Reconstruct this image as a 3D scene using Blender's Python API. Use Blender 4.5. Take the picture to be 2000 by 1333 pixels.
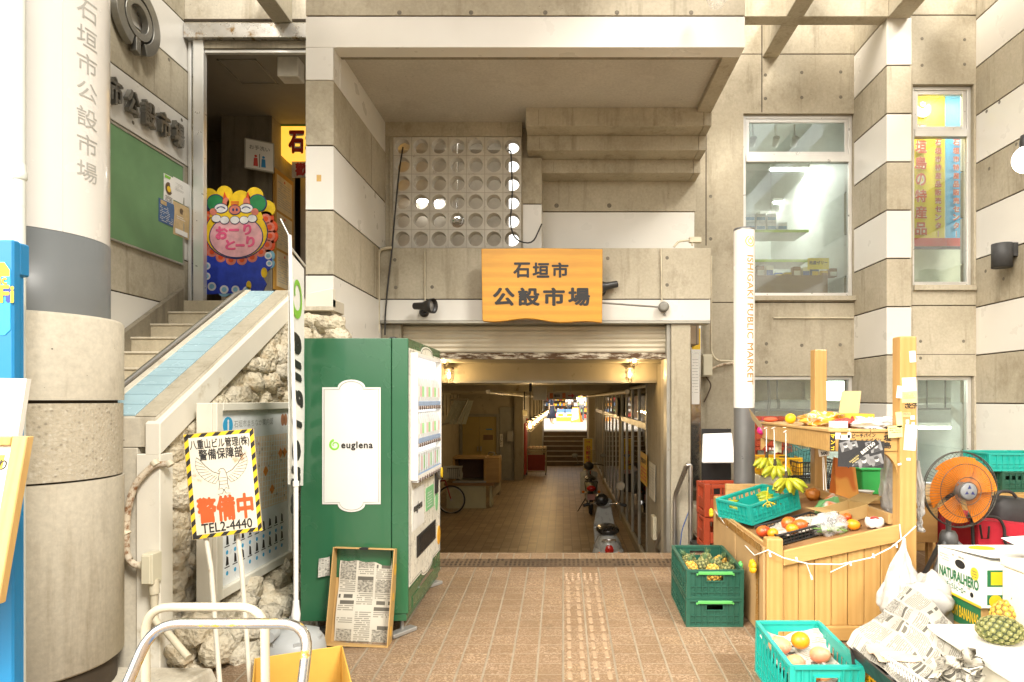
import bpy, math, random
from mathutils import Vector, Matrix, noise
R = math.radians
for o in list(bpy.data.objects): bpy.data.objects.remove(o)
S = bpy.context.scene
COL = S.collection
# ---------------------------------------------------------------- camera (level, shift lens), metres
F, VX, VY, H = 1250.0, 1100.0, 781.0, 1.755      # focal length and vanishing point read off the photograph (2000 px wide)
cam = bpy.data.cameras.new("camera"); camo = bpy.data.objects.new("camera", cam); COL.objects.link(camo)
camo.location = (0, 0, H); camo.rotation_euler = (R(90), 0, 0)
cam.sensor_width = 36; cam.lens = 36*F/2000
cam.shift_x = -(VX-1000)/2000; cam.shift_y = (VY-666.5)/2000
cam.clip_start = .05; cam.clip_end = 500
S.camera = camo
# ---------------------------------------------------------------- sky, sun, exposure
SUN_EL, SUN_AZ = 43, 40       # light falls from high behind the camera, from the right
w = bpy.data.worlds.new("World"); S.world = w; w.use_nodes = True
nt = w.node_tree; bg = nt.nodes["Background"]
sk = nt.nodes.new("ShaderNodeTexSky"); sk.sky_type = 'NISHITA'; sk.sun_disc = False
sk.sun_elevation = R(SUN_EL); sk.sun_rotation = R(180+SUN_AZ); sk.air_density = 1; sk.dust_density = 6; sk.ozone_density = .5
hs = nt.nodes.new("ShaderNodeHueSaturation"); hs.inputs['Saturation'].default_value = .25
mx = nt.nodes.new("ShaderNodeMix"); mx.data_type = 'RGBA'; mx.blend_type = 'MULTIPLY'; mx.inputs[0].default_value = 1
mx.inputs[7].default_value = (1, .955, .88, 1)     # warm daylight through the arcade's roofing
nt.links.new(sk.outputs[0], hs.inputs['Color']); nt.links.new(hs.outputs[0], mx.inputs[6])
nt.links.new(mx.outputs[2], bg.inputs[0]); bg.inputs[1].default_value = .15
sl = bpy.data.lights.new("sun", 'SUN'); sl.energy = 1.5; sl.angle = R(14); sl.color = (1, .95, .87)
so = bpy.data.objects.new("sun", sl); COL.objects.link(so)
so.rotation_euler = (R(90-SUN_EL), 0, R(SUN_AZ)); so.location = (2, -8, 12)
S.view_settings.view_transform = 'Standard'; S.view_settings.look = 'None'
S.view_settings.exposure = 1.52; S.view_settings.gamma = 1
S.render.engine = 'CYCLES'
S.cycles.max_bounces = 7; S.cycles.diffuse_bounces = 4; S.cycles.glossy_bounces = 3
S.cycles.transmission_bounces = 4; S.cycles.transparent_max_bounces = 12
S.cycles.use_denoising = True; S.cycles.sample_clamp_indirect = 4
S.cycles.caustics_reflective = False; S.cycles.caustics_refractive = False
# ---------------------------------------------------------------- measuring: photograph pixel at a distance -> metres
def X_(px, Y): return (px-VX)/F*Y
def Z_(py, Y): return H-(py-VY)/F*Y
def W(px, py, Y): return Vector((X_(px, Y), Y, Z_(py, Y)))
SL = .0528
def zf(Y): return SL*Y                            # the forecourt rises gently towards the entrance
# ---------------------------------------------------------------- mesh builder
class MB:
    def __init__(s): s.v = []; s.f = []; s.m = []; s.s = []; s.uv = {}; s.T = None
    def add(s, vs, fs, mi=0, sm=False, uvs=None):
        b = len(s.v)
        for i, p in enumerate(vs):
            p = Vector(p)
            if s.T is not None: p = s.T @ p
            s.v.append(p)
            if uvs: s.uv[b+i] = uvs[i]
        for f in fs: s.f.append([b+i for i in f]); s.m.append(mi); s.s.append(sm)
        return s
    def box(s, x0, x1, y0, y1, z0, z1, mi=0, M=None):
        vs = [Vector((x, y, z)) for z in (z0, z1) for y in (y0, y1) for x in (x0, x1)]
        if M is not None: vs = [M @ p for p in vs]
        return s.add(vs, [(0,2,3,1),(4,5,7,6),(0,1,5,4),(2,6,7,3),(0,4,6,2),(1,3,7,5)], mi)
    def cb(s, c, d, M=None, mi=0):
        T = Matrix.Translation(Vector(c)) @ (M or Matrix())
        return s.box(-d[0]/2, d[0]/2, -d[1]/2, d[1]/2, -d[2]/2, d[2]/2, mi, T)
    def hexa(s, a, b, mi=0):                      # two quads (same winding) joined to a solid
        return s.add(list(a)+list(b), [(0,1,2,3),(7,6,5,4),(0,4,5,1),(1,5,6,2),(2,6,7,3),(3,7,4,0)], mi)
    def tube(s, pts, r, n=8, mi=0, closed=False, sm=True):
        pts = [Vector(p) for p in pts]; N = len(pts)
        rr = r if isinstance(r, (list, tuple)) else [r]*N
        up = None; vs = []; fs = []
        for i, p in enumerate(pts):
            a = pts[(i-1) % N] if (i or closed) else p; b = pts[(i+1) % N] if (i < N-1 or closed) else p
            t = (b-a).normalized()
            if up is None: up = Vector((0,0,1)) if abs(t.z) < .9 else Vector((1,0,0))
            u = up-t*up.dot(t)
            if u.length < 1e-4: u = t.orthogonal()
            u.normalize(); up = u; w_ = t.cross(u)
            for k in range(n):
                an = 2*math.pi*k/n; vs.append(p+(u*math.cos(an)+w_*math.sin(an))*rr[i])
        for i in range(N if closed else N-1):
            j = (i+1) % N
            for k in range(n): fs.append((i*n+k, i*n+(k+1) % n, j*n+(k+1) % n, j*n+k))
        s.add(vs, fs, mi, sm)
        if not closed: s.add([vs[k] for k in range(n)], [tuple(range(n))[::-1]], mi); s.add(vs[-n:], [tuple(range(n))], mi)
        return s
    def lathe(s, prof, n=24, M=None, mi=0, sm=True, cap=True, a0=0, a1=360):
        M = M or Matrix(); vs = []; fs = []; full = abs(a1-a0) >= 360; m = n if full else n+1
        for r, z in prof:
            for k in range(m):
                a = R(a0+(a1-a0)*k/n); vs.append(M @ Vector((r*math.cos(a), r*math.sin(a), z)))
        for i in range(len(prof)-1):
            for k in range(n):
                k2 = (k+1) % m; fs.append((i*m+k, i*m+k2, (i+1)*m+k2, (i+1)*m+k))
        s.add(vs, fs, mi, sm)
        if cap and full:
            if prof[0][0] > 1e-4: s.add(vs[:m], [tuple(range(m))[::-1]], mi)
            if prof[-1][0] > 1e-4: s.add(vs[-m:], [tuple(range(m))], mi)
        return s
    def cyl(s, c, r, h, n=20, M=None, mi=0):      # from c along +z of M
        T = Matrix.Translation(Vector(c)) @ (M or Matrix())
        return s.lathe([(r, 0), (r, h)], n, T, mi)
    def ell(s, c, rad, nu=16, nv=10, M=None, mi=0, fn=None):
        T = Matrix.Translation(Vector(c)) @ (M or Matrix()); vs = []; fs = []
        for i in range(nv+1):
            th = math.pi*i/nv
            for k in range(nu):
                ph = 2*math.pi*k/nu
                d = Vector((math.sin(th)*math.cos(ph), math.sin(th)*math.sin(ph), math.cos(th)))
                q = Vector((d.x*rad[0], d.y*rad[1], d.z*rad[2]))
                if fn: q = fn(d, q)
                vs.append(T @ q)
        for i in range(nv):
            for k in range(nu):
                k2 = (k+1) % nu
                if i == 0: fs.append((k, (i+1)*nu+k, (i+1)*nu+k2))
                elif i == nv-1: fs.append((i*nu+k, (i+1)*nu+k, i*nu+k2))
                else: fs.append((i*nu+k, (i+1)*nu+k, (i+1)*nu+k2, i*nu+k2))
        return s.add(vs, fs, mi, True)
    def prism(s, out, fr, d0, d1, mi=0, sm=False):   # 2D outline in the frame fr, from normal offset d0 to d1
        n = len(out)
        vs = [fr @ Vector((x, y, d1)) for x, y in out]+[fr @ Vector((x, y, d0)) for x, y in out]
        fs = [tuple(range(n)), tuple(range(2*n-1, n-1, -1))]+[(i, n+i, n+(i+1) % n, (i+1) % n) for i in range(n)]
        return s.add(vs, fs, mi, sm)
    def sheet(s, fn, nu, nv, mi=0, thick=0.0, sm=True):
        P = [[Vector(fn(i/nu, j/nv)) for i in range(nu+1)] for j in range(nv+1)]
        uv = [(i/nu, j/nv) for j in range(nv+1) for i in range(nu+1)]
        vs = [p for row in P for p in row]; w_ = nu+1
        fs = [(j*w_+i, j*w_+i+1, (j+1)*w_+i+1, (j+1)*w_+i) for j in range(nv) for i in range(nu)]
        s.add(vs, fs, mi, sm, uv)
        if thick:
            nr = []
            for j in range(nv+1):
                for i in range(nu+1):
                    a = P[j][min(i+1, nu)]-P[j][max(i-1, 0)]; b = P[min(j+1, nv)][i]-P[max(j-1, 0)][i]
                    n_ = a.cross(b); nr.append(n_.normalized() if n_.length else Vector((0,0,1)))
            v2 = [p-n_*thick for p, n_ in zip(vs, nr)]
            s.add(v2, [f[::-1] for f in fs], mi, sm, uv)
            bd = [i for i in range(w_)]+[j*w_+nu for j in range(1, nv+1)]+[nv*w_+i for i in range(nu-1, -1, -1)]+[j*w_ for j in range(nv-1, 0, -1)]
            L = len(bd); s.add([vs[i] for i in bd]+[v2[i] for i in bd], [(k, L+k, L+(k+1) % L, (k+1) % L) for k in range(L)], mi, False, [uv[i] for i in bd]*2)
        return s
    def text(s, body, fr, w=None, h=None, bold=0.0, d=.0012, mi=0, cx=0, cy=0, sx=1, wrap=None, spacing=1.0, line=1.0):
        vs, fs, (bw, bh) = glyphs(body, bold, spacing, line, d > .006)
        zq = lambda z: 0 if z <= 0 else d*(z if z >= 1 else 1+(z-.5))
        k = (w/bw) if w else h/bh; ky = (h/bh) if h else k
        if wrap:
            import bmesh
            bm = bmesh.new(); bv = [bm.verts.new(p) for p in vs]
            for q in fs:
                try: bm.faces.new([bv[i] for i in q])
                except ValueError: pass
            ax = 1 if bw > 3*bh else 0; L = (bh if ax else bw)/2
            for i in range(1, 14):
                no = (0,1,0) if ax else (1,0,0); co = [0,0,0]; co[ax] = -L+2*L*i/14
                bmesh.ops.bisect_plane(bm, geom=bm.verts[:]+bm.edges[:]+bm.faces[:], plane_co=co, plane_no=no, dist=1e-5)
            bm.verts.index_update(); vs = [tuple(v.co) for v in bm.verts]; fs = [tuple(v.index for v in q.verts) for q in bm.faces]; bm.free()
        if wrap: pts = [wrap(x*k+cx, y*ky+cy, zq(z)) for x, y, z in vs]
        else: pts = [fr @ Vector((x*k+cx, y*ky+cy, zq(z))) for x, y, z in vs]
        return s.add(pts, fs, mi)
    def build(s, name, mats, parent=None, bevel=0, seg=1, local=False, subsurf=0):
        me = bpy.data.meshes.new(name)
        off = Vector() if (local or parent is None) else org(parent)
        me.from_pydata([tuple(p-off) for p in s.v], [], s.f)
        if not isinstance(mats, (list, tuple)): mats = [mats]
        for m in mats: me.materials.append(m)
        me.polygons.foreach_set('material_index', s.m); me.polygons.foreach_set('use_smooth', s.s)
        if s.uv:
            l = me.uv_layers.new(name='UVMap')
            for lo in me.loops: l.data[lo.index].uv = s.uv.get(lo.vertex_index, (0, 0))
        me.validate(); me.update()
        o = bpy.data.objects.new(name, me); COL.objects.link(o)
        if parent is not None: o.parent = parent
        if bevel:
            b = o.modifiers.new('bevel', 'BEVEL'); b.width = bevel; b.segments = seg; b.limit_method = 'ANGLE'; b.angle_limit = R(40)
        if subsurf:
            b = o.modifiers.new('subsurf', 'SUBSURF'); b.levels = b.render_levels = subsurf
        return o
def org(o):
    v = Vector(o.location)
    while o.parent: o = o.parent; v = v+Vector(o.location)
    return v
_G = {}
def glyphs(body, bold=0.0, spacing=1.0, line=1.0, solid=False):   # heavier strokes: the glyph laid over itself, shifted
    key = (body, bold, spacing, line, solid)
    if key not in _G:
        cu = bpy.data.curves.new('t', 'FONT'); cu.body = body; cu.size = 1; cu.extrude = .5 if solid else 0
        cu.align_x = 'CENTER'; cu.resolution_u = 3; cu.space_character = spacing; cu.space_line = line; cu.fill_mode = 'FRONT'
        ob = bpy.data.objects.new('t', cu); COL.objects.link(ob)
        bpy.context.view_layer.update()
        me = bpy.data.meshes.new_from_object(ob.evaluated_get(bpy.context.evaluated_depsgraph_get()))
        vs = [tuple(v.co) for v in me.vertices]; fs = [tuple(p.vertices) for p in me.polygons]
        bpy.data.objects.remove(ob); bpy.data.curves.remove(cu); bpy.data.meshes.remove(me)
        if not solid: vs = [(x, y, 1.0) for x, y, z in vs]
        n = len(vs); V = list(vs); Fc = list(fs)
        if bold:
            for k in range(6):
                dx, dy = bold*math.cos(k*math.pi/3+.4), bold*math.sin(k*math.pi/3+.4)
                V += [(x+dx, y+dy, (z+.035*(k+1)) if z > 0 else z) for x, y, z in vs]; Fc += [tuple(i+n*(k+1) for i in f) for f in fs]
        xs = [v[0] for v in V]; ys = [v[1] for v in V]
        cx = (min(xs)+max(xs))/2; cy = (min(ys)+max(ys))/2
        _G[key] = ([(x-cx, y-cy, z) for x, y, z in V], Fc, (max(xs)-min(xs), max(ys)-min(ys)))
    return _G[key]
def fr(o, right=(1,0,0), up=(0,0,1)):              # a plane: origin, reader's right, up
    r = Vector(right).normalized(); u = Vector(up); u = (u-r*u.dot(r)).normalized(); n = r.cross(u)
    return Matrix(((r.x,u.x,n.x,o[0]),(r.y,u.y,n.y,o[1]),(r.z,u.z,n.z,o[2]),(0,0,0,1)))
def rect(x0, x1, y0, y1): return [(x0,y0),(x1,y0),(x1,y1),(x0,y1)]
def disc(cx, cy, rx, ry=None, n=24, a0=0, a1=360):
    ry = ry or rx; full = abs(a1-a0) >= 360
    return [(cx+rx*math.cos(R(a0+(a1-a0)*k/n)), cy+ry*math.sin(R(a0+(a1-a0)*k/n))) for k in range(n if full else n+1)]
def ring(mb, f, cx, cy, r0, r1, d0, d1, mi=0, a0=0, a1=360, n=28, sy=1):     # flat ring or arc in the frame f, d0 to d1 thick
    full = abs(a1-a0) >= 360; m = n if full else n+1; vs = []; fs = []
    for k in range(m):
        a = R(a0+(a1-a0)*k/n); c, s = math.cos(a), math.sin(a)*sy
        for r, d in ((r0, d0), (r0, d1), (r1, d1), (r1, d0)): vs.append(f @ Vector((cx+c*r, cy+s*r, d)))
    for k in range(n):
        p, q = 4*k, 4*((k+1) % m)
        for u in range(4): fs.append((p+u, p+(u+1) % 4, q+(u+1) % 4, q+u))
    if not full: fs += [(0, 3, 2, 1), (4*n, 4*n+1, 4*n+2, 4*n+3)]
    return mb.add(vs, fs, mi)
def RZ(a): return Matrix.Rotation(R(a), 4, 'Z')
def RX(a): return Matrix.Rotation(R(a), 4, 'X')
def RY(a): return Matrix.Rotation(R(a), 4, 'Y')
def TR(x, y=None, z=None): return Matrix.Translation(Vector(x) if y is None else Vector((x, y, z)))
def tag(o, label=None, cat=None, group=None, kind=None):
    if label: o['label'] = label
    if cat: o['category'] = cat
    if group: o['group'] = group
    if kind: o['kind'] = kind
    return o
def thing(name, label, cat, loc=(0,0,0), rz=0, group=None):
    o = bpy.data.objects.new(name, None); COL.objects.link(o); o.empty_display_size = .1
    o.location = loc; o.rotation_euler = (0, 0, R(rz))
    return tag(o, label, cat, group)
def copy_tree(o, parent=None):
    c = o.copy(); COL.objects.link(c); c.parent = parent
    for ch in [x for x in list(COL.objects) if x.parent == o]: copy_tree(ch, c)
    return c
def clone(o, loc, rz=None, label=None, rot=None, scale=None):
    c = copy_tree(o); c.location = loc
    if rz is not None: c.rotation_euler = (0, 0, R(rz))
    if rot is not None: c.rotation_euler = rot
    if scale is not None: c.scale = scale
    if label: c['label'] = label
    return c
def bez(P, u, v):                                   # quadratic patch over a 3x3 net
    a = [(1-u)**2, 2*u*(1-u), u*u]; b = [(1-v)**2, 2*v*(1-v), v*v]; r = Vector()
    for j in range(3):
        for i in range(3): r += Vector(P[j][i])*a[i]*b[j]
    return r
def wob(p, s, a, seed=0): return Vector(noise.noise_vector(Vector(p)*s+Vector((seed*7.3, seed*3.1, seed))))*a
def arc(c, r, a0, a1, n, ax='xz'):
    out = []
    for k in range(n+1):
        a = R(a0+(a1-a0)*k/n); q = (r*math.cos(a), r*math.sin(a))
        out.append(Vector((c[0]+q[0], c[1], c[2]+q[1])) if ax == 'xz' else Vector((c[0], c[1]+q[0], c[2]+q[1])) if ax == 'yz' else Vector((c[0]+q[0], c[1]+q[1], c[2])))
    return out
def fillet(pts, r, n=5):                            # rounds the corners of a polyline
    pts = [Vector(p) for p in pts]; out = [pts[0]]
    for a, b, c in zip(pts, pts[1:], pts[2:]):
        d1 = (a-b); d2 = (c-b); k = min(r, d1.length*.49, d2.length*.49); p = b+d1.normalized()*k; q = b+d2.normalized()*k
        for i in range(n+1):
            t = i/n; out.append(p*(1-t)**2+b*2*t*(1-t)+q*t*t)
    return out+[pts[-1]]
# ---------------------------------------------------------------- materials
_M = {}
class NT:                                            # small node-graph helper
    def __init__(s, name):
        m = bpy.data.materials.new(name); m.use_nodes = True; s.mat = m; s.t = m.node_tree
        s.b = s.t.nodes['Principled BSDF']; s.out = s.t.nodes['Material Output']
        s.tc = s.n('ShaderNodeTexCoord')
    def n(s, typ, **kw):
        x = s.t.nodes.new(typ)
        for k, v in kw.items(): setattr(x, k, v)
        return x
    def l(s, a, b): s.t.links.new(a, b)
    def mapp(s, scale=(1,1,1), src='Object', rot=(0,0,0), loc=(0,0,0)):
        m = s.n('ShaderNodeMapping'); m.inputs['Scale'].default_value = scale; m.inputs['Rotation'].default_value = rot; m.inputs['Location'].default_value = loc
        s.l(s.tc.outputs[src], m.inputs[0]); return m.outputs[0]
    def noise(s, scale=5, detail=4, rough=.55, vec=None, dist=0):
        x = s.n('ShaderNodeTexNoise'); x.inputs['Scale'].default_value = scale; x.inputs['Detail'].default_value = detail
        x.inputs['Roughness'].default_value = rough; x.inputs['Distortion'].default_value = dist
        s.l(vec if vec else s.tc.outputs['Object'], x.inputs['Vector']); return x.outputs['Fac']
    def vor(s, scale=5, feature='F1', vec=None, out='Distance', rnd=1):
        x = s.n('ShaderNodeTexVoronoi', feature=feature); x.inputs['Scale'].default_value = scale; x.inputs['Randomness'].default_value = rnd
        s.l(vec if vec else s.tc.outputs['Object'], x.inputs['Vector']); return x.outputs[out]
    def ramp(s, fac, stops):
        x = s.n('ShaderNodeValToRGB'); e = x.color_ramp.elements
        while len(e) < len(stops): e.new(.5)
        for q, (p, c) in zip(e, stops):
            q.position = p; q.color = (c, c, c, 1) if isinstance(c, (int, float)) else (*c[:3], 1)
        s.l(fac, x.inputs[0]); return x.outputs[0]
    def mix(s, fac, a, b, mode='MIX'):
        x = s.n('ShaderNodeMix', data_type='RGBA', blend_type=mode)
        for v, i in ((fac, 0), (a, 6), (b, 7)):
            if isinstance(v, (int, float)): x.inputs[i].default_value = v if i == 0 else (v, v, v, 1)
            elif isinstance(v, (tuple, list)): x.inputs[i].default_value = (*v[:3], 1)
            else: s.l(v, x.inputs[i])
        return x.outputs[2]
    def math(s, op, a, b=None):
        x = s.n('ShaderNodeMath', operation=op)
        for v, i in ((a, 0), (b, 1)):
            if v is None: continue
            if isinstance(v, (int, float)): x.inputs[i].default_value = v
            else: s.l(v, x.inputs[i])
        return x.outputs[0]
    def sep(s, vec):
        x = s.n('ShaderNodeSeparateXYZ'); s.l(vec, x.inputs[0]); return x.outputs
    def bump(s, h, strength=.3, dist=.01):
        x = s.n('ShaderNodeBump'); x.inputs['Strength'].default_value = strength; x.inputs['Distance'].default_value = dist
        s.l(h, x.inputs['Height']); s.l(x.outputs[0], s.b.inputs['Normal'])
    def set(s, col=None, rough=None, metal=None, spec=None, coat=None):
        for v, k in ((col, 'Base Color'), (rough, 'Roughness'), (metal, 'Metallic'), (spec, 'Specular IOR Level'), (coat, 'Coat Weight')):
            if v is None: continue
            if isinstance(v, (tuple, list)): s.b.inputs[k].default_value = (*v[:3], 1)
            elif isinstance(v, (int, float)): s.b.inputs[k].default_value = v
            else: s.l(v, s.b.inputs[k])
        return s
def mat(name, col=(.5,.5,.5), rough=.55, metal=0, var=.12, scale=6, bump=0, bscale=60, spec=.5, dirt=None, dcol=(.25,.2,.13), coat=0, trans=0):
    if name in _M: return _M[name]
    g = NT(name); c = tuple(col)
    lo = tuple(x*(1-var) for x in c); hi = tuple(min(1, x*(1+var)) for x in c)
    n1 = g.noise(scale, 5); cc = g.ramp(n1, [(.3, lo), (.7, hi)])
    if dirt:
        d = g.ramp(g.noise(scale*2.3, 8, .7), [(dirt, 0), (min(1, dirt+.12), 1)]); cc = g.mix(d, cc, dcol)
    rr = g.ramp(g.noise(scale*3, 3), [(.3, max(0, rough-.08)), (.7, min(1, rough+.08))])
    g.set(cc, rr, metal, spec, coat)
    if bump: g.bump(g.noise(bscale, 6, .6), bump, .004)
    if trans: g.b.inputs['Transmission Weight'].default_value = trans
    _M[name] = g.mat; return g.mat
def emit(name, col, st):
    if name in _M: return _M[name]
    g = NT(name); g.set((.8,.8,.8), .4); g.b.inputs['Emission Color'].default_value = (*col, 1); g.b.inputs['Emission Strength'].default_value = st
    _M[name] = g.mat; return g.mat
def glass(name, tint=(.9,.95,.93), refl=.1, haze=0.0):
    if name in _M: return _M[name]
    g = NT(name); t = g.t
    tr = g.n('ShaderNodeBsdfTransparent'); tr.inputs[0].default_value = (*tint, 1)
    gl = g.n('ShaderNodeBsdfGlossy'); gl.inputs['Roughness'].default_value = .03
    fz = g.n('ShaderNodeFresnel'); fz.inputs[0].default_value = 1.5
    f2 = g.math('ADD', fz.outputs[0], refl-.04); ms = g.n('ShaderNodeMixShader')
    g.l(f2, ms.inputs[0]); g.l(tr.outputs[0], ms.inputs[1]); g.l(gl.outputs[0], ms.inputs[2])
    last = ms.outputs[0]
    if haze:
        df = g.n('ShaderNodeBsdfDiffuse'); df.inputs[0].default_value = (.8,.82,.8,1); m2 = g.n('ShaderNodeMixShader')
        g.l(g.math('MULTIPLY', g.ramp(g.noise(3, 6, .7), [(.35, .2), (.75, 1)]), haze), m2.inputs[0]); g.l(last, m2.inputs[1]); g.l(df.outputs[0], m2.inputs[2]); last = m2.outputs[0]
    g.l(last, g.out.inputs[0]); _M[name] = g.mat; return g.mat
def film(name, col=(.9,.9,.9), op=.35, rough=.25):   # thin translucent plastic
    if name in _M: return _M[name]
    g = NT(name); g.set(col, rough, 0, .6)
    tr = g.n('ShaderNodeBsdfTransparent'); ms = g.n('ShaderNodeMixShader')
    f = g.ramp(g.noise(14, 5, .6), [(.3, max(0, op-.15)), (.7, min(1, op+.2))])
    g.l(f, ms.inputs[0]); g.l(tr.outputs[0], ms.inputs[1]); g.l(g.b.outputs[0], ms.inputs[2]); g.l(ms.outputs[0], g.out.inputs[0])
    g.bump(g.noise(16, 3), .25, .008); _M[name] = g.mat; return g.mat
def m_concrete(name, a=(.30,.265,.20), b=(.42,.38,.30), stain=(.19,.165,.12), st=.62, rough=.75):
    g = NT(name)
    big = g.noise(1.1, 6, .6); c = g.ramp(big, [(.3, a), (.68, b)])
    v = g.mapp((3.2, 3.2, .35)); streak = g.ramp(g.noise(2.2, 6, .65, v), [(st-.06, 0), (st+.14, .72)])
    c = g.mix(streak, c, stain)
    blot = g.ramp(g.noise(2.3, 8, .72, dist=.4), [(.55, 0), (.72, .5)]); c = g.mix(blot, c, tuple(x*1.15 for x in b)); mould = g.ramp(g.noise(1.7, 9, .75, g.mapp((1, 1, .7), loc=(3, 1, 7))), [(.53, 0), (.68, .55)]); c = g.mix(mould, c, tuple(x*1.1 for x in stain))
    fine = g.ramp(g.noise(38, 5, .65), [(.3, .88), (.7, 1.08)]); c = g.mix(1, c, fine, 'MULTIPLY')
    pit = g.ramp(g.vor(13), [(.035, 0), (.06, 1)]); keep = g.ramp(g.noise(3.1, 2), [(.5, 1), (.56, 0)])
    pit = g.math('MAXIMUM', pit, keep); c = g.mix(pit, (.10,.085,.06), c)
    g.set(c, rough, 0, .35)
    hgt = g.math('ADD', g.math('MULTIPLY', pit, .6), g.math('MULTIPLY', g.noise(70, 4), .35)); g.bump(hgt, .35, .006)
    return g.mat
def m_wood(name, a, b, axis=0, scale=1.0, knots=True, rough=.5, coat=0.0, line=(.35,.2,.06)):
    g = NT(name); sc = [14, 14, 14]; sc[axis] = .9; sc = [x*scale for x in sc]
    v = g.mapp(tuple(sc)); n1 = g.noise(1.3, 5, .6, v, dist=1.2)
    wv = g.n('ShaderNodeTexWave', wave_type='BANDS', bands_direction='XYZ'[(axis+1) % 3]); wv.inputs['Scale'].default_value = .55
    wv.inputs['Distortion'].default_value = 7; wv.inputs['Detail'].default_value = 3; wv.inputs['Detail Scale'].default_value = .8; g.l(v, wv.inputs['Vector'])
    c = g.ramp(wv.outputs['Fac'], [(0, tuple(x*.55+y*.45 for x, y in zip(a, b))), (.9, b)]); c = g.mix(g.ramp(n1, [(.4, 0), (.75, .55)]), c, tuple(x*.85 for x in a)); c = g.mix(g.ramp(g.noise(2.2, 5, .6), [(.3, 0), (.75, .35)]), c, tuple(x*.75 for x in a))
    if knots:
        s2 = [3.1*scale]*3; s2[axis] = 1.7*scale
        k = g.ramp(g.vor(1, vec=g.mapp(tuple(s2))), [(.06, 1), (.15, 0)]); c = g.mix(k, c, line)
    g.set(c, rough, 0, .4, coat); g.bump(g.noise(3, 5, .6, v), .12, .002); return g.mat
def m_card(name, col=(.47,.31,.14)):
    g = NT(name); v = g.mapp((1,1,1)); n1 = g.noise(2.2, 6, .6)
    c = g.ramp(n1, [(.3, tuple(x*.85 for x in col)), (.72, tuple(x*1.12 for x in col))])
    wv = g.n('ShaderNodeTexWave'); wv.inputs['Scale'].default_value = 45; g.l(v, wv.inputs['Vector'])
    c = g.mix(g.math('MULTIPLY', wv.outputs['Fac'], .10), c, tuple(x*.6 for x in col)); g.set(c, .8, 0, .2); g.bump(g.noise(9, 5), .2, .006); return g.mat
def m_news(name, cols=4, rows=30, ink=.12, paper=(.72,.69,.61), pics=.80):
    g = NT(name); uv = g.tc.outputs['UV']
    def mp(sx, sy, loc=(0,0,0)):
        m = g.n('ShaderNodeMapping'); m.inputs['Scale'].default_value = (sx, sy, 1); m.inputs['Location'].default_value = loc; g.l(uv, m.inputs[0]); return m.outputs[0]
    def cellrand(vec):
        fl = g.n('ShaderNodeVectorMath', operation='FLOOR'); g.l(vec, fl.inputs[0]); wn = g.n('ShaderNodeTexWhiteNoise'); wn.noise_dimensions = '2D'; g.l(fl.outputs[0], wn.inputs['Vector']); return wn.outputs['Value']
    s = g.sep(mp(cols, rows)); fx = g.math('FRACT', s[0]); fy = g.math('FRACT', s[1])
    line = g.math('LESS_THAN', fy, .55); col = g.math('MULTIPLY', g.math('GREATER_THAN', fx, .06), g.math('LESS_THAN', fx, .94))
    word = g.math('GREATER_THAN', cellrand(mp(cols*14, rows)), .12); t = g.math('MULTIPLY', g.math('MULTIPLY', line, col), word)
    s2 = g.sep(mp(cols, rows/3)); hy = g.math('LESS_THAN', g.math('FRACT', s2[1]), .62); hw = g.math('GREATER_THAN', cellrand(mp(cols*6, rows/3)), .25)
    head = g.math('MULTIPLY', g.math('MULTIPLY', hy, col), hw); hc = g.math('GREATER_THAN', cellrand(mp(cols, rows/3, (7, 3, 0))), .84)
    pc = g.math('MULTIPLY', g.math('GREATER_THAN', cellrand(mp(cols*1.0, rows/6, (2, 9, 0))), pics), col)
    blank = g.math('GREATER_THAN', cellrand(mp(cols, rows/3, (1, 5, 0))), .16)
    dens = g.math('MULTIPLY', g.math('MULTIPLY', t, blank), .62)
    dens = g.mix(hc, dens, g.math('MULTIPLY', head, .95)); pt = g.ramp(g.noise(1, 5, .65, mp(cols*7, rows*1.1)), [(.35, .95), (.65, .1)])
    dens = g.mix(pc, dens, pt)
    c = g.mix(dens, paper, tuple(x*ink for x in paper)); c = g.mix(g.ramp(g.noise(1.5, 4), [(.4, 0), (.8, .2)]), c, (.50,.44,.32))
    g.set(c, .85, 0, .1); g.bump(g.noise(6, 4), .25, .012); return g.mat
# ---------------------------------------------------------------- shared materials
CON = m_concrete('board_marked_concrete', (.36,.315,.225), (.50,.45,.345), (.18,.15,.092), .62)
COND = m_concrete('dark_concrete', (.21,.18,.125), (.31,.27,.195), (.12,.10,.07), .55)  # darker brown variant of the concrete
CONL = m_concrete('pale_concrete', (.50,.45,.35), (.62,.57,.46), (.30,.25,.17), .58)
AGG = NT('exposed_aggregate')
_c = AGG.ramp(AGG.vor(60, out='Color'), [(0, (.16,.14,.11)), (.3, (.42,.37,.28)), (.7, (.55,.50,.40)), (1, (.66,.62,.52))])
_d = AGG.vor(60); _c = AGG.mix(AGG.ramp(_d, [(.2, .15), (.5, .85)]), _c, (.50,.44,.33)); AGG.set(_c, .85, 0, .3); AGG.bump(AGG.noise(70, 5), .6, .008); AGG = AGG.mat
WHT = mat('white_enamel_panel', (.70,.675,.61), .33, 0, .05, 1.2, .04, 3, .5, .66, (.55,.50,.38))
WHTD = mat('old_white_panel', (.70,.66,.56), .5, 0, .07, 1.5, .05, 5, .5, .6, (.45,.38,.26))
JNT = mat('shadow_joint', (.05,.035,.02), .9, 0, .2)
GROUT = mat('tie_hole_grout', (.17,.15,.115), .9, 0, .25, 30, .5, 90)
BLK = mat('breeze_block', (.58,.55,.48), .8, 0, .12, 8, .3, 70, .3, .6, (.3,.26,.19))
ALU = mat('aluminium', (.72,.71,.67), .35, .55, .06, 4)
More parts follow.
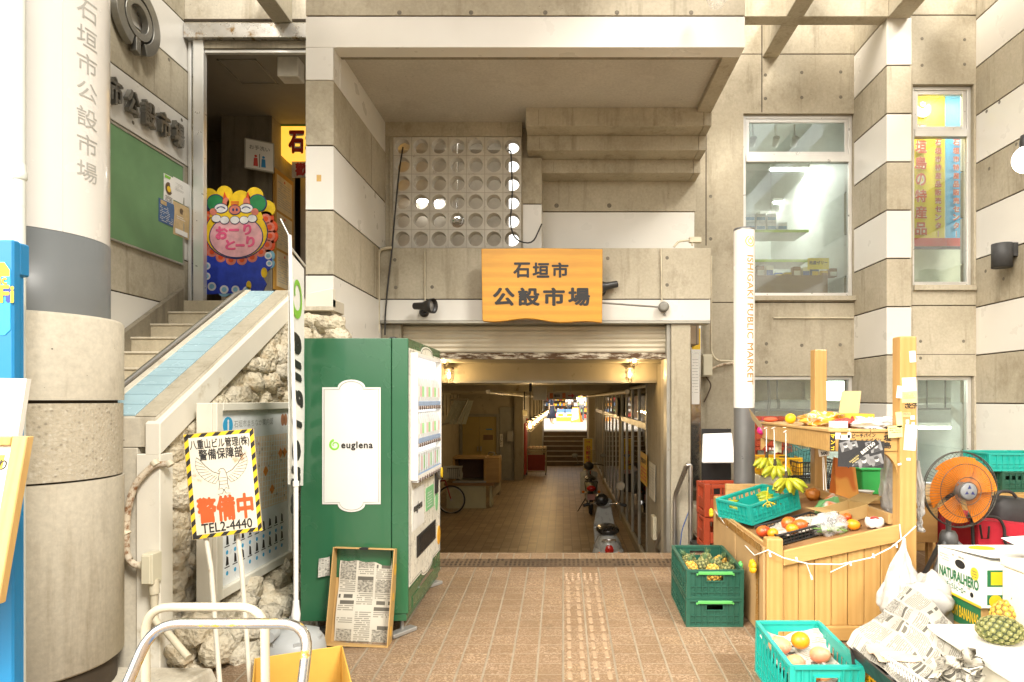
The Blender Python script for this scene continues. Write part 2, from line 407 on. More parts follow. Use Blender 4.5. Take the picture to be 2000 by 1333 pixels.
ALUD = mat('dull_aluminium', (.42,.40,.34), .42, .6, .12, 4, 0, 60, .5, .62, (.2,.15,.08))
STEEL = mat('brushed_steel', (.52,.50,.46), .34, .95, .03, 2)
CREAM = mat('cream_paint', (.60,.555,.41), .42, 0, .06, 5, 0, 60, .5, .68, (.30,.17,.07))
CONDUIT = mat('painted_conduit', (.58,.52,.38), .55, 0, .14, 9, .1, 60, .4, .6, (.25,.14,.06))
RUST = mat('rusted_pipe', (.55,.47,.35), .7, 0, .25, 9, .4, 60, .4, .5, (.20,.09,.03))
BLACK = mat('black_paint', (.022,.021,.02), .4, 0, .2, 8)
RUB = mat('black_rubber', (.02,.02,.02), .8, 0, .25, 20)
WHP = mat('white_paint', (.80,.79,.75), .42, 0, .03, 3)
PAPER = mat('white_paper', (.80,.78,.72), .8, 0, .04, 4, .15, 6)
INK = mat('black_ink', (.018,.016,.014), .6, 0, .1)
GREYINK = mat('grey_lettering', (.34,.335,.30), .5); GREYCOL = mat('pale_grey_lettering', (.40,.395,.36), .5); DSTEEL = mat('dull_dark_steel', (.25,.24,.21), .38, .85, .08, 3)
RED = mat('red_paint', (.55,.045,.03), .45, 0, .1)
YEL = mat('yellow_paint', (.80,.52,.02), .45, 0, .08)
ORG = mat('orange_print', (.80,.27,.03), .5, 0, .08)
BLU = mat('blue_print', (.02,.25,.55), .45, 0, .08)
GRN = mat('green_print', (.22,.55,.05), .5, 0, .06)
DARK = mat('dark_void', (.012,.011,.010), .9, 0, .1)
P_ = .5515
def zl(k): return H+(k+.925)*P_                    # the building's joint levels
# ---------------------------------------------------------------- ground
def m_tiles():
    g = NT('embossed_tiles'); v = g.mapp((1/.152, 1/.130, 1))
    s = g.sep(v); fx = g.math('FRACT', s[0]); fy = g.math('FRACT', s[1])
    def edge(f, wd):
        a = g.math('ABSOLUTE', g.math('SUBTRACT', f, .5)); return g.ramp(a, [(.5-wd*1.3, 0), (.5-wd*.6, 1)])
    gx, gy = edge(fx, .042), edge(fy, .026)
    cell = g.n('ShaderNodeVectorMath', operation='FLOOR'); g.l(v, cell.inputs[0])
    wn = g.n('ShaderNodeTexWhiteNoise'); g.l(cell.outputs[0], wn.inputs['Vector'])
    c = g.ramp(wn.outputs['Value'], [(0, (.27,.18,.11)), (.35, (.33,.232,.15)), (.8, (.375,.27,.18)), (1, (.385,.27,.165))])
    vv = g.mapp((1, 1.3, 1)); n_ = g.n('ShaderNodeTexNoise'); n_.inputs['Scale'].default_value = 38; n_.inputs['Detail'].default_value = 2; g.l(vv, n_.inputs['Vector'])
    av = g.n('ShaderNodeVectorMath', operation='MULTIPLY_ADD'); g.l(n_.outputs['Color'], av.inputs[0]); av.inputs[1].default_value = (.05,.05,0); g.l(vv, av.inputs[2])
    worm = g.vor(48, 'DISTANCE_TO_EDGE', av.outputs[0]); wm = g.ramp(worm, [(.08, 1), (.24, 0)])
    c = g.mix(g.math('MULTIPLY', wm, .95), c, (.20,.125,.068))
    dirt = g.ramp(g.noise(1.4, 7, .65), [(.38, 0), (.72, .5)]); c = g.mix(dirt, c, (.15,.10,.055)); stn = g.ramp(g.noise(4.5, 6, .7), [(.62, 0), (.72, .55)]); c = g.mix(stn, c, (.10,.07,.045))
    c = g.mix(gy, c, g.mix(g.noise(9, 4), (.23,.175,.11), (.32,.255,.175))); c = g.mix(gx, c, g.mix(g.noise(7, 4), (.19,.155,.105), (.345,.285,.205)))
    g.set(c, g.ramp(g.noise(5, 4), [(.3, .42), (.7, .68)]), 0, .4)
    hh = g.math('SUBTRACT', g.math('SUBTRACT', 1.0, g.math('MAXIMUM', gx, gy)), g.math('MULTIPLY', wm, .45)); g.bump(hh, .55, .005); return g.mat
TILE = m_tiles()
def m_tile2():
    g = NT('corridor_tiles'); v = g.mapp((1/.152, 1/.15, 1)); s = g.sep(v)
    e = g.math('MAXIMUM', *[g.ramp(g.math('ABSOLUTE', g.math('SUBTRACT', g.math('FRACT', q), .5)), [(.44, 0), (.475, 1)]) for q in s[:2]])
    cell = g.n('ShaderNodeVectorMath', operation='FLOOR'); g.l(v, cell.inputs[0]); wn = g.n('ShaderNodeTexWhiteNoise'); g.l(cell.outputs[0], wn.inputs['Vector'])
    c = g.ramp(wn.outputs['Value'], [(0, (.27,.195,.12)), (1, (.40,.30,.195))]); c = g.mix(g.ramp(g.noise(1.1, 6, .6), [(.4, 0), (.8, .6)]), c, (.12,.08,.045))
    c = g.mix(e, c, (.14,.115,.08)); g.set(c, .45, 0, .5); g.bump(e, -.35, .004); return g.mat
TILE2 = m_tile2()
XL, XR, XST = -1.956, 1.37, 6.01                   # opening of the passage, edge of the forecourt
ground = MB().add([(-300,-300,-1.3),(300,-300,-1.3),(300,300,-1.3),(-300,300,-1.3)], [(0,1,2,3)]).build('ground', mat('asphalt', (.06,.055,.05), .9, 0, .2, 3, .2))
tag(ground, kind='structure')
mb = MB()
def slab(x0, x1, y0, y1): mb.add([(x0,y0,zf(y0)),(x1,y0,zf(y0)),(x1,y1,zf(y1)),(x0,y1,zf(y1))], [(0,1,2,3)])
slab(-9, 9, -12, XST); slab(XR, 7, XST, 8.3); slab(-6, XL, XST, 8)
tag(mb.build('forecourt_paving', TILE), kind='structure')
mb = MB(); x0, x1 = .0, .304; ye = 5.42
def zz(x, y, e): return (x, y, zf(y)+e)
mb.add([zz(x0,-3,.004), zz(x1,-3,.004), zz(x1,ye,.004), zz(x0,ye,.004)], [(0,1,2,3)])
for r in range(26):
    for q in range(4):
        cx, cy = x0+.038+q*.076, ye-.195-r*.130-.045
        if r*.13 > 2.6: continue
        for e, h in ((0, .0035), (.006, .0075)):
            o = disc(0, 0, .017-e, .017-e, 10); o = [(a, b+(.032 if b > 0 else -.032)) for a, b in o]
            n = len(o); vs = [zz(cx+a, cy+b, h) for a, b in o]
            if e == 0: low = vs
        mb.add(low+vs, [tuple(range(n, 2*n))]+[(i, (i+1) % n, n+(i+1) % n, n+i) for i in range(n)], 1)
for r in range(4):
    for q in range(6):
        T = Matrix.Translation((x0+.027+q*.05, ye-.03-r*.05, zf(ye-.03-r*.05)+.003)); mb.lathe([(.017, 0), (.013, .006), (.004, .008), (0, .008)], 10, T, 1)
TACT = m_tiles(); TACT.name = 'tactile_tiles'
tag(mb.build('tactile_path', [TACT, mat('worn_tactile_bars', (.315,.22,.135), .6, 0, .1, 20, .3, 90)]), kind='structure')
mb = MB(); y0, y1 = 5.58, 5.80
mb.hexa([zz(XL-.1,y0,.003), zz(XR+.35,y0,.003), zz(XR+.35,y1,.003), zz(XL-.1,y1,.003)], [zz(XL-.1,y0,.006), zz(XR+.35,y0,.006), zz(XR+.35,y1,.006), zz(XL-.1,y1,.006)], 0)
random.seed(4)
for i in range(90):
    x = XL+.0+i*.04
    for j in range(3):
        if random.random() < .12: continue
        yy = y0+.03+j*.07; mb.hexa([zz(x,yy,.006), zz(x+.02,yy,.006), zz(x+.02,yy+.045,.006), zz(x,yy+.045,.006)], [zz(x,yy,.009), zz(x+.02,yy,.009), zz(x+.02,yy+.045,.009), zz(x,yy+.045,.009)], 1)
tag(mb.build('drain_grate', [mat('drain_brown', (.10,.065,.035), .7, 0, .4, 2.5, .2), mat('drain_slots', (.055,.034,.018), .8, 0, .5, 3)]), kind='structure')
# steps down, sunken passage, steps up at its far end, street beyond
ZC = -.75; mb = MB()
for i in range(6):
    y0 = XST+.28*i; zt = .317-.178*(i+1)
    mb.box(-2.2, 1.2, y0, y0+.28+(.02 if i == 5 else 0), ZC-.2, zt)
mb.box(-2.2, 1.2, 5.9, XST-.002, ZC, .300)
tag(mb.build('steps_down', TILE2), kind='structure')
mb = MB(); mb.box(-3.4, 1.3, 7.69, 24.3, ZC-.15, ZC); tag(mb.build('passage_floor', TILE2), kind='structure')
mb = MB()
for i in range(7):
    mb.box(-.78, .95, 24.2+.28*i, 24.2+.28*(i+1), ZC-.1, ZC+.174*(i+1), 0); mb.box(-.78, .95, 24.195+.28*i, 24.235+.28*i, ZC+.174*(i+1)-.02, ZC+.174*(i+1)+.004, 1)
tag(mb.build('steps_up', [mat('dark_step_tile', (.12,.08,.045), .6, 0, .15, 5), mat('pale_step_nosing', (.50,.47,.40), .6)]), kind='structure')
ZS = ZC+7*.174
mb = MB(); mb.box(-14, 14, 26.16, 75, ZS-.2, ZS); tag(mb.build('street_beyond', mat('pale_street_tiles', (.52,.48,.40), .6, 0, .1, 3)), kind='structure')
# ---------------------------------------------------------------- the market building
B = thing('market_building', 'raw concrete and white panelled market hall round a sunken passage entrance', 'building', (0, 6.8, .36))
def band_box(mb, x0, x1, y0, y1, z0, z1, ins=.012):
    mb.box(x0+ins, x1-ins, y0+ins, y1-ins, z0, z1, 2)
    k = math.floor((z0-H)/P_-.925); z = z0
    while z < z1-1e-4:
        zt = min(zl(k+1), z1); a = z+(.007 if z > z0 else 0); b = zt-(.007 if zt < z1 else 0)
        if b > a: mb.box(x0, x1, y0, y1, a, b, 0 if k % 2 else 1)
        z = zt; k += 1
BM = [CON, WHT, JNT, GROUT]
def holes(mb, pts, Y, n='y', X=0, rr=.021):
    for px, py in pts:
        c = W(px, py, Y) if n == 'y' else None
        if n == 'y': f = fr((c.x, Y, c.z))
        elif n == 'r': Yq = X*F/(px-VX); f = fr((X, Yq, Z_(py, Yq)), (0,1,0))
        else: Yq = X*F/(px-VX); f = fr((X, Yq, Z_(py, Yq)), (0,-1,0))
        mb.prism(disc(0, 0, rr, rr, 12), f, -.004, .0015, 3)
def wall_open(mb, x0, x1, z0, z1, op, y0, y1, mi=0):
    xs = sorted({x0, x1, *[o[0] for o in op], *[o[1] for o in op]}); zs = sorted({z0, z1, *[o[2] for o in op], *[o[3] for o in op]})
    for a, b in zip(zs, zs[1:]):
        run = None
        for c, d in zip(xs, xs[1:]+[None]):
            solid = d is not None and not any(o[0] <= (c+d)/2 <= o[1] and o[2] <= (a+b)/2 <= o[3] for o in op)
            if solid and run is None: run = c
            if not solid and run is not None: mb.box(run, c, y0, y1, a, b, mi); run = None
YF = 5.45
# entrance pillar with its side wall, canopy
mb = MB(); band_box(mb, -2.193, XL, YF, 7.05, .2, zl(4)+.0); 
for y in (6.62,): mb.box(XL-.004, XL+.0012, y-.0025, y+.0025, zl(1)+.02, zl(2)-.02, 2); mb.box(XL-.004, XL+.0012, y-.1, y-.095, zl(3)+.02, zl(4)-.02, 2)
mb.box(-2.10, -2.06, YF-.0012, YF, Z_(355, YF), Z_(342, YF), 4)
mb.build('pillar', BM+[mat('tape_residue', (.60,.38,.12), .7)], B, .004)
ZSO = H+3.03                                       # canopy soffit
mb = MB()
zt = 6.6; zw = zl(5)
mb.box(-2.193, 1.548, YF, YF+.16, zw+.006, zt, 0); mb.box(-2.193, 1.548, YF, YF+.16, ZSO-.03, zw-.006, 1); mb.box(-2.18, 1.536, YF+.012, YF+.15, ZSO, zt-.1, 2)
mb.box(-2.193, XL-.002, YF, YF+.16, zl(4)+.006, ZSO-.031, 1)
mb.box(1.40, 1.548, YF+.162, 6.68, ZSO-.03, zt, 0)
mb.box(-2.193, 1.399, YF+.162, 7.20, ZSO+.02, ZSO+.25, 4)
mb.box(XL+.001, 1.399, YF+.162, YF+.20, ZSO-.03, ZSO+.019, 5)
mb.box(-2.193, XL, YF+.162, 7.05, zl(4)+.006, ZSO+.019, 1)
for px in (790, 930, 1075, 1215, 1360): holes(mb, [(px-10, 25)], YF)
mb.build('canopy', BM+[m_concrete('soffit_plaster', (.46,.43,.365), (.54,.51,.44), (.36,.33,.27), .7), COND], B, .004)
# stair underside stepping down behind the canopy
mb = MB()
for (ya, z0, z1, yb, xa, xb, ins) in ((6.68, 4.615, ZSO+.02, 8.0, -.39, 1.548, 0), (6.93, 4.455, 4.614, 8.0, -.39, 1.546, 0), (7.20, 4.305, 4.454, 8.0, -.24, 1.544, 0)):
    mb.box(xa, xb-.082, ya, yb, z0, z1, 0); mb.box(xb-.078, xb, ya, yb, z0, z1, 0); mb.box(xa+.01, xb-.01, ya+.01, yb, z0+.01, z1-.01, 2)
    mb.box(xa+.13, xa+.136, ya-.001, ya+.01, z0+.01, z1-.02, 2)
mb.build('stepped_soffit', [CON, WHT, JNT], B, .006)
mb = MB(); Yp = 7.47; zj = Z_(414, Yp)
mb.box(-.25, 1.544, Yp, 7.9, zj+.006, 4.305, 0); mb.box(-.25, 1.53, Yp, 7.9, Z_(500, Yp), zj-.006, 1); mb.box(-.25, 1.52, Yp+.02, 7.89, Z_(500, Yp), 4.3, 2)
holes(mb, [(1087, 402), (1190, 402)], Yp, rr=.028)
mb.box(X_(1020, 7.1), X_(1058, 7.1), 7.1, 7.8, Z_(399, 7.1)+.005, Z_(308, 7.1), 0); mb.box(X_(1020, 7.1), X_(1058, 7.1), 7.1, 7.8, Z_(500, 7.1), Z_(399, 7.1)-.005, 1); mb.box(X_(1020,7.1)+.01, X_(1058,7.1)-.01, 7.11, 7.79, Z_(500, 7.1), Z_(308, 7.1)-.01, 2)
mb.box(X_(1020,7.1)+.002, X_(1036,7.1), 7.13, 7.8, Z_(308,7.1)+.001, ZSO, 0)
mb.build('stair_wall', BM, B, .005)
# perforated block screen
Ys = 7.05; mb = MB(); xa, xb = X_(768, Ys), X_(1018, Ys); zb, zt_ = Z_(485, Ys), Z_(268, Ys); nx, nz = 7, 6; dx, dz = (xb-xa)/nx, (zt_-zb)/nz
rr = .082; N = 24; D = .10
for i in range(nx):
    for j in range(nz):
        cx, cz = xa+(i+.5)*dx, zb+(j+.5)*dz; q = .0035
        def pt(a, rad, y): return (cx+rad*math.cos(a), y, cz+rad*math.sin(a))
        def sq(a, y):
            c, s = math.cos(a), math.sin(a); m = max(abs(c), abs(s)); return (cx+c/m*(dx/2-q), y, cz+s/m*(dz/2-q))
        A = [2*math.pi*k/N for k in range(N)]
        vs = [pt(a, rr, Ys) for a in A]+[sq(a, Ys) for a in A]+[pt(a, rr*.9, Ys+D) for a in A]+[sq(a, Ys+D) for a in A]; fs = []
        for k in range(N):
            k2 = (k+1) % N; fs += [(k, k2, N+k2, N+k), (2*N+k, 3*N+k, 3*N+k2, 2*N+k2), (k, 2*N+k, 2*N+k2, k2), (N+k, N+k2, 3*N+k2, 3*N+k)]
        mb.add(vs, fs, 0)
for i in range(nx+1): mb.box(xa+i*dx-.0034, xa+i*dx+.0034, Ys+.004, Ys+D-.004, zb, zt_, 1)
for j in range(nz+1): mb.box(xa, xb, Ys+.0045, Ys+D-.0045, zb+j*dz-.0034, zb+j*dz+.0034, 1)
mb.build('block_screen', [BLK, mat('old_mortar', (.40,.36,.29), .9)], B)
mb = MB(); mb.box(XL, X_(1020, Ys), Ys-.02, Ys+.12, zt_+.004, ZSO+.019, 0); mb.box(XL, xa-.004, Ys-.01, Ys+.12, zb-.02, zt_+.003, 0); mb.box(XL+.05, xa-.03, Ys-.03, Ys-.011, zb-.02, zt_-.01, 0)
mb.box(X_(1018, Ys)+.003, X_(1020.5, Ys), Ys+.02, Ys+.12, zb-.02, zt_+.003, 0)
mb.build('screen_surround', CON, B, .004)
# beam over the passage, jambs, shutter
YB = 6.83; mb = MB(); zb_ = Z_(632, YB); zj = Z_(585, YB); ztb = Z_(485, YB); xb = 1.574
mb.box(XL+.001, xb, YB, 7.9, zj+.006, ztb, 0); mb.box(XL+.001, xb-.004, YB, 7.04, zb_+.03, zj-.006, 1); mb.box(XL+.005, xb-.014, YB+.015, 7.03, zb_+.02, ztb-.02, 2)
mb.box(XL+.002, xb-.004, YB-.004, 7.04, zb_, zb_+.028, 4)
mb.box(X_(832, YB)-.003, X_(832,YB)+.003, YB-.001, YB+.01, zj+.02, ztb-.01, 2); mb.box(X_(1290, YB)-.002, X_(1290,YB)+.002, YB-.001, YB+.01, zj+.02, ztb-.01, 2)
holes(mb, [(771, 508), (773, 562), (844, 561), (1187, 505), (1189, 559), (1303, 504), (1303, 557)], YB, rr=.02)
mb.build('beam', BM[:2]+[JNT, GROUT, ALUD], B, .005)
mb = MB(); mb.box(X_(1311, 6.86), X_(1349, 6.86), 6.86, 7.6, -.8, zb_, 0); mb.build('passage_jamb', [CON, COND, ALUD], B, .006)
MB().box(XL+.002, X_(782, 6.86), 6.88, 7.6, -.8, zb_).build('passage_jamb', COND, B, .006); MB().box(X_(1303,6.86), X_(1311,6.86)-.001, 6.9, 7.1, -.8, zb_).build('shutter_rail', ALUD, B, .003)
mb = MB(); za, ze = Z_(690, 7.0), zb_; n = 6
prof = []
for i in range(n):
    z1 = ze-(ze-za)/n*i; z0 = ze-(ze-za)/n*(i+1); prof += [(7.0, z1-.004), (6.992, z1-.012), (6.985, (z0+z1)/2), (6.992, z0+.010), (7.0, z0+.004)]
for (ya, zA), (yb, zB) in zip(prof, prof[1:]): mb.add([(-1.76,ya,zA),(1.16,ya,zA),(1.16,yb,zB),(-1.76,yb,zB)], [(3,2,1,0)], 0)
mb.box(-1.76, 1.16, 6.97, 7.02, Z_(702, 7.0), za, 1); mb.box(-1.76, 1.16, 7.012, 7.3, za, ze, 2)
g = NT('shutter_bottom_rust'); c = g.mix(g.ramp(g.noise(6, 8, .7, g.mapp((1, 1, 5))), [(.42, 0), (.52, 1)]), (.60,.53,.40), (.09,.045,.015)); g.set(c, .8)
mb.build('roller_shutter', [mat('cream_slats', (.62,.55,.41), .5, 0, .08, 3, 0, 60, .5, .68, (.22,.10,.03)), g.mat, COND], B)
# passage: ceiling, walls, columns
ZCE = 2.0; mb = MB()
PW = mat('passage_plaster', (.45,.40,.29), .7, 0, .12, 2, .1, 20, .4, .6, (.25,.2,.12))
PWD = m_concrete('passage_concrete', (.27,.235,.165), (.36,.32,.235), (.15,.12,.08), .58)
mb.box(-3.5, 1.35, 8.42, 26.2, ZCE+.02, ZCE+.3, 0); mb.box(-3.5, 1.35, 7.05, 8.4, 2.22, 2.4, 0); mb.box(-3.5, 1.35, 8.2, 8.41, ZCE, 2.219, 1)
mb.box(-3.5, 1.3, 8.19, 8.41, ZCE-.03, ZCE-.001, 2)
for y in (11.5, 15, 18.5, 22): mb.box(-3.4, 1.2, y, y+.16, ZCE-.09, ZCE+.019, 1)
mb.build('passage_ceiling', [mat('passage_ceiling_board', (.42,.38,.27), .55, 0, .08, 2), PW, ALUD], B)
mb = MB()
mb.box(1.2, 1.45, 7.62, 9.15, -.9, 2.2, 0); mb.box(1.2, 1.45, 9.15, 24.2, ZC-.05, ZC+.16, 0)
for y in (13.2, 18.9, 23.4): mb.box(1.17, 1.4, y, y+.3, ZC, ZCE, 0)
mb.box(-2.3, XL, 7.6, 8.2, -.9, 2.2, 1); mb.box(-3.5, -3.25, 8.2, 20.2, ZC-.05, ZCE, 1)
mb.box(-3.25, -1.52, 20, 20.25, ZC-.05, ZCE, 1); mb.box(-1.52, -1.25, 19.85, 24.2, ZC-.05, ZCE, 0); mb.box(-1.25, -.79, 24.2, 24.5, ZC-.05, ZCE, 1)
mb.box(.96, 1.35, 24.2, 26.3, ZC-.05, ZCE, 1); mb.box(-1.1, -.79, 24.5, 26.3, ZC, ZCE, 1)
mb.box(-3.25, -1.53, 19.985, 19.995, ZC+1.95, ZC+1.96, 2)
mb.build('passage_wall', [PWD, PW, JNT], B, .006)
# glazed doors along the right side of the passage
gf = MB(); gp = MB(); xg = 1.215
for ya, yb in ((9.2, 13.15), (13.55, 18.85), (19.25, 23.35)):
    n = max(2, round((yb-ya)/1.0)); z0, z1, z2, z3 = ZC+.16, ZC+2.02, ZC+2.12, ZCE-.02
    for z, h in ((z0, .05), (z2-.05, .10), (z3-.05, .05)): gf.box(xg-.03, xg+.03, ya, yb, z, z+h)
    for i in range(n+1):
        y = ya+(yb-ya)*i/n; gf.box(xg-.026, xg+.026, y-.03, y+.03, z0+.05, z3-.05)
    for i in range(n):
        a = ya+(yb-ya)*i/n; b = ya+(yb-ya)*(i+1)/n; gp.box(xg-.004, xg+.004, a+.03, b-.03, z0+.05, z3-.05)
o = gf.build('glazed_door_frame', ALUD, B, .004); gp.build('pane', glass('door_glass', (.80,.86,.80), .16), o)
mb = MB(); mb.box(3.4, 3.5, 9, 24.3, ZC, ZCE, 0); mb.box(1.46, 3.5, 9.1, 9.15, ZC, ZCE, 0); mb.box(1.46, 3.5, 24.2, 24.3, ZC, ZCE, 0); mb.box(1.3, 3.5, 9, 24.3, ZC-.1, ZC, 1); mb.box(1.36, 3.5, 9, 24.3, ZCE, ZCE+.1, 0)
mb.build('shop_room', [mat('shop_wall', (.45,.40,.28), .7), TILE2], B)
# right side: rear wall with two windows, column, side bay, side wall
YW = 8.13; mb = MB(); wx0, wx1 = X_(1452, YW), X_(1668, YW)
op1 = (wx0, wx1, Z_(578, YW), Z_(222, YW)); op2 = (X_(1440, YW), wx1, .6, Z_(735, YW)); XC = 3.696
wall_open(mb, 1.376, XC, .2, Z_(592, YW), [op2], YW, YW+.22); wall_open(mb, 1.376, XC, Z_(590, YW), Z_(107, YW), [op1], YW, YW+.22); wall_open(mb, 1.376, XC, Z_(105, YW), 7.9, [], YW, YW+.22)
mb.box(1.38, XC, YW+.01, YW+.2, Z_(592, YW), Z_(590, YW), 2); mb.box(1.38, XC, YW+.01, YW+.2, Z_(107, YW), Z_(105, YW), 2)
mb.box(X_(1487, YW), X_(1489, YW), YW-.001, YW+.02, Z_(220, YW), Z_(30, YW), 2); mb.box(X_(1378, YW), X_(1380, YW), YW-.001, YW+.02, Z_(480, YW), Z_(190, YW), 2)
mb.box(X_(1510, YW), XC-.02, YW-.03, YW, Z_(622, YW)-.004, Z_(622, YW)+.012, 4)
mb.box(wx0-.02, wx1+.01, YW-.05, YW-.001, Z_(588, YW), Z_(579, YW), 0)
holes(mb, [(1495, 147), (1495, 193), (1566, 142), (1566, 191), (1642, 141), (1642, 190), (1497, 672), (1566, 675), (1641, 674), (1497, 708), (1388, 467), (1388, 384), (1410, 905)], YW, rr=.022)
mb.build('rear_wall', [CON, WHT, JNT, GROUT, CONDUIT], B, .005)
mb = MB(); band_box(mb, XC, 3.98, 7.31, YW+.3, .3, 7.9); mb.build('column', BM, B, .004)
YS = 7.36; XS = 4.75; mb = MB()
op3 = (X_(1783, YS), X_(1902, YS), Z_(557, YS), Z_(165, YS)); op4 = (X_(1790, YS), X_(1903, YS), .75, Z_(735, YS))
wall_open(mb, 3.981, XS, .3, Z_(598, YS), [op4], YS, YS+.22); wall_open(mb, 3.981, XS, Z_(596, YS), Z_(31, YS), [op3], YS, YS+.22); wall_open(mb, 3.981, XS, Z_(29, YS), 7.9, [], YS, YS+.22)
mb.box(3.99, XS, YS+.01, YS+.2, Z_(598, YS), Z_(596, YS), 2); mb.box(3.99, XS, YS+.01, YS+.2, Z_(31, YS), Z_(29, YS), 2)
mb.box(op3[0]-.0, op3[1]+.01, YS-.04, YS-.001, Z_(568, YS), Z_(558, YS), 0); mb.box(3.985, XS-.01, YS-.002, YS+.02, Z_(693.5, YS), Z_(692, YS), 2)
holes(mb, [(1801, 76), (1801, 128), (1884, 78), (1884, 126), (1798, 667), (1882, 667), (1798, 700)], YS, rr=.02)
mb.build('side_bay_wall', BM, B, .005)
mb = MB(); band_box(mb, XS+.001, XS+.3, .5, YS+.3, .0, 6.6)
holes(mb, [(1927, 218), (1952, 200), (1932, 330), (1985, 282), (1960, 545), (1925, 530)], 0, 'l', XS+.001)
mb.build('side_wall', BM, B, .004)
# upper level: left wall, entrance, hall
XW = -4.38; YE = 7.4; mb = MB(); band_box(mb, XW-.3, XW, 1.5, YE+.1, .0, 7.9)
mb.box(XW-.004, XW+.001, 6.85, 6.855, zl(5)+.02, zl(6)-.02, 2)
holes(mb, [(330, 117), (260, 240), (355, 235)], 0, 'r', XW)
mb.build('stair_side_wall', BM, B, .004)
mb = MB(); zt0, zt1 = Z_(48, YE), Z_(42, YE); mb.box(XW, -2.2, YE, YE+.25, zt0, 7.9, 0); mb.box(XW, -2.2, YE-.012, YE-.001, zt0+.03, Z_(38, YE), 1)
mb.build('entrance_lintel', [CONL, JNT], B, .004)
ZU = 2.886; ZHC = 5.88; mb = MB()
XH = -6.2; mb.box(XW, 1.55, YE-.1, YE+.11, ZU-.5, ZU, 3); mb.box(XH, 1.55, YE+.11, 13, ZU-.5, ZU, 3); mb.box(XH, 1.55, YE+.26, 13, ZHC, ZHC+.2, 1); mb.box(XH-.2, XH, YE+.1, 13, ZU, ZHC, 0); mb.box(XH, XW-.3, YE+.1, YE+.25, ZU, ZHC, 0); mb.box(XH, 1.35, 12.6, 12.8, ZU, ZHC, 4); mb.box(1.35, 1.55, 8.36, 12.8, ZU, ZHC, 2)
mb.box(X_(432, 9.3), X_(531, 9.3), 9.3, 10.1, ZU, ZHC, 0); mb.box(X_(531,9.3)+.002, 1.0, 10.3, 10.4, ZU, Z_(240,10.3), 2); mb.box(XH+.02, X_(432,9.3)-.01, 10.2, 10.4, ZU, Z_(250, 10.2), 0)
mb.box(X_(531,9.3)+.002, 1.5, 10.0, 10.2, ZHC-.22, ZHC-.001, 2)
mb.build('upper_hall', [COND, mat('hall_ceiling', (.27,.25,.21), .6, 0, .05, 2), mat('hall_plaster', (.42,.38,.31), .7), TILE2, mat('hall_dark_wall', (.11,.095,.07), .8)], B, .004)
mb = MB(); hx0, hx1, hy0, hy1 = X_(440, 7.95), X_(515, 7.95), 7.75, 8.35
for (a, b, c, d) in ((hx0, hx1, hy0, hy0+.02), (hx0, hx1, hy1-.02, hy1), (hx0, hx0+.02, hy0, hy1), (hx1-.02, hx1, hy0, hy1)): mb.box(a, b, c, d, ZHC-.012, ZHC-.001)
mb.build('ceiling_hatch', ALUD, B)
# entrance frame with its sliding door
mb = MB(); xa = X_(375, YE); zt_ = Z_(76, YE)
mb.box(XW+.005, -2.25, YE-.03, YE+.14, zt_, zt0-.001, 1); mb.box(xa, X_(395, YE), YE+.02, YE+.10, ZU, zt_-.001, 0); mb.box(X_(362,YE), X_(368,YE), YE+.05, YE+.1, ZU, zt_-.001, 0)
mb.box(X_(395,YE)+.002, -2.25, YE+.03, YE+.11, Z_(92,YE), zt_-.001, 2); mb.box(X_(395,YE)+.002, -2.25, YE+.05, YE+.10, Z_(99,YE), Z_(92.5,YE), 0)
o = mb.build('entrance_frame', [ALU, mat('stained_steel', (.62,.60,.56), .3, .7, .2, 3, 0, 60, .5, .55, (.30,.18,.06)), COND], B, .004)
MB().box(X_(368,YE), xa, YE+.06, YE+.068, ZU+.02, zt_-.005).build('pane', glass('entrance_glass', (.8,.83,.78), .3), o)
# unseen slab added over the forecourt to shade the canopy front
MB().box(-2.19, 1.3, 3.2, 5.449, 6.62, 6.8).build('shade_slab', CON, B)
# pergola beams under open sky
mb = MB(); zu = 6.1
for q in ((1.55, XC-.002, 7.26, 7.43), (2.53, 2.73, 7.432, YW-.002), (2.53, 2.73, 2.5, 7.258), (XC, 3.94, 2.5, 7.30), (-3.34, -3.13, 3.5, YE-.002)): MB().box(*q, zu, zu+.45).build('pergola_beam', CON, B, .006)
# windows
def window(x0, x1, z0, z1, Y, trans, gl, parts=True):
    f = MB(); t = .045
    y0, y1 = Y+.05, Y+.12
    f.box(x0+.003, x0+t, y0, y1, z0+.003, z1-.003); f.box(x1-t, x1-.003, y0, y1, z0+.003, z1-.003); f.box(x0+t+.001, x1-t-.001, y0, y1, z1-t, z1-.003); f.box(x0+t+.001, x1-t-.001, y0, y1, z0+.003, z0+t)
    if trans:
        za, zb = trans; f.box(x0+t+.001, x1-t-.001, y0-.012, y1, za, zb)
        for a, b, c, d in ((x0+t+.002, x0+2*t, zb+.002, z1-t-.002), (x1-2*t, x1-t-.002, zb+.002, z1-t-.002), (x0+2*t+.001, x1-2*t-.001, z1-2*t, z1-t-.002), (x0+2*t+.001, x1-2*t-.001, zb+.002, zb+t)): f.box(a, b, y0+.01, y1-.01, c, d)
    o = f.build('window', ALU, B, .003)
    p = MB(); p.box(x0+t, x1-t, y0+.03, y0+.036, z0+t, (trans[0] if trans else z1-t))
    if trans: p.box(x0+2*t, x1-2*t, y0+.03, y0+.036, trans[1]+t, z1-2*t)
    p.build('pane', gl, o); return o
GW = glass('window_glass', (.88,.93,.90), .09, .10)
window(*op1, YW, (Z_(314, YW), Z_(300, YW)), GW); window(*op3, YS, (Z_(264, YS), Z_(250, YS)), GW)
window(*op2, YW, None, GW); window(*op4, YS, None, GW)
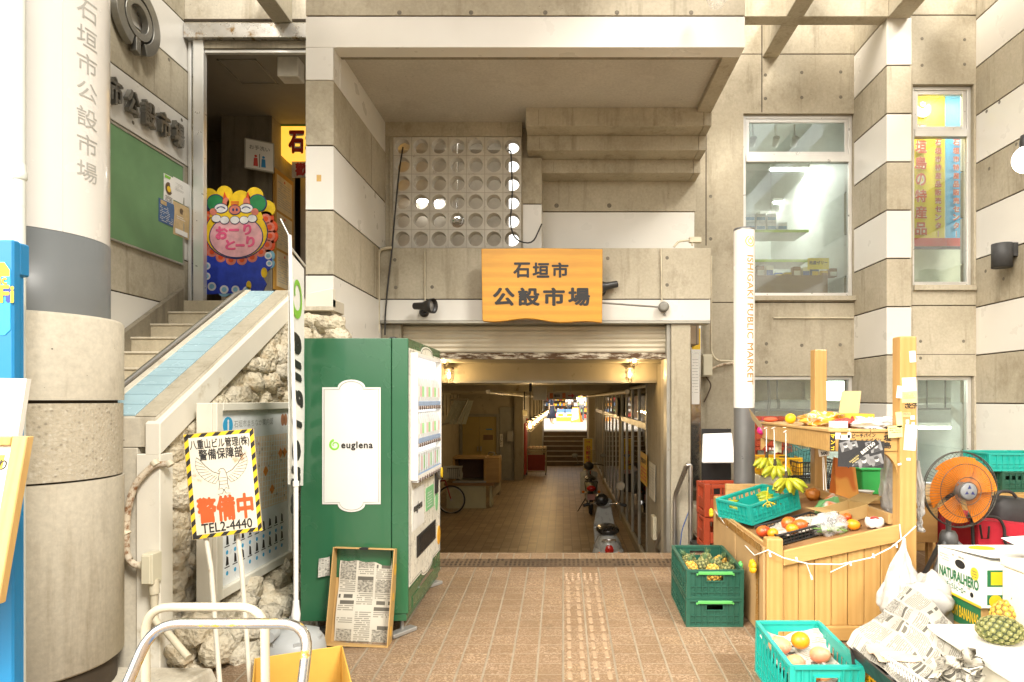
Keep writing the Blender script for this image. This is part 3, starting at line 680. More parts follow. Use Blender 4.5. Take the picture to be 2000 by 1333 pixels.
# rooms behind the windows
RW = mat('room_white', (.72,.74,.70), .6, 0, .03)
mb = MB()
for (xa, xb, ya, yb, za, zb) in ((1.56, XC+.2, YW+.23, 12.0, 2.75, 6.05), (1.56, 6.5, YW+.23, 13.0, .25, 2.72)):
    mb.box(xa, xb, yb, yb+.1, za, zb, 0); mb.box(xa-.1, xa, ya, yb, za, zb, 0); mb.box(xb, xb+.1, ya, yb, za, zb, 0); mb.box(xa, xb, ya, yb, zb, zb+.02, 0); mb.box(xa, xb, ya, yb, za-.02, za, 1)
mb.box(XC+.31, 6.5, YS+.23, YW+.2, .25, .27, 1); mb.box(XS+.31, 6.5, YS+.3, YW+.22, .3, 2.7, 0); mb.box(3.99, 6.5, YS+.23, YW+.23, 2.70, 2.73, 0)
mb.box(XC+.32, 5.2, 8.3, 8.35, 2.8, 6.0, 2); mb.box(XC+.32, 5.2, YS+.23, 8.3, 5.9, 5.95, 0); mb.box(XC+.32, 5.2, YS+.23, 8.3, 2.78, 2.8, 1)
mb.build('shop_interior', [RW, mat('shop_floor', (.4,.38,.33), .5), mat('cream_backing', (.72,.72,.55), .6)], B)
# ================================================================ LEFT SIDE
# stairs to the upper floor
STEPM = m_concrete('worn_step', (.46,.39,.27), (.58,.51,.37), (.30,.24,.15), .62)
st = thing('staircase', 'worn concrete stairs climbing to the upper entrance beside the noticeboard wall', 'stairs', (-3.5, 5.5, .2))
mb = MB(); nz = MB(); X0s, X1s = XW+.002, -2.36
for k in range(16):
    zt = ZU-.168*k; y1 = 7.30-.30*k+.3; y0 = y1-.30
    if k == 0: y1 = 7.299+.0
    x1 = X1s if k < 12 else -3.16
    if k == 0: continue
    mb.box(X0s, x1, y0, y1+(.3 if k > 1 else 0), .1 if k > 8 else zt-.5, zt-.022, 0)
    nz.box(X0s, x1, y0-.012, y1-.014, zt-.021, zt, 0)
mb.box(X0s, X1s, 7.29, 7.299, ZU-.2, ZU-.001, 0)
mb.build('riser', STEPM, st, .004); nz.build('tread', m_concrete('step_nosing', (.54,.47,.35), (.66,.60,.47), (.4,.33,.22), .62), st, .004)
mb = MB()
for k in range(2, 11, 2):
    zt = ZU-.168*k; y1 = 7.30-.30*k+.3; mb.box(-2.96, -2.675, y1-.322, y1-.3125, zt-.13, zt-.0); mb.box(-2.96, -2.675, y1-.315, y1-.25, zt, zt+.0025)
mb.build('warning_strip', YEL, st)
mb = MB()
mb.hexa([(X0s,3.9,.62),(X0s,7.28,2.72),(X0s,7.28,3.02),(X0s,3.9,.92)], [(X0s+.06,3.9,.62),(X0s+.06,7.28,2.72),(X0s+.06,7.28,3.02),(X0s+.06,3.9,.92)]); mb.build('skirting', COND, st)
# balustrade with coral-stone facing
def zc_(y): return 1.655+(y-3.60)*.5714            # top of the coping
bal = thing('stair_balustrade', 'sloping stair balustrade faced with rough coral stone under a pale blue tiled coping', 'balustrade', (-2.45, 4.4, .2))
Ya, Yb, Xb0, Xb1 = 3.60, 5.36, -2.66, -2.29
mb = MB()
def slope_bar(x0, x1, ya, yb, d0, d1, mi=0): mb.hexa([(x0,ya,zc_(ya)+d0),(x1,ya,zc_(ya)+d0),(x1,yb,zc_(yb)+d0),(x0,yb,zc_(yb)+d0)], [(x0,ya,zc_(ya)+d1),(x1,ya,zc_(ya)+d1),(x1,yb,zc_(yb)+d1),(x0,yb,zc_(yb)+d1)], mi)
slope_bar(Xb0, Xb1, Ya, Yb, -.17, 0, 0); slope_bar(Xb0-.0, Xb0+.045, Ya, Yb, .001, .016, 0); slope_bar(Xb1-.12, Xb1, Ya, Yb, .001, .012, 3)
slope_bar(Xb1-.05, Xb1+.035, Ya-.02, Yb, -.20, -.02, 1)
mb.box(Xb0+.002, Xb1-.105, Ya, Ya+.15, .1, zc_(Ya)-.171, 0); mb.box(Xb1-.10, Xb1+.035, Ya-.02, Ya+.10, .1, zc_(Ya)-.205, 1)
mb.box(Xb0+.01, Xb1-.16, Ya+.15, Yb+.3, .1, 1.45, 2); mb.hexa([(Xb0+.01,Ya+.16,1.4),(Xb1-.16,Ya+.16,1.4),(Xb1-.16,Yb,1.4),(Xb0+.01,Yb,1.4)], [(Xb0+.01,Ya+.16,zc_(Ya+.16)-.171),(Xb1-.16,Ya+.16,zc_(Ya+.16)-.171),(Xb1-.16,Yb,zc_(Yb)-.171),(Xb0+.01,Yb,zc_(Yb)-.171)], 2)
zl2 = zc_(Yb)
mb.box(Xb0, -1.93, Yb+.001, Yb+.28, zl2-.16, zl2-.06, 0); mb.box(Xb0+.1, -1.97, Yb+.05, Yb+.27, .1, zl2-.161, 2)
mb.hexa([(-2.16,Yb+.0,zl2-.13),(-1.93,Yb+.0,zl2-.13),(-1.93,Yb+.07,zl2-.13),(-2.16,Yb+.07,zl2-.13)],[(-2.16,Yb+.0,zl2-.02),(-1.93,Yb+.0,zl2+.03),(-1.93,Yb+.07,zl2+.03),(-2.16,Yb+.07,zl2-.02)],1)
mb.build('coping', [CONL, WHTD, COND, CON], bal, .006)
mb = MB(); n = 17; x0, x1 = Xb0+.047, Xb1-.122
for i in range(n):
    ya = Ya+.01+(Yb-Ya-.02)*i/n; yb = Ya+.01+(Yb-Ya-.02)*(i+1)/n-.011
    slope_bar(x0, x1, ya, yb, .002, .014, 0)
mb.build('blue_tiles', mat('pale_blue_tile', (.34,.49,.54), .25, 0, .09, 3, 0, 60, .5, .66, (.38,.30,.2)), bal, .002)
# stones
g = NT('coral_limestone'); c = g.ramp(g.noise(4, 7, .65), [(.25, (.52,.43,.29)), (.5, (.68,.60,.44)), (.75, (.77,.71,.57))])
c = g.mix(g.ramp(g.noise(7, 5, .6), [(.55, 0), (.75, .5)]), c, (.50,.30,.11)); c = g.mix(g.ramp(g.noise(2.1, 4), [(.5, 0), (.7, .6)]), c, (.40,.36,.29))
c = g.mix(g.ramp(g.vor(42), [(.06, .6), (.22, 0)]), c, (.25,.17,.08)); g.set(c, .9, 0, .15)
g.bump(g.math('ADD', g.noise(16, 8, .7), g.math('MULTIPLY', g.vor(34), .6)), .9, .03); STONE = g.mat
random.seed(11)
mb = MB()
def stone(c, ra, nrm='x', seed=0):
    def fn(d, q):
        k = 1.04+.42*noise.noise(d*1.7+Vector((seed*3.1, seed, 0)))+.22*noise.noise(d*3.4+Vector((0, seed*2.3, seed)))+.07*noise.noise(d*9+Vector((seed, 0, 5)))
        e = Vector((abs(d.x)**.75*(1 if d.x > 0 else -1), abs(d.y)**.75*(1 if d.y > 0 else -1), abs(d.z)**.75*(1 if d.z > 0 else -1)))
        return Vector((e.x*ra[0], e.y*ra[1], e.z*ra[2]))*k
    mb.ell(c, ra, 14, 9, RX(random.uniform(-25, 25)) @ RZ(random.uniform(-25, 25)), 0, fn)
z = .2; row = 0; sd = 0
while z < 2.5:
    hgt = random.uniform(.10, .16); y = Ya+.13+random.uniform(-.02, .03)
    while y < Yb+.12:
        wd = random.uniform(.11, .24); cy = y+wd/2; cz = z+hgt/2+random.uniform(-.02, .02)
        if cz+hgt*.3 < zc_(min(cy, Yb))-.19:
            sd += 1; stone((Xb1-.07+random.uniform(-.03, .025), cy, cz), (random.uniform(.08, .13), wd*.66, hgt*.68), seed=sd)
        y += wd*.93
    z += hgt*.93; row += 1
x = -2.34; 
for z in [i*.115+.9 for i in range(15)]:                # short return wall facing the front, at the landing
    x = -2.30
    while x < -1.84-(.05*((z-.9) > 1.35)):
        wd = random.uniform(.12, .22); sd += 1
        if z < 2.42-max(0, (x+2.0))*.9: stone((x+wd/2, Yb+.02+random.uniform(-.02,.02), z), (wd*.6, .10, .075), seed=sd)
        x += wd*.9
z = .2
while z < .50:
    y = Ya+.02
    while y < Yb+.1:
        for x in [-2.16+.17*k for k in range(4)]:
            if x > -2.12+(.55-z)*1.05 or (y > 4.0 and x > -1.82) or random.random() < .08: continue
            wd = random.uniform(.12, .2); sd += 1; stone((x+random.uniform(-.04,.04), y+wd/2, z+random.uniform(-.03,.03)), (wd*.62, wd*.60, random.uniform(.06,.09)), seed=sd)
        y += random.uniform(.12, .17)
    z += .12
mb.build('stone_facing', STONE, bal)
MB().hexa([(-2.72,3.28,.16),(-2.0,3.22,.16),(-1.92,3.58,.17),(-2.72,3.58,.17)], [(-2.70,3.30,.26),(-2.02,3.25,.255),(-1.95,3.56,.265),(-2.70,3.57,.27)]).build('ledge', CONL, bal, .01)
mb = MB(); mb.sheet(lambda u, v: (Xb1-.055+wob((u*9, v*9, 2), 1, .025).x, Ya+.12+(Yb-Ya-.1)*u, .15+(zc_(Ya+.12+(Yb-Ya-.1)*u)-.36)*v), 40, 40); mb.build('mortar', m_concrete('rubble_mortar', (.30,.25,.17), (.42,.36,.26)), bal)
hr = thing('stair_handrail', 'brushed steel handrail along the stairs', 'handrail', (-2.68, 4.4, 1.9))
pts = [(-2.72, 3.3, 1.455), (-2.72, 5.36, zc_(5.36)-.02), (-2.70, 5.50, zc_(5.42)-.02), (-2.62, 5.65, zc_(5.42)-.12)]
MB().tube(fillet(pts, .08), .028, 14).build('rail', STEEL, hr)
mb = MB()
for y in (3.9, 4.7, 5.35): mb.tube([(-2.72, y, zc_(y)-.03), (-2.66, y, zc_(y)-.09)], .01, 8)
mb.build('bracket', STEEL, hr)
# conduit with junction box on the end of the balustrade
cd = thing('rusty_conduit', 'rust-streaked curved conduit running into a cream junction box on the balustrade end', 'conduit', (-2.3, 3.55, .9))
def Q(px, py, Y): return W(px, py, Y)
pts = [Q(330, 906, 3.60), Q(300, 908, 3.56), Q(262, 945, 3.54), Q(246, 1010, 3.54), Q(247, 1085, 3.54), Q(262, 1106, 3.54), Q(292, 1104, 3.54)]
MB().tube(fillet(pts, .09, 4), .018, 10).build('pipe', RUST, cd)
mb = MB(); a, b = Q(278, 1082, 3.50), Q(322, 1132, 3.60); mb.box(a.x, b.x, 3.49, 3.575, b.z, a.z); mb.box(a.x+.006, b.x-.006, 3.478, 3.489, b.z+.006, a.z-.006)
mb.build('junction_box', CREAM, cd, .004)
mb = MB(); mb.tube([Q(300, 1132, 3.53), Q(302, 1160, 3.53)], .026, 12); mb.tube(fillet([Q(302, 1150, 3.53), Q(300, 1212, 3.53), Q(322, 1230, 3.5), Q(368, 1285, 3.42)], .05), .019, 10); mb.tube([Q(285, 1104, 3.53), Q(276, 1105, 3.53)], .025, 12); mb.tube([Q(299, 1203, 3.53), Q(299, 1214, 3.53)], .024, 10)
for q, y in (((331, 906), 3.6), ((303, 905), 3.56), ((246, 1040), 3.54)): mb.tube([Q(q[0]-3, q[1]-4, y), Q(q[0]+3, q[1]+4, y)], .022, 10)
mb.build('fitting', CONDUIT, cd)
# foreground column
cx, cy = -2.757, 3.3
col = thing('round_column', 'thick round column of concrete sleeved in white and grey with vertical lettering', 'column', (cx, cy, .17))
T = TR(cx, cy, 0)
def zr(py): return Z_(py, 3.3)
mb = MB(); rb, rs = .408, .345
mb.lathe([(rb, zr(935)), (rb, zr(1290)), (rb-.02, zr(1296)), (rb-.06, zr(1298))][::-1], 56, T, 0); mb.lathe([(rb, zr(782)), (rb, zr(628)+.0), (rb-.012, zr(622)), (rs-.03, zr(620))], 56, T, 0)
mb.lathe([(rb-.006, zr(931)), (rb-.004, zr(788))], 56, T, 1); mb.lathe([(rb-.03, .1), (rb-.03, zr(700))], 40, T, 2); mb.lathe([(rb-.055, .1), (rb-.055, zr(1295))], 40, T, 1)
mb.box(cx+.12, cx+.25, cy-.4, cy-.3, zr(0), zr(0)+.001, 2)
mb.build('base', [CONL, AGG, JNT], col)
mb = MB(); mb.lathe([(rs+.002, zr(622)), (rs+.002, zr(470)), (rs, zr(470))], 64, T, 0); mb.build('grey_band', mat('grey_band', (.17,.18,.18), .42, 0, .05, 2, 0, 60, .4, .70, (.3,.3,.27)), col)
mb = MB(); mb.lathe([(rs, zr(469)), (rs, 7.4)], 64, T, 0); mb.tube([(cx+math.cos(R(-28))*(rs), cy+math.sin(R(-28))*rs, zr(469)), (cx+math.cos(R(-28))*rs, cy+math.sin(R(-28))*rs, 7.4)], .003, 6)
mb.build('white_sleeve', mat('white_sleeve', (.76,.74,.69), .22, 0, .02, 2, 0, 60, .5, None, None, .3), col)
mb = MB(); A0 = R(-8)
for i, ch in enumerate('石垣市公設市場'):
    py = 33+i*(343-33)/6; wd = .20
    def wrap(x, y, z, py=py): a = A0+x/(rs); return Vector((cx+(rs+.0005+z)*math.cos(a), cy+(rs+.0005+z)*math.sin(a), zr(py)+y))
    mb.text(ch, None, h=.10 if ch != '公' else .09, w=.118, wrap=wrap, bold=0, d=.001)
mb.build('lettering', GREYCOL, col)
dp = thing('drain_pipe', 'pale drain pipe with a coupling running up the far left wall', 'pipe', (-2.209, 2.6, .15))
mb = MB(); mb.tube([(-2.209, 2.60, .1), (-2.209, 2.60, 7.4)], .021, 16); mb.build('pipe', mat('pale_pipe', (.66,.70,.64), .35, 0, .03), dp)
mb = MB(); zz_ = Z_(335, 2.6); mb.lathe([(.023, zz_-.035), (.026, zz_-.03), (.026, zz_-.005), (.023, zz_), (.023, zz_+.025), (.021, zz_+.03)], 20, TR(-2.209, 2.60, 0)); mb.build('coupling', mat('pale_pipe'), dp)
tag(MB().box(-3.6, -2.24, 2.625, 2.65, .1, 7.4).build('pale_wall', mat('pale_green_wall', (.70,.74,.68), .45, 0, .03, 2)), 'narrow pale green wall at the left edge behind the drain pipe', 'wall')
# emblem, wall lettering, notice board
em = thing('wall_emblem', 'large steel ring emblem fixed high on the stair side wall', 'emblem', (XW, 6.3, 5.1))
def LW(px, py): Y = XW*F/(px-VX); return Y, Z_(py, Y)
f0 = fr((XW, 0, 0), (0,1,0)); mb = MB(); Yc, Zc = LW(254, 38)
ring(mb, f0, Yc, Zc, .225, .335, .03, .10, 0, -70, 250, 40); ring(mb, f0, Yc, Zc, .135, .205, .03, .10, 0, 0, 360, 36)
mb.prism(rect(Yc-.02, Yc+.02, Zc+.20, Zc+.34), f0, .03, .095, 0); mb.prism([(Yc-.05, Zc-.34), (Yc+.02, Zc-.36), (Yc+.02, Zc-.20), (Yc-.05, Zc-.20)], f0, .03, .098, 0)
for a in (45, 135, 225, 315): mb.prism(disc(Yc+.17*math.cos(R(a)), Zc+.17*math.sin(R(a)), .02, .02, 8), f0, -.01, .03, 0)
mb.build('ring', DSTEEL, em, .004)
lt = thing('building_letters', 'raised steel market name lettering on the stair side wall', 'lettering', (XW, 6.2, 4.7))
mb = MB(); cs = '石垣市公設市場'; pxs = [0, 0, 222, 246, 281, 311, 339]; pys = [0, 0, 158, 172, 191, 212, 233]
ys = [LW(a, b) for a, b in zip(pxs[2:], pys[2:])]; dy = ys[3][0]-ys[2][0]
for i, ch in enumerate(cs):
    Yq, Zq = (ys[2][0]+(i-4)*dy, 4.735)
    mb.text(ch, fr((XW+.02, Yq, Zq), (0,1,0)), w=dy*.72, h=.27 if ch != '公' else .25, bold=.035, d=.045)
mb.build('lettering', DSTEEL, lt)
nb = thing('notice_board', 'faded green notice board pinned with a few papers on the stair wall', 'notice board', (XW, 6.3, 3.6))
ya, za_ = LW(150, 300); yb = 7.33; zt_, zb_n = Z_(337, 7.33)+.0, Z_(515, 7.33)
zt_ = 4.42; zb_n = 3.315
mb = MB(); mb.box(XW+.001, XW+.022, 5.2, yb, zb_n, zt_); mb.build('board', mat('faded_green', (.155,.285,.135), .65, 0, .12, 2.2, .1, 20, .3, .69, (.17,.12,.06)), nb)
mb = MB(); mb.box(XW+.001, XW+.03, 5.2, yb+.02, zt_+.001, zt_+.02); mb.box(XW+.001, XW+.03, 5.2, yb+.02, zb_n-.02, zb_n-.001); mb.box(XW+.001, XW+.03, yb+.001, yb+.02, zb_n, zt_); mb.build('trim', ALUD, nb)
def pin(name, px0, px1, py0, py1, label, cat, paint):     # paper pinned to the green board, seen at a slant; y given at the left edge
    y0, z1 = LW(px0, py0); _, z0 = LW(px0, py1); y1 = XW*F/(px1-VX)
    b = MB(); x = XW+.024+.002*random.random()
    b.sheet(lambda u, v: (x+.012*math.sin(v*2.5)*u+wob((y0+u, 0, v), 3, .004).x, y0+(y1-y0)*u, z0+(z1-z0)*v), 8, 8, 0, .0)
    f = fr((x+.0065, y0, z0), (0,1,0)); Wd, Hh = y1-y0, z1-z0; ms = paint(b, f, Wd, Hh)
    tag(b.build(name, ms), label, cat)
def lines(b, f, x0, x1, y0, y1, n, mi, th=.35, seed=1, d=.0006):
    rnd = random.Random(seed); dy_ = (y1-y0)/n
    for i in range(n):
        y = y1-dy_*(i+.5); x = x0
        while x < x1:
            w_ = min(rnd.uniform(.05, .22)*(x1-x0), x1-x)
            if rnd.random() < .85: b.prism(rect(x, x+w_*.85, y-dy_*th/2, y+dy_*th/2), f, d*.5, d, mi)
            x += w_
LBLUE = mat('poster_blue', (.06,.13,.27), .6, 0, .2, 14); SAND = mat('poster_sand', (.55,.40,.20), .35, 0, .2, 10)
def p1(b, f, w_, h): b.prism(rect(.01, w_-.01, h*.86, h-.01), f, 0, .001, 1); ring(b, f, w_*.5, h*.52, 0, w_*.38, .0, .001, 2, sy=1.1); ring(b, f, w_*.5, h*.5, 0, w_*.2, .001, .002, 3); lines(b, f, w_*.1, w_*.9, h*.03, h*.24, 4, 4); return [PAPER, GRN, mat('dark_food', (.12,.07,.03), .5, 0, .4, 20), YEL, INK]
def p2(b, f, w_, h): lines(b, f, w_*.1, w_*.9, h*.45, h*.8, 6, 1, .2, 3); return [PAPER, GREYINK]
def p3(b, f, w_, h): lines(b, f, w_*.06, w_*.94, h*.05, h*.75, 9, 1, .25, 5); b.prism(rect(w_*.1, w_*.5, h*.78, h*.95), f, 0, .001, 2); return [LBLUE, PAPER, SAND]
def p4(b, f, w_, h): b.prism(disc(w_*.5, h*.78, w_*.12), f, 0, .001, 1); lines(b, f, w_*.2, w_*.8, h*.5, h*.62, 2, 2, .3, 6); b.prism(rect(w_*.1, w_*.9, h*.05, h*.2), f, 0, .001, 2); return [SAND, mat('dark_food'), PAPER]
pin('food_poster', 315, 333, 338, 392, 'food poster with green header pinned to the green board', 'poster', p1)
pin('notice_sheet', 334, 365, 345, 390, 'white typed notice sheet at the upper right corner of the green board', 'notice', p2)
pin('blue_leaflet', 305, 334, 386, 432, 'dark blue leaflet pinned below the food poster', 'leaflet', p3)
pin('brown_poster', 334, 364, 392, 457, 'shiny brown poster in plastic beneath the white notice sheet', 'poster', p4)
# tall blue cabinet at the left edge
BLUEP = mat('cabinet_blue', (.012,.205,.44), .35, 0, .08, 2, .03, 8)
cb_ = thing('blue_cabinet', 'tall bright blue steel cabinet cut by the left edge of the photo', 'cabinet', (-2.3, 2.4, .12))
mb = MB(); zt_ = Z_(540, 2.4); mb.box(-2.9, -2.02, 2.35, 2.385, .13, Z_(468, 2.35)); mb.box(-2.88, -2.035, 2.386, 2.42, .16, Z_(478, 2.4)); mb.box(-2.87, -2.29, 2.421, 2.58, .13, 2.2); mb.box(-2.6, -2.025, 2.384, 2.432, zt_, Z_(476, 2.4)); mb.box(-2.6, -2.03, 2.384, 2.432, .12, .19)
mb.build('body', BLUEP, cb_, .006)
mb = MB(); f = fr((0, 2.349, 0)); xr = X_(21, 2.35); zb, zt_ = Z_(655, 2.35), Z_(512, 2.35)
mb.prism([(xr-.4, zb), (xr-.02, zb), (xr, zb+.02), (xr, zt_-.03), (xr-.02, zt_), (xr-.4, zt_)], f, 0, .001, 0); mb.prism([(xr-.4, Z_(545, 2.35)), (xr-.002, Z_(540, 2.35)), (xr-.002, zt_-.03), (xr-.022, zt_-.002), (xr-.4, zt_-.002)], f, .001, .0015, 1)
mb.text('Public', f, h=.036, bold=.04, d=.0025, mi=2, cx=X_(-14, 2.35), cy=Z_(547, 2.35)); 
for b_, m_, d_ in ((.10, 3, .0022), (.03, 1, .003)): mb.text('Wi-Fi', f, h=.066, bold=b_, d=d_, mi=m_, cx=X_(-24, 2.35), cy=Z_(575, 2.35))
mb.build('sticker', [mat('sticker_cyan', (.03,.42,.68), .4), YEL, mat('sticker_gold', (.75,.33,.02), .4), mat('sticker_navy', (.02,.05,.30), .4)], cb_)
# menu easel at the left edge
me_ = thing('menu_board', 'wood framed menu board leaning at the left edge before the blue cabinet', 'sign board', (-1.95, 2.2, .12))
mb = MB(); a, b = Q(53, 853, 2.12), Q(-4, 1182, 2.0); c0 = Vector((-.06, 0, 0))
mb.hexa([a, a+Vector((-.05,0,0)), b+Vector((-.05,0,0)), b], [p+Vector((0,.03,0)) for p in (a, a+Vector((-.05,0,0)), b+Vector((-.05,0,0)), b)])
mb.hexa([a+Vector((-.051,0,0)), a+Vector((-.9,0,0)), a+Vector((-.9,0,-.03)), a+Vector((-.056,0,-.03))], [p+Vector((0,.03,0)) for p in (a+Vector((-.051,0,0)), a+Vector((-.9,0,0)), a+Vector((-.9,0,-.03)), a+Vector((-.056,0,-.03)))])
PINE = m_wood('pine', (.52,.31,.10), (.64,.42,.16), 2, 1.3)
mb.build('frame', PINE, me_, .003)
mb = MB(); p = [a+Vector((-.055,.014,-.031)), a+Vector((-.9,.014,-.031)), b+Vector((-.9,.014,0)), b+Vector((-.053,.014,0))]; mb.hexa(p, [q+Vector((0,.006,0)) for q in p], 0)
f = fr(a+Vector((-.056,.010,-.05)), (1,0,0), (a-b)); mb.prism(rect(-.4, -.022, -.085, -.012), f, 0, .0015, 1); mb.text('あわもり', f, h=.036, bold=.02, d=.0025, mi=2, cx=-.085, cy=-.045)
mb.prism(rect(-.4, -.028, -.28, -.10), f, 0, .0015, 3)
mb.build('menu_sheet', [PAPER, YEL, INK, mat('dark_food')], me_)
tag(MB().hexa([Q(-60, 738, 2.2), Q(52, 740, 2.2), Q(34, 855, 2.2), Q(-60, 850, 2.2)], [Q(-60, 738, 2.2)+Vector((0,.02,0)), Q(52, 740, 2.2)+Vector((0,.02,0)), Q(34, 855, 2.2)+Vector((0,.02,0)), Q(-60, 850, 2.2)+Vector((0,.02,0))]).build('white_card', PAPER), 'blank white card standing behind the wood framed menu board', 'card')
# town map sign on the stone wall
ib = thing('information_sign', 'white framed town map sign standing against the stone wall', 'information sign', (-2.15, 4.4, .2))
y0i, y1i, zt_, zb_i, xi = 3.86, 4.97, 1.735, .53, -2.10
mb = MB(); mb.box(-2.215, xi-.02, y0i, y1i, zb_i, zt_); 
for q in ((y0i, y0i+.07, zb_i, zt_), (y1i-.04, y1i, zb_i, zt_)): mb.box(xi-.019, xi+.012, *q[:2], *q[2:])
mb.box(xi-.019, xi+.012, y0i+.071, y1i-.041, zt_-.05, zt_); mb.box(xi-.019, xi+.012, y0i+.071, y1i-.041, zb_i, zb_i+.06); mb.box(-2.2, xi-.02, y0i+.02, y0i+.1, .2, zb_i-.001)
mb.build('frame', mat('pale_cream_frame', (.76,.72,.60), .42, 0, .05, 4), ib, .004)
mb = MB(); f = fr((xi-.019, y0i+.071, zb_i+.06), (0,1,0)); w_, h_ = y1i-y0i-.112, zt_-zb_i-.11
mb.prism(rect(0, w_, 0, h_), f, 0, .002, 0); mb.prism(rect(.30*w_, w_*.98, h_*.36, h_*.83), f, .002, .003, 1)
mb.prism(disc(w_*.11, h_*.915, w_*.06, h_*.05), f, .002, .003, 2); mb.text('i', f, h=h_*.07, bold=.06, mi=0, cx=w_*.11, cy=h_*.915, d=.004)
mb.text('石垣市まちなか案内図', f, w=w_*.55, h=h_*.042, mi=3, cx=w_*.46, cy=h_*.92, d=.003)
mb.text('Ishigaki City Map', f, w=w_*.25, mi=3, cx=w_*.30, cy=h_*.868, d=.003)
rnd = random.Random(5)
for i in range(16): mb.prism([(w_*(.31+.041*i), h_*.365), (w_*(.316+.041*i), h_*.365), (min(w_*.98, w_*(.356+.041*i)), h_*.825), (min(w_*.98, w_*(.350+.041*i)), h_*.825)], f, .003, .0036, 0)
for i in range(14): mb.prism([(w_*.31, h_*(.38+.032*i)), (w_*.97, h_*(.365+.032*i)), (w_*.97, h_*(.369+.032*i)), (w_*.31, h_*(.384+.032*i))], f, .003, .0036, 0)
mb.prism([(w_*.30, h_*.36), (w_*.46, h_*.36), (w_*.44, h_*.47), (w_*.36, h_*.56), (w_*.30, h_*.58)], f, .0036, .0042, 2)
for a, b in ((.86, .70), (.72, .47), (.62, .6), (.93, .70)): mb.prism([(w_*a, h_*(b-.035)), (w_*(a+.04), h_*b), (w_*a, h_*(b+.035)), (w_*(a-.04), h_*b)], f, .0036, .0044, 4)
for i in range(22): x, y = rnd.uniform(.34, .94), rnd.uniform(.4, .8); mb.text(rnd.choice('市港通店橋町'), f, h=.02, mi=5 if i % 3 else 6, cx=w_*x, cy=h_*y, d=.0046)
mb.prism(rect(.04*w_, .30*w_, h_*.30, h_*.345), f, .002, .003, 2)
for r in range(2):
    for i in range(9):
        x = w_*(.10+.098*i); y = h_*(.23-.12*r); mb.prism(disc(x, y-h_*.045, .014, .014, 12), f, .002, .003, 2); mb.prism([(x-.02+rnd.uniform(0,.01), y), (x+.02, y+rnd.uniform(-.01, .01)), (x+.012, y+.05), (x-.008, y+.06)], f, .002, .003, 5); mb.prism(rect(x-.03, x+.03, y-.014, y-.008), f, .002, .003, 5)
for i in range(14): mb.prism(rect(.015, .03, h_*(.03+.022*i), h_*(.044+.022*i)), f, .002, .003, 6)
mb.text('i', f, h=.02, mi=3, cx=w_*.92, cy=h_*.93, d=.003); ring(mb, f, w_*.90, h_*.925, .0, .03, .002, .003, 6, sy=1.5); ring(mb, f, w_*.95, h_*.925, .0, .03, .002, .003, 6, sy=1.5)
mb.build('map_panel', [mat('sign_white', (.83,.85,.83), .35), mat('map_peach', (.82,.66,.47), .5), mat('map_blue', (.04,.36,.62), .5), GREYINK, ORG, INK, mat('map_brown', (.42,.17,.07), .5)], ib)
# hand painted guard sign on stakes
sg = thing('guard_sign', 'rusty white guard sign with yellow and black striped border on two white stakes', 'sign', (-1.75, 3.35, .2))
A, Bq, C, D_ = Q(362, 850, 3.25), Q(500, 838, 3.36), Q(509, 1029, 3.36), Q(371, 1062, 3.25)
rt = (Bq-A); f = fr((A+Bq+C+D_)/4, rt, ((A-D_)+(Bq-C))); w_ = rt.length; h_ = (A-D_).length*.98
mb = MB(); mb.prism(rect(-w_/2, w_/2, -h_/2, h_/2), f, -.03, 0, 0); mb.prism(rect(-w_/2+.022, w_/2-.022, -h_/2+.022, h_/2-.022), f, .0012, .002, 2)
mb.prism(rect(-w_/2+.002, w_/2-.002, -h_/2+.002, h_/2-.002), f, 0, .001, 1)
def stripes(x0, x1, y0, y1, hor):
    L = (x1-x0) if hor else (y1-y0); s = .062; k = 0; wd = (y1-y0) if hor else (x1-x0)
    while k*s < L-wd:
        a = k*s; b = a+s*.45
        if hor: mb.prism([(x0+a, y0), (x0+b, y0), (x0+b+wd, y1), (x0+a+wd, y1)], f, .001, .0018, 3)
        else: mb.prism([(x0, y0+a), (x1, y0+a+wd), (x1, y0+b+wd), (x0, y0+b)], f, .001, .0018, 3)
        k += 1
e = .003
stripes(-w_/2+e, w_/2-e, h_/2-.022, h_/2-e, True); stripes(-w_/2+e, w_/2-e, -h_/2+e, -h_/2+.022, True); stripes(-w_/2+e, -w_/2+.022, -h_/2, h_/2, False); stripes(w_/2-.022, w_/2-e, -h_/2, h_/2, False)
for tx, cy_, ww, hh, bo, mi in (('八重山ビル管理(株)', .385, .84, .058, .02, 3), ('警備保障部', .29, .62, .058, .02, 3), ('警備中', -.235, .80, .135, .045, 4), ('TEL2-4440', -.405, .72, .050, .015, 3)): mb.text(tx, f, w=w_*ww, h=hh, bold=bo, mi=mi, cy=h_*cy_, d=.003)
def L3(pts, r=.0012): mb.tube([f @ Vector((x, y, .0025)) for x, y in pts], r, 4, 3)
for sx in (-1, 1):                                   # line-drawn eagle with raised wings above a star
    lead = [(.016,.052), (.045,.066), (.075,.098), (.098,.132), (.112,.146)]; L3([(sx*x, y) for x, y in lead], .0015)
    tips = [(.118,.128), (.120,.108), (.117,.088), (.110,.068), (.099,.049), (.085,.032), (.069,.018), (.052,.008), (.036,.004)]
    roots = [(.088,.108), (.078,.092), (.070,.078), (.062,.068), (.053,.058), (.044,.050), (.036,.043), (.028,.036), (.021,.028)]
    prev = (.112,.146)
    for (tx, ty), (rx_, ry_) in zip(tips, roots): L3([(sx*prev[0], prev[1]), (sx*tx, ty), (sx*rx_, ry_)], .0010); prev = (tx, ty)
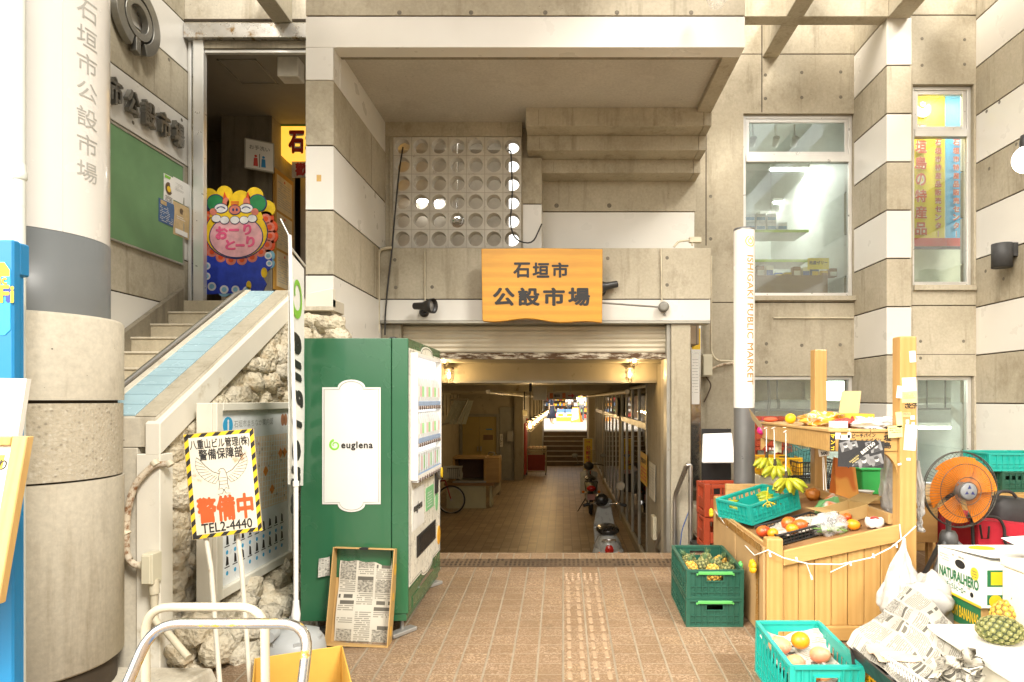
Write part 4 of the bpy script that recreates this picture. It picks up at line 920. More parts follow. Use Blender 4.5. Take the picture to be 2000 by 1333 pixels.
L3([(-.016,.052), (-.021,.03), (-.018,.0), (-.024,-.03), (-.010,-.022), (0,-.034), (.010,-.022), (.024,-.03), (.018,0), (.021,.03), (.016,.052), (.012,.068), (.004,.078), (-.008,.078), (-.020,.066), (-.010,.062), (-.016,.052)], .0014)
for k in range(3): mb.tube([f @ Vector((-.017, .03-.017*k, .0025)), f @ Vector((.017, .03-.017*k, .0025))], .001, 4, 3)
mb.tube([f @ Vector((.032*(1 if i % 2 == 0 else .42)*math.sin(R(36*i)), -.062+.032*(1 if i % 2 == 0 else .42)*math.cos(R(36*i)), .0025)) for i in range(11)], .0012, 4, 3)
mb.build('panel', [ALUD, YEL, mat('rust_stained_white', (.72,.66,.52), .5, 0, .06, 3, .05, 20, .4, .60, (.40,.20,.06)), INK, mat('guard_red', (.60,.10,.02), .5)], sg)
mb = MB(); mb.tube([Q(402, 1050, 3.30), Q(412, 1110, 3.27), Q(430, 1345, 3.15)], .0125, 8); mb.tube([Q(463, 1035, 3.38), Q(472, 1110, 3.33), Q(489, 1345, 3.22)], .0125, 8); mb.build('stake', mat('chipped_white', (.62,.57,.46), .5, 0, .06, 6, 0, 60, .4, .64, (.35,.2,.08)), sg)
# two trolleys whose handles show
def trolley(label, pts, Y, r, m, deck):
    t = thing('platform_trolley', label, 'trolley', ((pts[0].x+pts[-1].x)/2, Y, zf(Y)), 0, 'parked platform trolleys')
    b = MB().tube(fillet(pts, .12, 6), r, 14); x0, x1 = pts[0].x, pts[-1].x
    b.build('handle', m, t)
    g0 = zf(Y); b = MB().box(x0-.05, x1+.05, Y-.85, Y+.03, g0+.14, g0+.175); b.build('deck', deck, t, .01)
    for sx in (x0+.03, x1-.03):
        for yy in (Y-.75, Y-.08): MB().lathe([(.05,-.016),(.055,-.01),(.055,.01),(.05,.016)], 18, TR(sx, yy, g0+.056) @ RY(90)).build('wheel', RUB, t)
    return t
T1 = [Q(288, 1480, 2.5), Q(284, 1290, 2.5), Q(284, 1186, 2.5), Q(517, 1186, 2.5), Q(518, 1290, 2.5), Q(520, 1480, 2.5)]
trolley('cream painted tube trolley handle before the stone wall', T1, 2.5, .0165, CREAM, mat('deck_grey', (.2,.2,.19), .7))
T2 = [Q(190, 1480, 2.05), Q(250, 1333, 2.12), Q(300, 1218, 2.17), Q(604, 1218, 2.17), Q(592, 1333, 2.12), Q(570, 1480, 2.05)]
CHR = NT('scratched_chrome'); c = CHR.ramp(CHR.noise(9, 7, .7, CHR.mapp((.6, 3, 3))), [(.56, (.72,.70,.66)), (.60, (.62,.45,.06)), (.66, (.30,.16,.07))]); CHR.set(c, .2, CHR.ramp(CHR.noise(9, 7, .7, CHR.mapp((.6, 3, 3))), [(.55, 1), (.62, .2)])); CHR = CHR.mat
trolley('scratched chrome trolley handle nearest the camera', T2, 2.17, .0175, CHR, mat('deck_blue', (.05,.12,.25), .6))
# open cardboard box bottom left
CARD = m_card('cardboard', (.46,.29,.11)); CARDY = m_card('ochre_card', (.60,.36,.07))
def open_box(name, w_, d_, h_, m, label, loc, rz, t=.006, flaps=0, ang=40, cat='box', tilt=0):
    b = thing(name, label, cat, loc, rz)
    if tilt: b.rotation_euler = (R(tilt), 0, R(rz))
    s = MB(); s.box(-w_/2, w_/2, -d_/2, d_/2, 0, t); s.box(-w_/2, -w_/2+t, -d_/2, d_/2, t, h_); s.box(w_/2-t, w_/2, -d_/2, d_/2, t, h_); s.box(-w_/2+t, w_/2-t, -d_/2, -d_/2+t, t, h_); s.box(-w_/2+t, w_/2-t, d_/2-t, d_/2, t, h_)
    s.build('body', m, b, .002, local=True)
    if flaps:
        a = R(ang)
        for sx in (-1, 1):
            q = MB(); x = sx*w_/2; q.hexa([(x,-d_/2,h_),(x,d_/2,h_),(x+sx*flaps*math.cos(a),d_/2,h_+flaps*math.sin(a)),(x+sx*flaps*math.cos(a),-d_/2,h_+flaps*math.sin(a))], [(x,-d_/2,h_+.004),(x,d_/2,h_+.004),(x+sx*flaps*math.cos(a),d_/2,h_+.004+flaps*math.sin(a)),(x+sx*flaps*math.cos(a),-d_/2,h_+.004+flaps*math.sin(a))]); q.build('flap', m, b, local=True)
    return b
open_box('cardboard_box', .42, .62, .30, CARDY, 'open ochre cardboard box on the floor behind the chrome trolley handle', (-1.235, 3.02, .155), 24, .006)
# banner on a pole
bn = thing('banner_flag', 'tall white shop banner on a white pole beside the green vending machine', 'banner', (-1.60, 3.80, zf(3.8)))
px_ = X_(578, 3.8); mb = MB(); p0 = Vector((px_, 3.80, 0)); g0 = zf(3.8)
mb.tube([(px_, 3.8, g0+.25), (px_-.0, 3.8, Z_(945, 3.8))], .014, 10); mb.tube([(px_, 3.8, Z_(945, 3.8)), (X_(566, 3.8), 3.8, Z_(460, 3.8))], .011, 10); mb.lathe([(.018, 0), (.018, .03)], 12, TR(px_, 3.8, Z_(950, 3.8))); mb.lathe([(.022, 0), (.026, .04), (.018, .10), (.018, .12)], 14, TR(px_, 3.8, g0+.24))
top = Vector((X_(565, 3.8), 3.8, Z_(480, 3.8))); arm_end = Vector((X_(596, 4.12), 4.12, Z_(520, 4.12)))
mb.tube([top, arm_end], .006, 8); mb.tube([Q(565, 462, 3.8), Q(548, 428, 3.8)], .004, 6)
mb.build('pole', WHP, bn)
mb = MB(); zb = Z_(940, 3.8)
def flag(u, v): 
    a = top.lerp(arm_end, u); z = a.z-.02+(zb-.05*u-a.z)*(1-v); q = wob((u*2, v*3, 1), 1.3, .014*(1-v)+.004)
    return (a.x+q.x-.006, a.y+q.y, z)
mb.sheet(flag, 8, 40, 0, .0015)
fd = (arm_end-top); fd.z = 0; Lf = fd.length; f = fr(top+Vector((.003, 0, 0)), fd)
def onflag(x, y, z): u = x/Lf; a = top.lerp(arm_end, u); q = wob((u*2, (1-(-y)/(top.z-zb))*3, 1), 1.3, .014*max(0,-y/(top.z-zb))+.004); n = f.col[2].xyz; return Vector((a.x+q.x-.006, a.y+q.y, a.z-.02+y))+n*(.004+z)
for k in range(30):
    a0, a1 = R(200-14*k), R(200-14*(k+1)); r0 = .035+.0022*k; r1 = r0+.02+.0011*k
    mb.add([onflag(Lf*.5+r0*math.cos(a0), -.22+r0*math.sin(a0)*1.2, 0), onflag(Lf*.5+r1*math.cos(a0), -.22+r1*math.sin(a0)*1.2, 0), onflag(Lf*.5+(r1+.001)*math.cos(a1), -.22+(r1+.001)*math.sin(a1)*1.2, 0), onflag(Lf*.5+(r0+.002)*math.cos(a1), -.22+(r0+.002)*math.sin(a1)*1.2, 0)], [(0,1,2,3)], 1)
for i, ch in enumerate('euglena'):                  # letters turned on their side, reading downwards
    vs, fs, (bw, bh) = glyphs(ch, .05, 1, 1); k = .17/max(bh, .56) if ch in 'gl' else .15/bh
    mb.add([onflag(Lf*.5+y*k*1.25, -.52-i*.165-x*k, 0) for x, y, z in vs if z > 0], [], 2)
    idx = {}; j = 0
    for n_, v_ in enumerate(vs):
        if v_[2] > 0: idx[n_] = j; j += 1
    base = len(mb.v)-j
    for fc in fs:
        if all(q in idx for q in fc): mb.f.append([base+idx[q] for q in fc]); mb.m.append(2); mb.s.append(False)
mb.build('flag', [mat('banner_cloth', (.78,.78,.74), .8, 0, .03), GRN, INK], bn)
mb = MB(); T = TR(px_-.03, 3.85, g0); mb.lathe([(.18, 0), (.185, .03), (.18, .06), (.17, .11), (.14, .15), (.08, .175), (.03, .185), (.03, .25), (.018, .26)], 28, T)
for k in range(6): mb.cb((px_-.03+.155*math.cos(R(60*k)), 3.85+.155*math.sin(R(60*k)), g0+.10), (.05, .012, .08), RZ(60*k+90))
mb.tube([(px_-.1, 3.75, g0+.19), (px_-.1, 3.67, g0+.19)], .032, 16)
mb.build('water_base', mat('grey_plastic', (.36,.37,.36), .5, 0, .05), bn)
# green vending machine
vm = thing('vending_machine', 'dark green drinks vending machine with white panelled side and lit front', 'vending machine', (-1.35, 4.7, zf(4.14)))
VG = mat('vending_green', (.026,.115,.052), .24, 0, .10, 1.2, .03, 4, .5, .69, (.07,.16,.09), .25); VG2 = mat('vending_front_green', (.035,.115,.045), .25, 0, .05, 2, 0, 60, .5, None, None, .3)
y0v, y1v, x0v, x1v = 4.14, 5.20, -1.70, -1.003; zb, zt_ = Z_(1214, 4.14), Z_(661, 4.14)
mb = MB(); mb.box(x0v, x1v-.11, y0v, y1v, zb, zt_, 0); mb.box(x1v-.105, x1v, y0v-.004, y1v, zb+.05, zt_, 0); mb.box(x1v-.108, x1v-.012, y0v+.004, y1v-.01, zb+.0, zb+.048, 0); mb.box(x1v-.111, x1v-.103, y0v+.01, y1v-.01, zb, zt_-.01, 1); mb.box(x1v-.13, x1v-.09, y0v+.03, y0v+.10, zt_+.0005, zt_+.012, 1)
mb.build('body', [VG, BLACK], vm, .012, 3)
f = fr((0, y0v-.0045, 0)); xa, xb = X_(630, y0v), X_(744, y0v); za, zz2 = Z_(985, y0v), Z_(757, y0v); xm = (xa+xb)/2; hw = (xb-xa)/2
def cart(hw, hh0, hh1, bump_, e=0):
    o = [(-hw, hh0), (-hw+.06, hh0)]; r = hw-.10
    o += [(-r*math.cos(R(t)), hh0-bump_*math.sin(R(t))) for t in range(0, 181, 15)]; o += [(hw-.06, hh0), (hw, hh0), (hw, hh1), (hw-.06, hh1)]
    o += [(r*math.cos(R(t)), hh1+bump_*math.sin(R(t))) for t in range(0, 181, 15)]; o += [(-hw+.06, hh1), (-hw, hh1)]; return [(xm+a, b) for a, b in o]
mb = MB(); mb.prism(cart(hw, za, zz2, .05), f, 0, .0015, 0)
ol = [f @ Vector((a, b, .002)) for a, b in cart(hw-.012, za+.012, zz2-.012, .05)]; mb.tube(ol, .0022, 4, 1, True)
cx_, cz = X_(655, y0v), Z_(870, y0v)
for k in range(26):
    a0, a1 = R(210-18*k), R(210-18*(k+1)); r0 = .009+.0007*k; w2 = .006+.0004*k
    mb.prism([(cx_+r0*math.cos(a0), cz+r0*math.sin(a0)), (cx_+(r0+w2)*math.cos(a0), cz+(r0+w2)*math.sin(a0)), (cx_+(r0+w2)*math.cos(a1), cz+(r0+w2)*math.sin(a1)), (cx_+(r0)*math.cos(a1), cz+r0*math.sin(a1))], f, .0015, .0025, 2)
mb.text('euglena', f, w=.205, bold=.03, mi=3, cx=X_(698, y0v), cy=cz-.004, d=.003, spacing=1.12)
mb.build('side_panel', [mat('panel_white', (.66,.65,.60), .4, 0, .03, 2), GREYINK, GRN, INK], vm)
f = fr((x1v+.0005, y0v, 0), (0,1,0)); Wv = y1v-y0v; mb = MB()
mb.prism(rect(.004, Wv-.004, zt_-.075, zt_-.004), f, 0, .002, 0); mb.prism(rect(.004, Wv-.004, zb+.05, zb+.20), f, 0, .002, 0); mb.prism(rect(.1, Wv-.12, zb+.055, zb+.13), f, .002, .006, 0)
mb.prism(disc(Wv*.5, zb+.133, .24, .03, 24, 0, 180), f, .002, .0065, 3)
def cart2(e): 
    a, b = .006+e, Wv-.006-e; c = Wv*.53; r = .20; z0 = Z_(1148, y0v)+e; z1 = Z_(680, y0v)-e
    return [(a, z0), (c-r, z0)]+[(c-r*math.cos(R(t)), z0-.05*math.sin(R(t))) for t in range(0, 181, 18)]+[(c+r, z0), (b, z0), (b, z1), (c+r, z1)]+[(c+r*math.cos(R(t)), z1+.05*math.sin(R(t))) for t in range(0, 181, 18)]+[(c-r, z1), (a, z1)]
mb.prism(cart2(0), f, .0022, .005, 1); mb.tube([f @ Vector((a, b, .0055)) for a, b in cart2(.014)], .002, 4, 2, True)
mb.build('front_panel', [VG2, mat('front_cream', (.70,.68,.58), .3), INK, STEEL], vm)
zr0, zr1 = Z_(932, y0v), Z_(694, y0v)+.0; ya_, yb_ = .07, Wv*.80
mb = MB(); mb.prism(rect(ya_, yb_, zr0, zr1), f, .005, .007, 0); tag(mb.build('lit_display', emit('display_light', (.93,.97,1), .30), vm))
mb = MB()
for (a, b, c, d) in ((ya_-.02, yb_+.02, zr1+.001, zr1+.02), (ya_-.02, yb_+.02, zr0-.03, zr0-.001), (ya_-.02, ya_-.001, zr0, zr1), (yb_+.001, yb_+.025, zr0, zr1)): mb.prism(rect(a, b, c, d), f, .005, .05, 0)
rows = [zr1-.30, zr1-.55, zr1-.78]
for z in rows: mb.prism(rect(ya_, yb_, z-.055, z-.03), f, .007, .048, 1); mb.prism(rect(ya_, yb_, z-.028, z), f, .007, .047, 2)
mb.build('display_frame', [WHP, mat('price_strip', (.65,.68,.70), .3), mat('price_blue', (.30,.42,.62), .4)], vm)
for r, z in enumerate(rows):
    nbt = 11 if r < 2 else 10; b = MB(); l_ = MB()
    for i in range(nbt):
        y = ya_+.05+(yb_-ya_-.1)*i/(nbt-1); T = f @ TR(y, z+.002, .027) @ RX(-90)
        if r < 2: b.lathe([(.019,0),(.021,.02),(.021,.11),(.010,.15),(.011,.175),(0,.176)], 12, T, 0); l_.lathe([(.0215,.03),(.0215,.10)], 12, T, i % 3, True, False)
        else: b.prism(rect(y-.02, y+.02, z+.001, z+.13), f, .01, .045, 0); l_.prism(rect(y-.019, y+.019, z+.02, z+.11), f, .045, .046, i % 3)
    b.build('drink_sample', mat('drink_white', (.55,.56,.54), .35), vm); l_.build('drink_label', [mat('label_pale', (.62,.70,.66), .4), mat('label_pink', (.66,.42,.40), .4), mat('label_green', (.30,.55,.25), .4)], vm)
    b = MB()
    for i in range(nbt): y = ya_+.05+(yb_-ya_-.1)*i/(nbt-1); b.lathe([(.013,0),(.013,.006),(0,.007)], 10, f @ TR(y, z-.043, .048))
    tag(b.build('button', mat('button_dark', (.12,.07,.05), .4), vm), kind=None)
mb = MB()
def vp(px, py): Y = x1v*F/(px-VX); return (Y-y0v, Z_(py, Y))
def vq(px0, py0, px1, py1): a, b = vp(px0, py0), vp(px1, py1); return rect(a[0], b[0], min(a[1], b[1]), max(a[1], b[1]))
mb.prism(vq(803, 1040, 826, 945), f, .005, .008, 0); a = vp(814, 990); mb.text('euglena', f @ TR(0,0,.0082), w=.26, h=.075, bold=.03, mi=1, cx=a[0], cy=a[1], d=.002, spacing=1.1); mb.prism(vq(830, 1000, 845, 945), f, .005, .008, 2); b = vp(837, 972); lines(mb, f @ TR(0,0,.008), b[0]-.09, b[0]+.09, b[1]-.07, b[1]+.05, 6, 0, .3, 8)
a = vp(851, 975); mb.prism(disc(a[0], a[1], .05, .09), f, .005, .009, 2); mb.prism(vq(812, 1090, 848, 1015), f, .005, .012, 1); mb.prism(vq(816, 1080, 845, 1022), f, .012, .016, 3); a = vp(855, 1050); mb.prism(disc(a[0], a[1]+.02, .055, .075), f, .005, .010, 4)
mb.build('front_label', [mat('label_white', (.72,.72,.68), .4), INK, mat('label_leaf', (.20,.48,.22), .4), mat('dark_acrylic', (.03,.03,.03), .12), mat('label_gold', (.72,.36,.03), .4)], vm)
mb = MB(); a = vp(850, 930); mb.prism(rect(a[0]-.05, a[0]+.03, a[1]-.13, a[1]+.13), f, .005, .02, 0); mb.prism(disc(a[0]+.06, a[1]+.02, .035, .06), f, .005, .035, 1); mb.prism(disc(a[0]+.06, a[1]+.02, .02, .04), f, .035, .045, 2); a = vp(840, 925); mb.prism(rect(a[0]-.04, a[0]+.04, a[1]-.02, a[1]+.02), f, .005, .014, 0)
a = vp(856, 840); mb.prism(rect(a[0]-.015, a[0]+.015, a[1]-.1, a[1]+.1), f, .005, .02, 1)
mb.build('coin_slot', [BLACK, STEEL, YEL], vm)
for sx, sy in ((x0v+.08, y0v+.08), (x1v-.06, y0v+.08), (x0v+.08, y1v-.08), (x1v-.06, y1v-.08)):
    b = MB().cyl((sx, sy, zf(sy)), .014, zb-zf(sy), 12); b.cb((sx+.01, sy-.03, zf(sy)+.014), (.07, .20, .026), RZ(-35)); b.build('levelling_foot', mat('cast_foot', (.35,.34,.31), .5, .5, .1), vm, .005)
# fruit tray with newspaper leaning on the machine
def tilted(pA, pB, pC): return fr(pA, pB-pA, pC-pA)
bl, br_, tl = Q(633, 1262, 3.98), Q(757, 1266, 3.98), Q(650, 1088, 4.07)
f = tilted(bl, br_, tl); w_ = (br_-bl).length; h_ = .60; d_ = .10
ty = thing('cardboard_tray', 'shallow cardboard fruit tray leaning against the green vending machine', 'tray', bl)
mb = MB(); mb.prism(rect(0, w_, 0, h_), f, -d_, -d_+.006, 0)
for q in (rect(0, .007, 0, h_), rect(w_-.007, w_, 0, h_), rect(.0071, w_-.0071, 0, .007), rect(.0071, w_-.0071, h_-.007, h_)): mb.prism(q, f, -d_+.0061, 0, 0)
mb.prism(disc(w_*.5, h_-.0035, .03, .008, 14), f, -.03, .0006, 1)
fs_ = fr(f @ Vector((w_+.0005, 0, -d_)), f.col[1].xyz, f.col[2].xyz)
for y, r in ((.09, .022), (.30, .018), (.47, .026)): mb.prism(disc(y, d_*.5, r*1.5, r, 12), fr(f @ Vector((w_+.0002, 0, -d_)), f.col[1].xyz*-1, f.col[2].xyz) @ TR(-2*y, 0, 0), 0, .0008, 2)
mb.build('tray', [CARD, DARK, mat('banana_print', (.65,.35,.03), .6)], ty, .002)
NEWS = m_news('newspaper', 4, 44, .22, (.55,.53,.46)); NEWSD = m_news('dark_newspaper', 3, 42, .14, (.50,.47,.39), .5)
mb = MB(); mb.sheet(lambda u, v: f @ Vector((.03+(w_-.05)*u, .015+(h_-.07)*v, -d_+.012+.012*abs(math.sin(v*5+u))+wob((u, v, 0), 4, .006).x)), 14, 18); tag(mb.build('newspaper', NEWSD), 'stained newspaper lining the leaning cardboard tray', 'newspaper')
mb = MB(); mb.sheet(lambda u, v: Q(622+22*u, 1128-36*v-4*u, 4.12)+wob((u, v, 3), 3, .006), 4, 4); tag(mb.build('paper_scrap', NEWS), 'torn paper scrap stuck up behind the leaning cardboard tray', 'paper')
# ================================================================ ENTRANCE, PASSAGE, UPPER HALL
WOODS = NT('sign_wood'); v = WOODS.mapp((1.1, 1, 9)); wv = WOODS.n('ShaderNodeTexWave', bands_direction='Z'); wv.inputs['Scale'].default_value = .35; wv.inputs['Distortion'].default_value = 9; wv.inputs['Detail'].default_value = 4; wv.inputs['Detail Scale'].default_value = .6; WOODS.l(v, wv.inputs['Vector'])
c = WOODS.ramp(wv.outputs['Fac'], [(.1, (.56,.255,.012)), (.8, (.64,.31,.017))]); c = WOODS.mix(WOODS.ramp(WOODS.noise(6, 5, .6, v), [(.4, 0), (.7, .4)]), c, (.50,.21,.009)); WOODS.set(c, .38, 0, .5, .2); WOODS.bump(WOODS.noise(9, 5, .6, v), .06, .002); WOODS = WOODS.mat
YG = 6.60
ws = thing('wooden_sign', 'golden wooden market sign with carved black lettering hung on the beam', 'sign', (X_(1058, YG), YG+.06, Z_(632, YG)))
f = fr((0, YG, 0)); o = [(X_(940, YG), Z_(486, YG)), (X_(942, YG), Z_(625, YG))]+[(X_(944+i*232/14, YG), Z_(628+2.6*math.sin(i*.9)-3*math.sin(i*.35), YG)) for i in range(15)]+[(X_(1176, YG), Z_(628, YG)), (X_(1177, YG), Z_(487, YG)), (X_(1060, YG), Z_(485, YG))]
mb = MB().prism(o, f, -.07, 0, 0); mb.build('board', WOODS, ws, .006, 2)
SINK = mat('carved_black', (.016,.014,.012), .45, 0, .1)
mb = MB(); u = YG/F
for i, ch in enumerate('石垣市'): mb.text(ch, f, w=33*u, h=30*u, bold=.035, cx=X_(1019+i*37.5, YG), cy=Z_(528, YG), d=.003)
for i, ch in enumerate('公設市場'): mb.text(ch, f, w=43*u, h=36*u, bold=.038, cx=X_(984+i*49, YG), cy=Z_(580, YG), d=.003)
mb.build('lettering', SINK, ws)
mb = MB(); 
for px in (980, 1140): mb.box(X_(px, YG)-.03, X_(px, YG)+.03, YG+.0705, 6.83, Z_(560, YG)-.03, Z_(560, YG)+.03)
mb.build('bracket', BLACK, ws)
def spot(label, c, aim, base):
    t = thing('spotlight', label, 'spotlight', base); d = (Vector(aim)-Vector(c)).normalized(); M = d.to_track_quat('Z', 'Y').to_matrix().to_4x4()
    MB().lathe([(.028, -.17), (.036, -.16), (.040, -.05), (.055, -.02), (.075, .03), (.080, .075), (.076, .078), (.068, .03), (.045, .0)], 20, TR(c) @ M).build('head', BLACK, t)
    MB().lathe([(.060, .035), (0, .05)], 16, TR(c) @ M).build('bulb', mat('dark_bulb', (.25,.24,.22), .15), t)
    b = MB(); b.tube([base, Vector(base)+Vector((0,-.04,0)), c], .014, 8); b.lathe([(.05, 0), (.05, .03), (.03, .04)], 18, TR(base) @ RX(90)); b.build('bracket', BLACK, t); return t
spot('black spotlight below the beam at the left of the wooden sign', Q(835, 598, 6.66), Q(1000, 596, 6.3), Q(829, 611, 6.825))
t = spot('black spotlight half hidden behind the right edge of the wooden sign', Q(1176, 561, 6.755), Q(1130, 570, 6.75), Q(1174, 570, 6.825))
sa = thing('sign_lamp_arm', 'thin lamp arm on a round base reaching left to the wooden sign', 'lamp arm', Q(1295, 600, 6.8))
mb = MB(); mb.tube([Q(1285, 600, 6.72), Q(1176, 592, 6.68)], .010, 8); mb.lathe([(.055, 0), (.055, .07), (.03, .075)], 16, TR(Q(1295, 601, 6.826)) @ RX(90)); mb.tube([Q(1296, 614, 6.8), Q(1300, 616, 6.79)], .012, 6); mb.build('arm', mat('grey_lamp_arm', (.22,.21,.18), .5, .3), sa)
# conduits and cables on the facade
def cable(name, label, pts, r, m, cat, fil=.05, n=8, boxes=()):
    mb = MB().tube(fillet(pts, fil, 4) if fil else pts, r, n)
    for a, b, d0, d1 in boxes: p, q = Q(*a, d0), Q(*b, d0); mb.box(min(p.x,q.x), max(p.x,q.x), d0, d1, min(p.z,q.z), max(p.z,q.z))
    return tag(mb.build(name, m), label, cat)
cable('conduit', 'cream conduit climbing the corner at the left end of the beam', [Q(682, 636, 5.9), Q(728, 652, 6.8), Q(739, 652, 6.8), Q(739, 487, 6.80), Q(765, 484, 6.80)], .016, CONDUIT, 'conduit', .08)
cable('conduit', 'short cream conduit down the beam to the left spotlight', [Q(830, 486, 6.81), Q(830, 592, 6.81)], .007, CONDUIT, 'conduit', 0)
cable('conduit', 'thin cream conduit down the beam to the sign lamp arm', [Q(1291, 486, 6.81), Q(1293, 590, 6.81)], .007, CONDUIT, 'conduit', 0)
cable('conduit', 'cream conduit elbow and box on the ledge above the beam', [Q(1316, 483, 7.0), Q(1325, 472, 7.0), Q(1352, 469, 7.0), Q(1352, 480, 7.0)], .012, CONDUIT, 'conduit', .03, 8, [((1347, 463), (1370, 473), 6.98, 7.04)])
cable('conduit', 'cream conduit dropping beside the right end of the beam', [Q(1389, 500, 7.9), Q(1389, 690, 8.08), Q(1400, 705, 8.08), Q(1434, 706, 8.08)], .013, CONDUIT, 'conduit', .08)
cable('conduit', 'rusty flexible conduit between the junction box and the sign pole', [Q(1388, 722, 8.08), Q(1410, 712, 8.06), Q(1436, 709, 8.05)], .017, RUST, 'conduit', .05)
tag(MB().box(X_(1370,8.05), X_(1389,8.05), 7.98, 8.12, Z_(736,8.05), Z_(693,8.05)).box(X_(1371,8.05), X_(1388,8.05), 7.965, 7.979, Z_(734,8.05), Z_(696,8.05)).build('junction_box', CREAM, None, .004), 'cream junction box on the wall right of the passage jamb', 'junction box')
cable('cable', 'black cable hanging down the left side of the block screen', [Q(787, 288, 7.04), Q(780, 330, 7.0), Q(772, 410, 6.98), Q(766, 484, 6.80), Q(757, 560, 6.79), Q(752, 620, 6.79), Q(752, 655, 6.80)], .009, BLACK, 'cable', .2)
cable('cable', 'black cable looping down the right side of the block screen', [Q(994, 294, 7.06), Q(998, 296, 7.03), Q(1001, 380, 7.02), Q(996, 440, 7.02), Q(1006, 470, 7.0), Q(1040, 478, 6.98), Q(1058, 438, 7.06)], .008, BLACK, 'cable', .12)
cable('cable', 'dark stained cable hanging below the cream junction box', [Q(1379, 736, 8.06), Q(1390, 752, 8.07), Q(1382, 772, 8.07), Q(1375, 786, 8.08)], .009, mat('dark_cable', (.08,.05,.03), .7), 'cable', .05)
# steel faced strip beside the jamb, papers
rp = thing('steel_strip_panel', 'polished steel strip panel with a yellow notice beside the passage jamb', 'panel', (X_(1359, 7.6), 7.6, .4))
MB().box(X_(1349.5,7.6)+.003, X_(1369,7.6), 7.60, 7.63, .3, Z_(633,7.6)).build('panel', mat('polished_steel', (.6,.57,.5), .12, .9, .1), rp)
mb = MB(); f = fr((0, 7.599, 0)); mb.prism(rect(X_(1351,7.6), X_(1368,7.6), Z_(683,7.6), Z_(642,7.6)), f, 0, .001, 0); mb.prism(rect(X_(1351,7.6), X_(1366,7.6), Z_(790,7.6), Z_(690,7.6)), f, 0, .001, 1); lines(mb, f @ TR(0,0,.001), X_(1352,7.6), X_(1364,7.6), Z_(770,7.6), Z_(700,7.6), 12, 2, .15); mb.build('notice', [YEL, PAPER, GREYINK], rp)
# caged lamps under the beams
WARM = (1, .68, .32)
BULB = emit('warm_bulb', (1, .66, .25), 5); JAR = glass('lamp_jar', (1, .93, .75), .08)
def caged(label, c, r=.055, h=.17, drop=0, group=None, energy=3.0):
    t = thing('caged_lamp', label, 'lamp', c, 0, group); x, y, z = c
    b = MB(); b.lathe([(r*.9, 0), (r*1.2, -.01), (r*1.2, -.035), (r, -.045)], 16, TR(c)); 
    if drop: b.tube([c, (x, y, z+drop)], .012, 8); b.lathe([(.05, 0), (.05, -.04)], 12, TR(x, y, z+drop))
    b.build('cap', mat('lamp_cap', (.16,.14,.11), .5, .4), t)
    b = MB()
    for k in range(6): a = R(60*k); b.tube([(x+r*1.05*math.cos(a), y+r*1.05*math.sin(a), z-.045), (x+r*1.05*math.cos(a), y+r*1.05*math.sin(a), z-h*.75), (x+r*.55*math.cos(a), y+r*.55*math.sin(a), z-h), (x, y, z-h-.01)], .0035, 5)
    for zz in (.45, .75): b.tube([(x+r*1.06*math.cos(R(a)), y+r*1.06*math.sin(R(a)), z-h*zz) for a in range(0, 360, 30)], .0035, 5, 0, True)
    b.build('cage', mat('lamp_cap'), t)
    b = MB().ell((x, y, z-h*.52), (r*.34, r*.34, h*.26), 12, 8); b.build('bulb', BULB, t)
    l = bpy.data.lights.new('lamp_light', 'POINT'); l.energy = energy; l.color = WARM; l.shadow_soft_size = .03; lo = bpy.data.objects.new('lamp_light', l); COL.objects.link(lo); lo.parent = t; lo.location = (0, -r*1.6, -h*.55)
    return t
caged('glowing caged lamp on the passage beam beside the vending machine', (X_(877, 8.1), 8.1, Z_(717, 8.1)), .052, .20)
caged('glowing caged lamp at the right end of the passage beam', (X_(1230, 8.1), 8.1, Z_(715, 8.1)), .052, .20)
caged('caged lamp half hidden under the shutter beside the vending machine', (X_(868, 7.5), 7.5, Z_(693, 7.5)), .05, .13)
caged('caged lamp half hidden under the right end of the shutter', (X_(1238, 7.5), 7.5, Z_(693, 7.5)), .05, .13)
for i in range(10):
    y = 11.6+i*1.5; caged('glowing caged pendant lamp in the long row down the passage', (-.60, y, 1.40), .06, .22, ZCE-1.40, 'row of pendant lamps down the passage', 5.0)
# hanging signs
hs_ = thing('direction_sign', 'hanging white and orange direction sign with a red arrow over the passage', 'sign', (.0, 10.5, 1.8))
mb = MB(); f = fr((0, 10.5, 0)); x0, x1, z0, z1 = X_(1070, 10.5), X_(1126, 10.5), Z_(781, 10.5), Z_(766, 10.5); mb.prism(rect(x0, x1, z0, z1), f, -.05, 0, 0)
w5 = (x1-x0)/5
for k in (0, 2): mb.prism(rect(x0+w5*(k*1.1)+.03, x0+w5*(k*1.1+1)-.01, z0+.02, z1-.02), f, .0, .003, 1)
mb.text('階段', f, h=.05, mi=3, cx=x0+w5*1.6, cy=(z0+z1)/2, d=.004, bold=.02); mb.prism([(x1-.14, (z0+z1)/2-.01), (x1-.08, (z0+z1)/2-.01), (x1-.08, (z0+z1)/2-.04), (x1-.03, (z0+z1)/2), (x1-.08, (z0+z1)/2+.04), (x1-.08, (z0+z1)/2+.01), (x1-.14, (z0+z1)/2+.01)], f, 0, .003, 2)
mb.build('panel', [mat('sign_offwhite', (.55,.5,.4), .5), mat('sign_orange', (.62,.18,.03), .5), RED, INK], hs_)
mb = MB(); mb.tube([(x0+.1, 10.54, z1), (x0+.1, 10.54, ZCE)], .012, 6); mb.tube([(x1-.1, 10.54, z1), (x1-.1, 10.54, ZCE)], .012, 6); mb.build('hanger', ALUD, hs_)
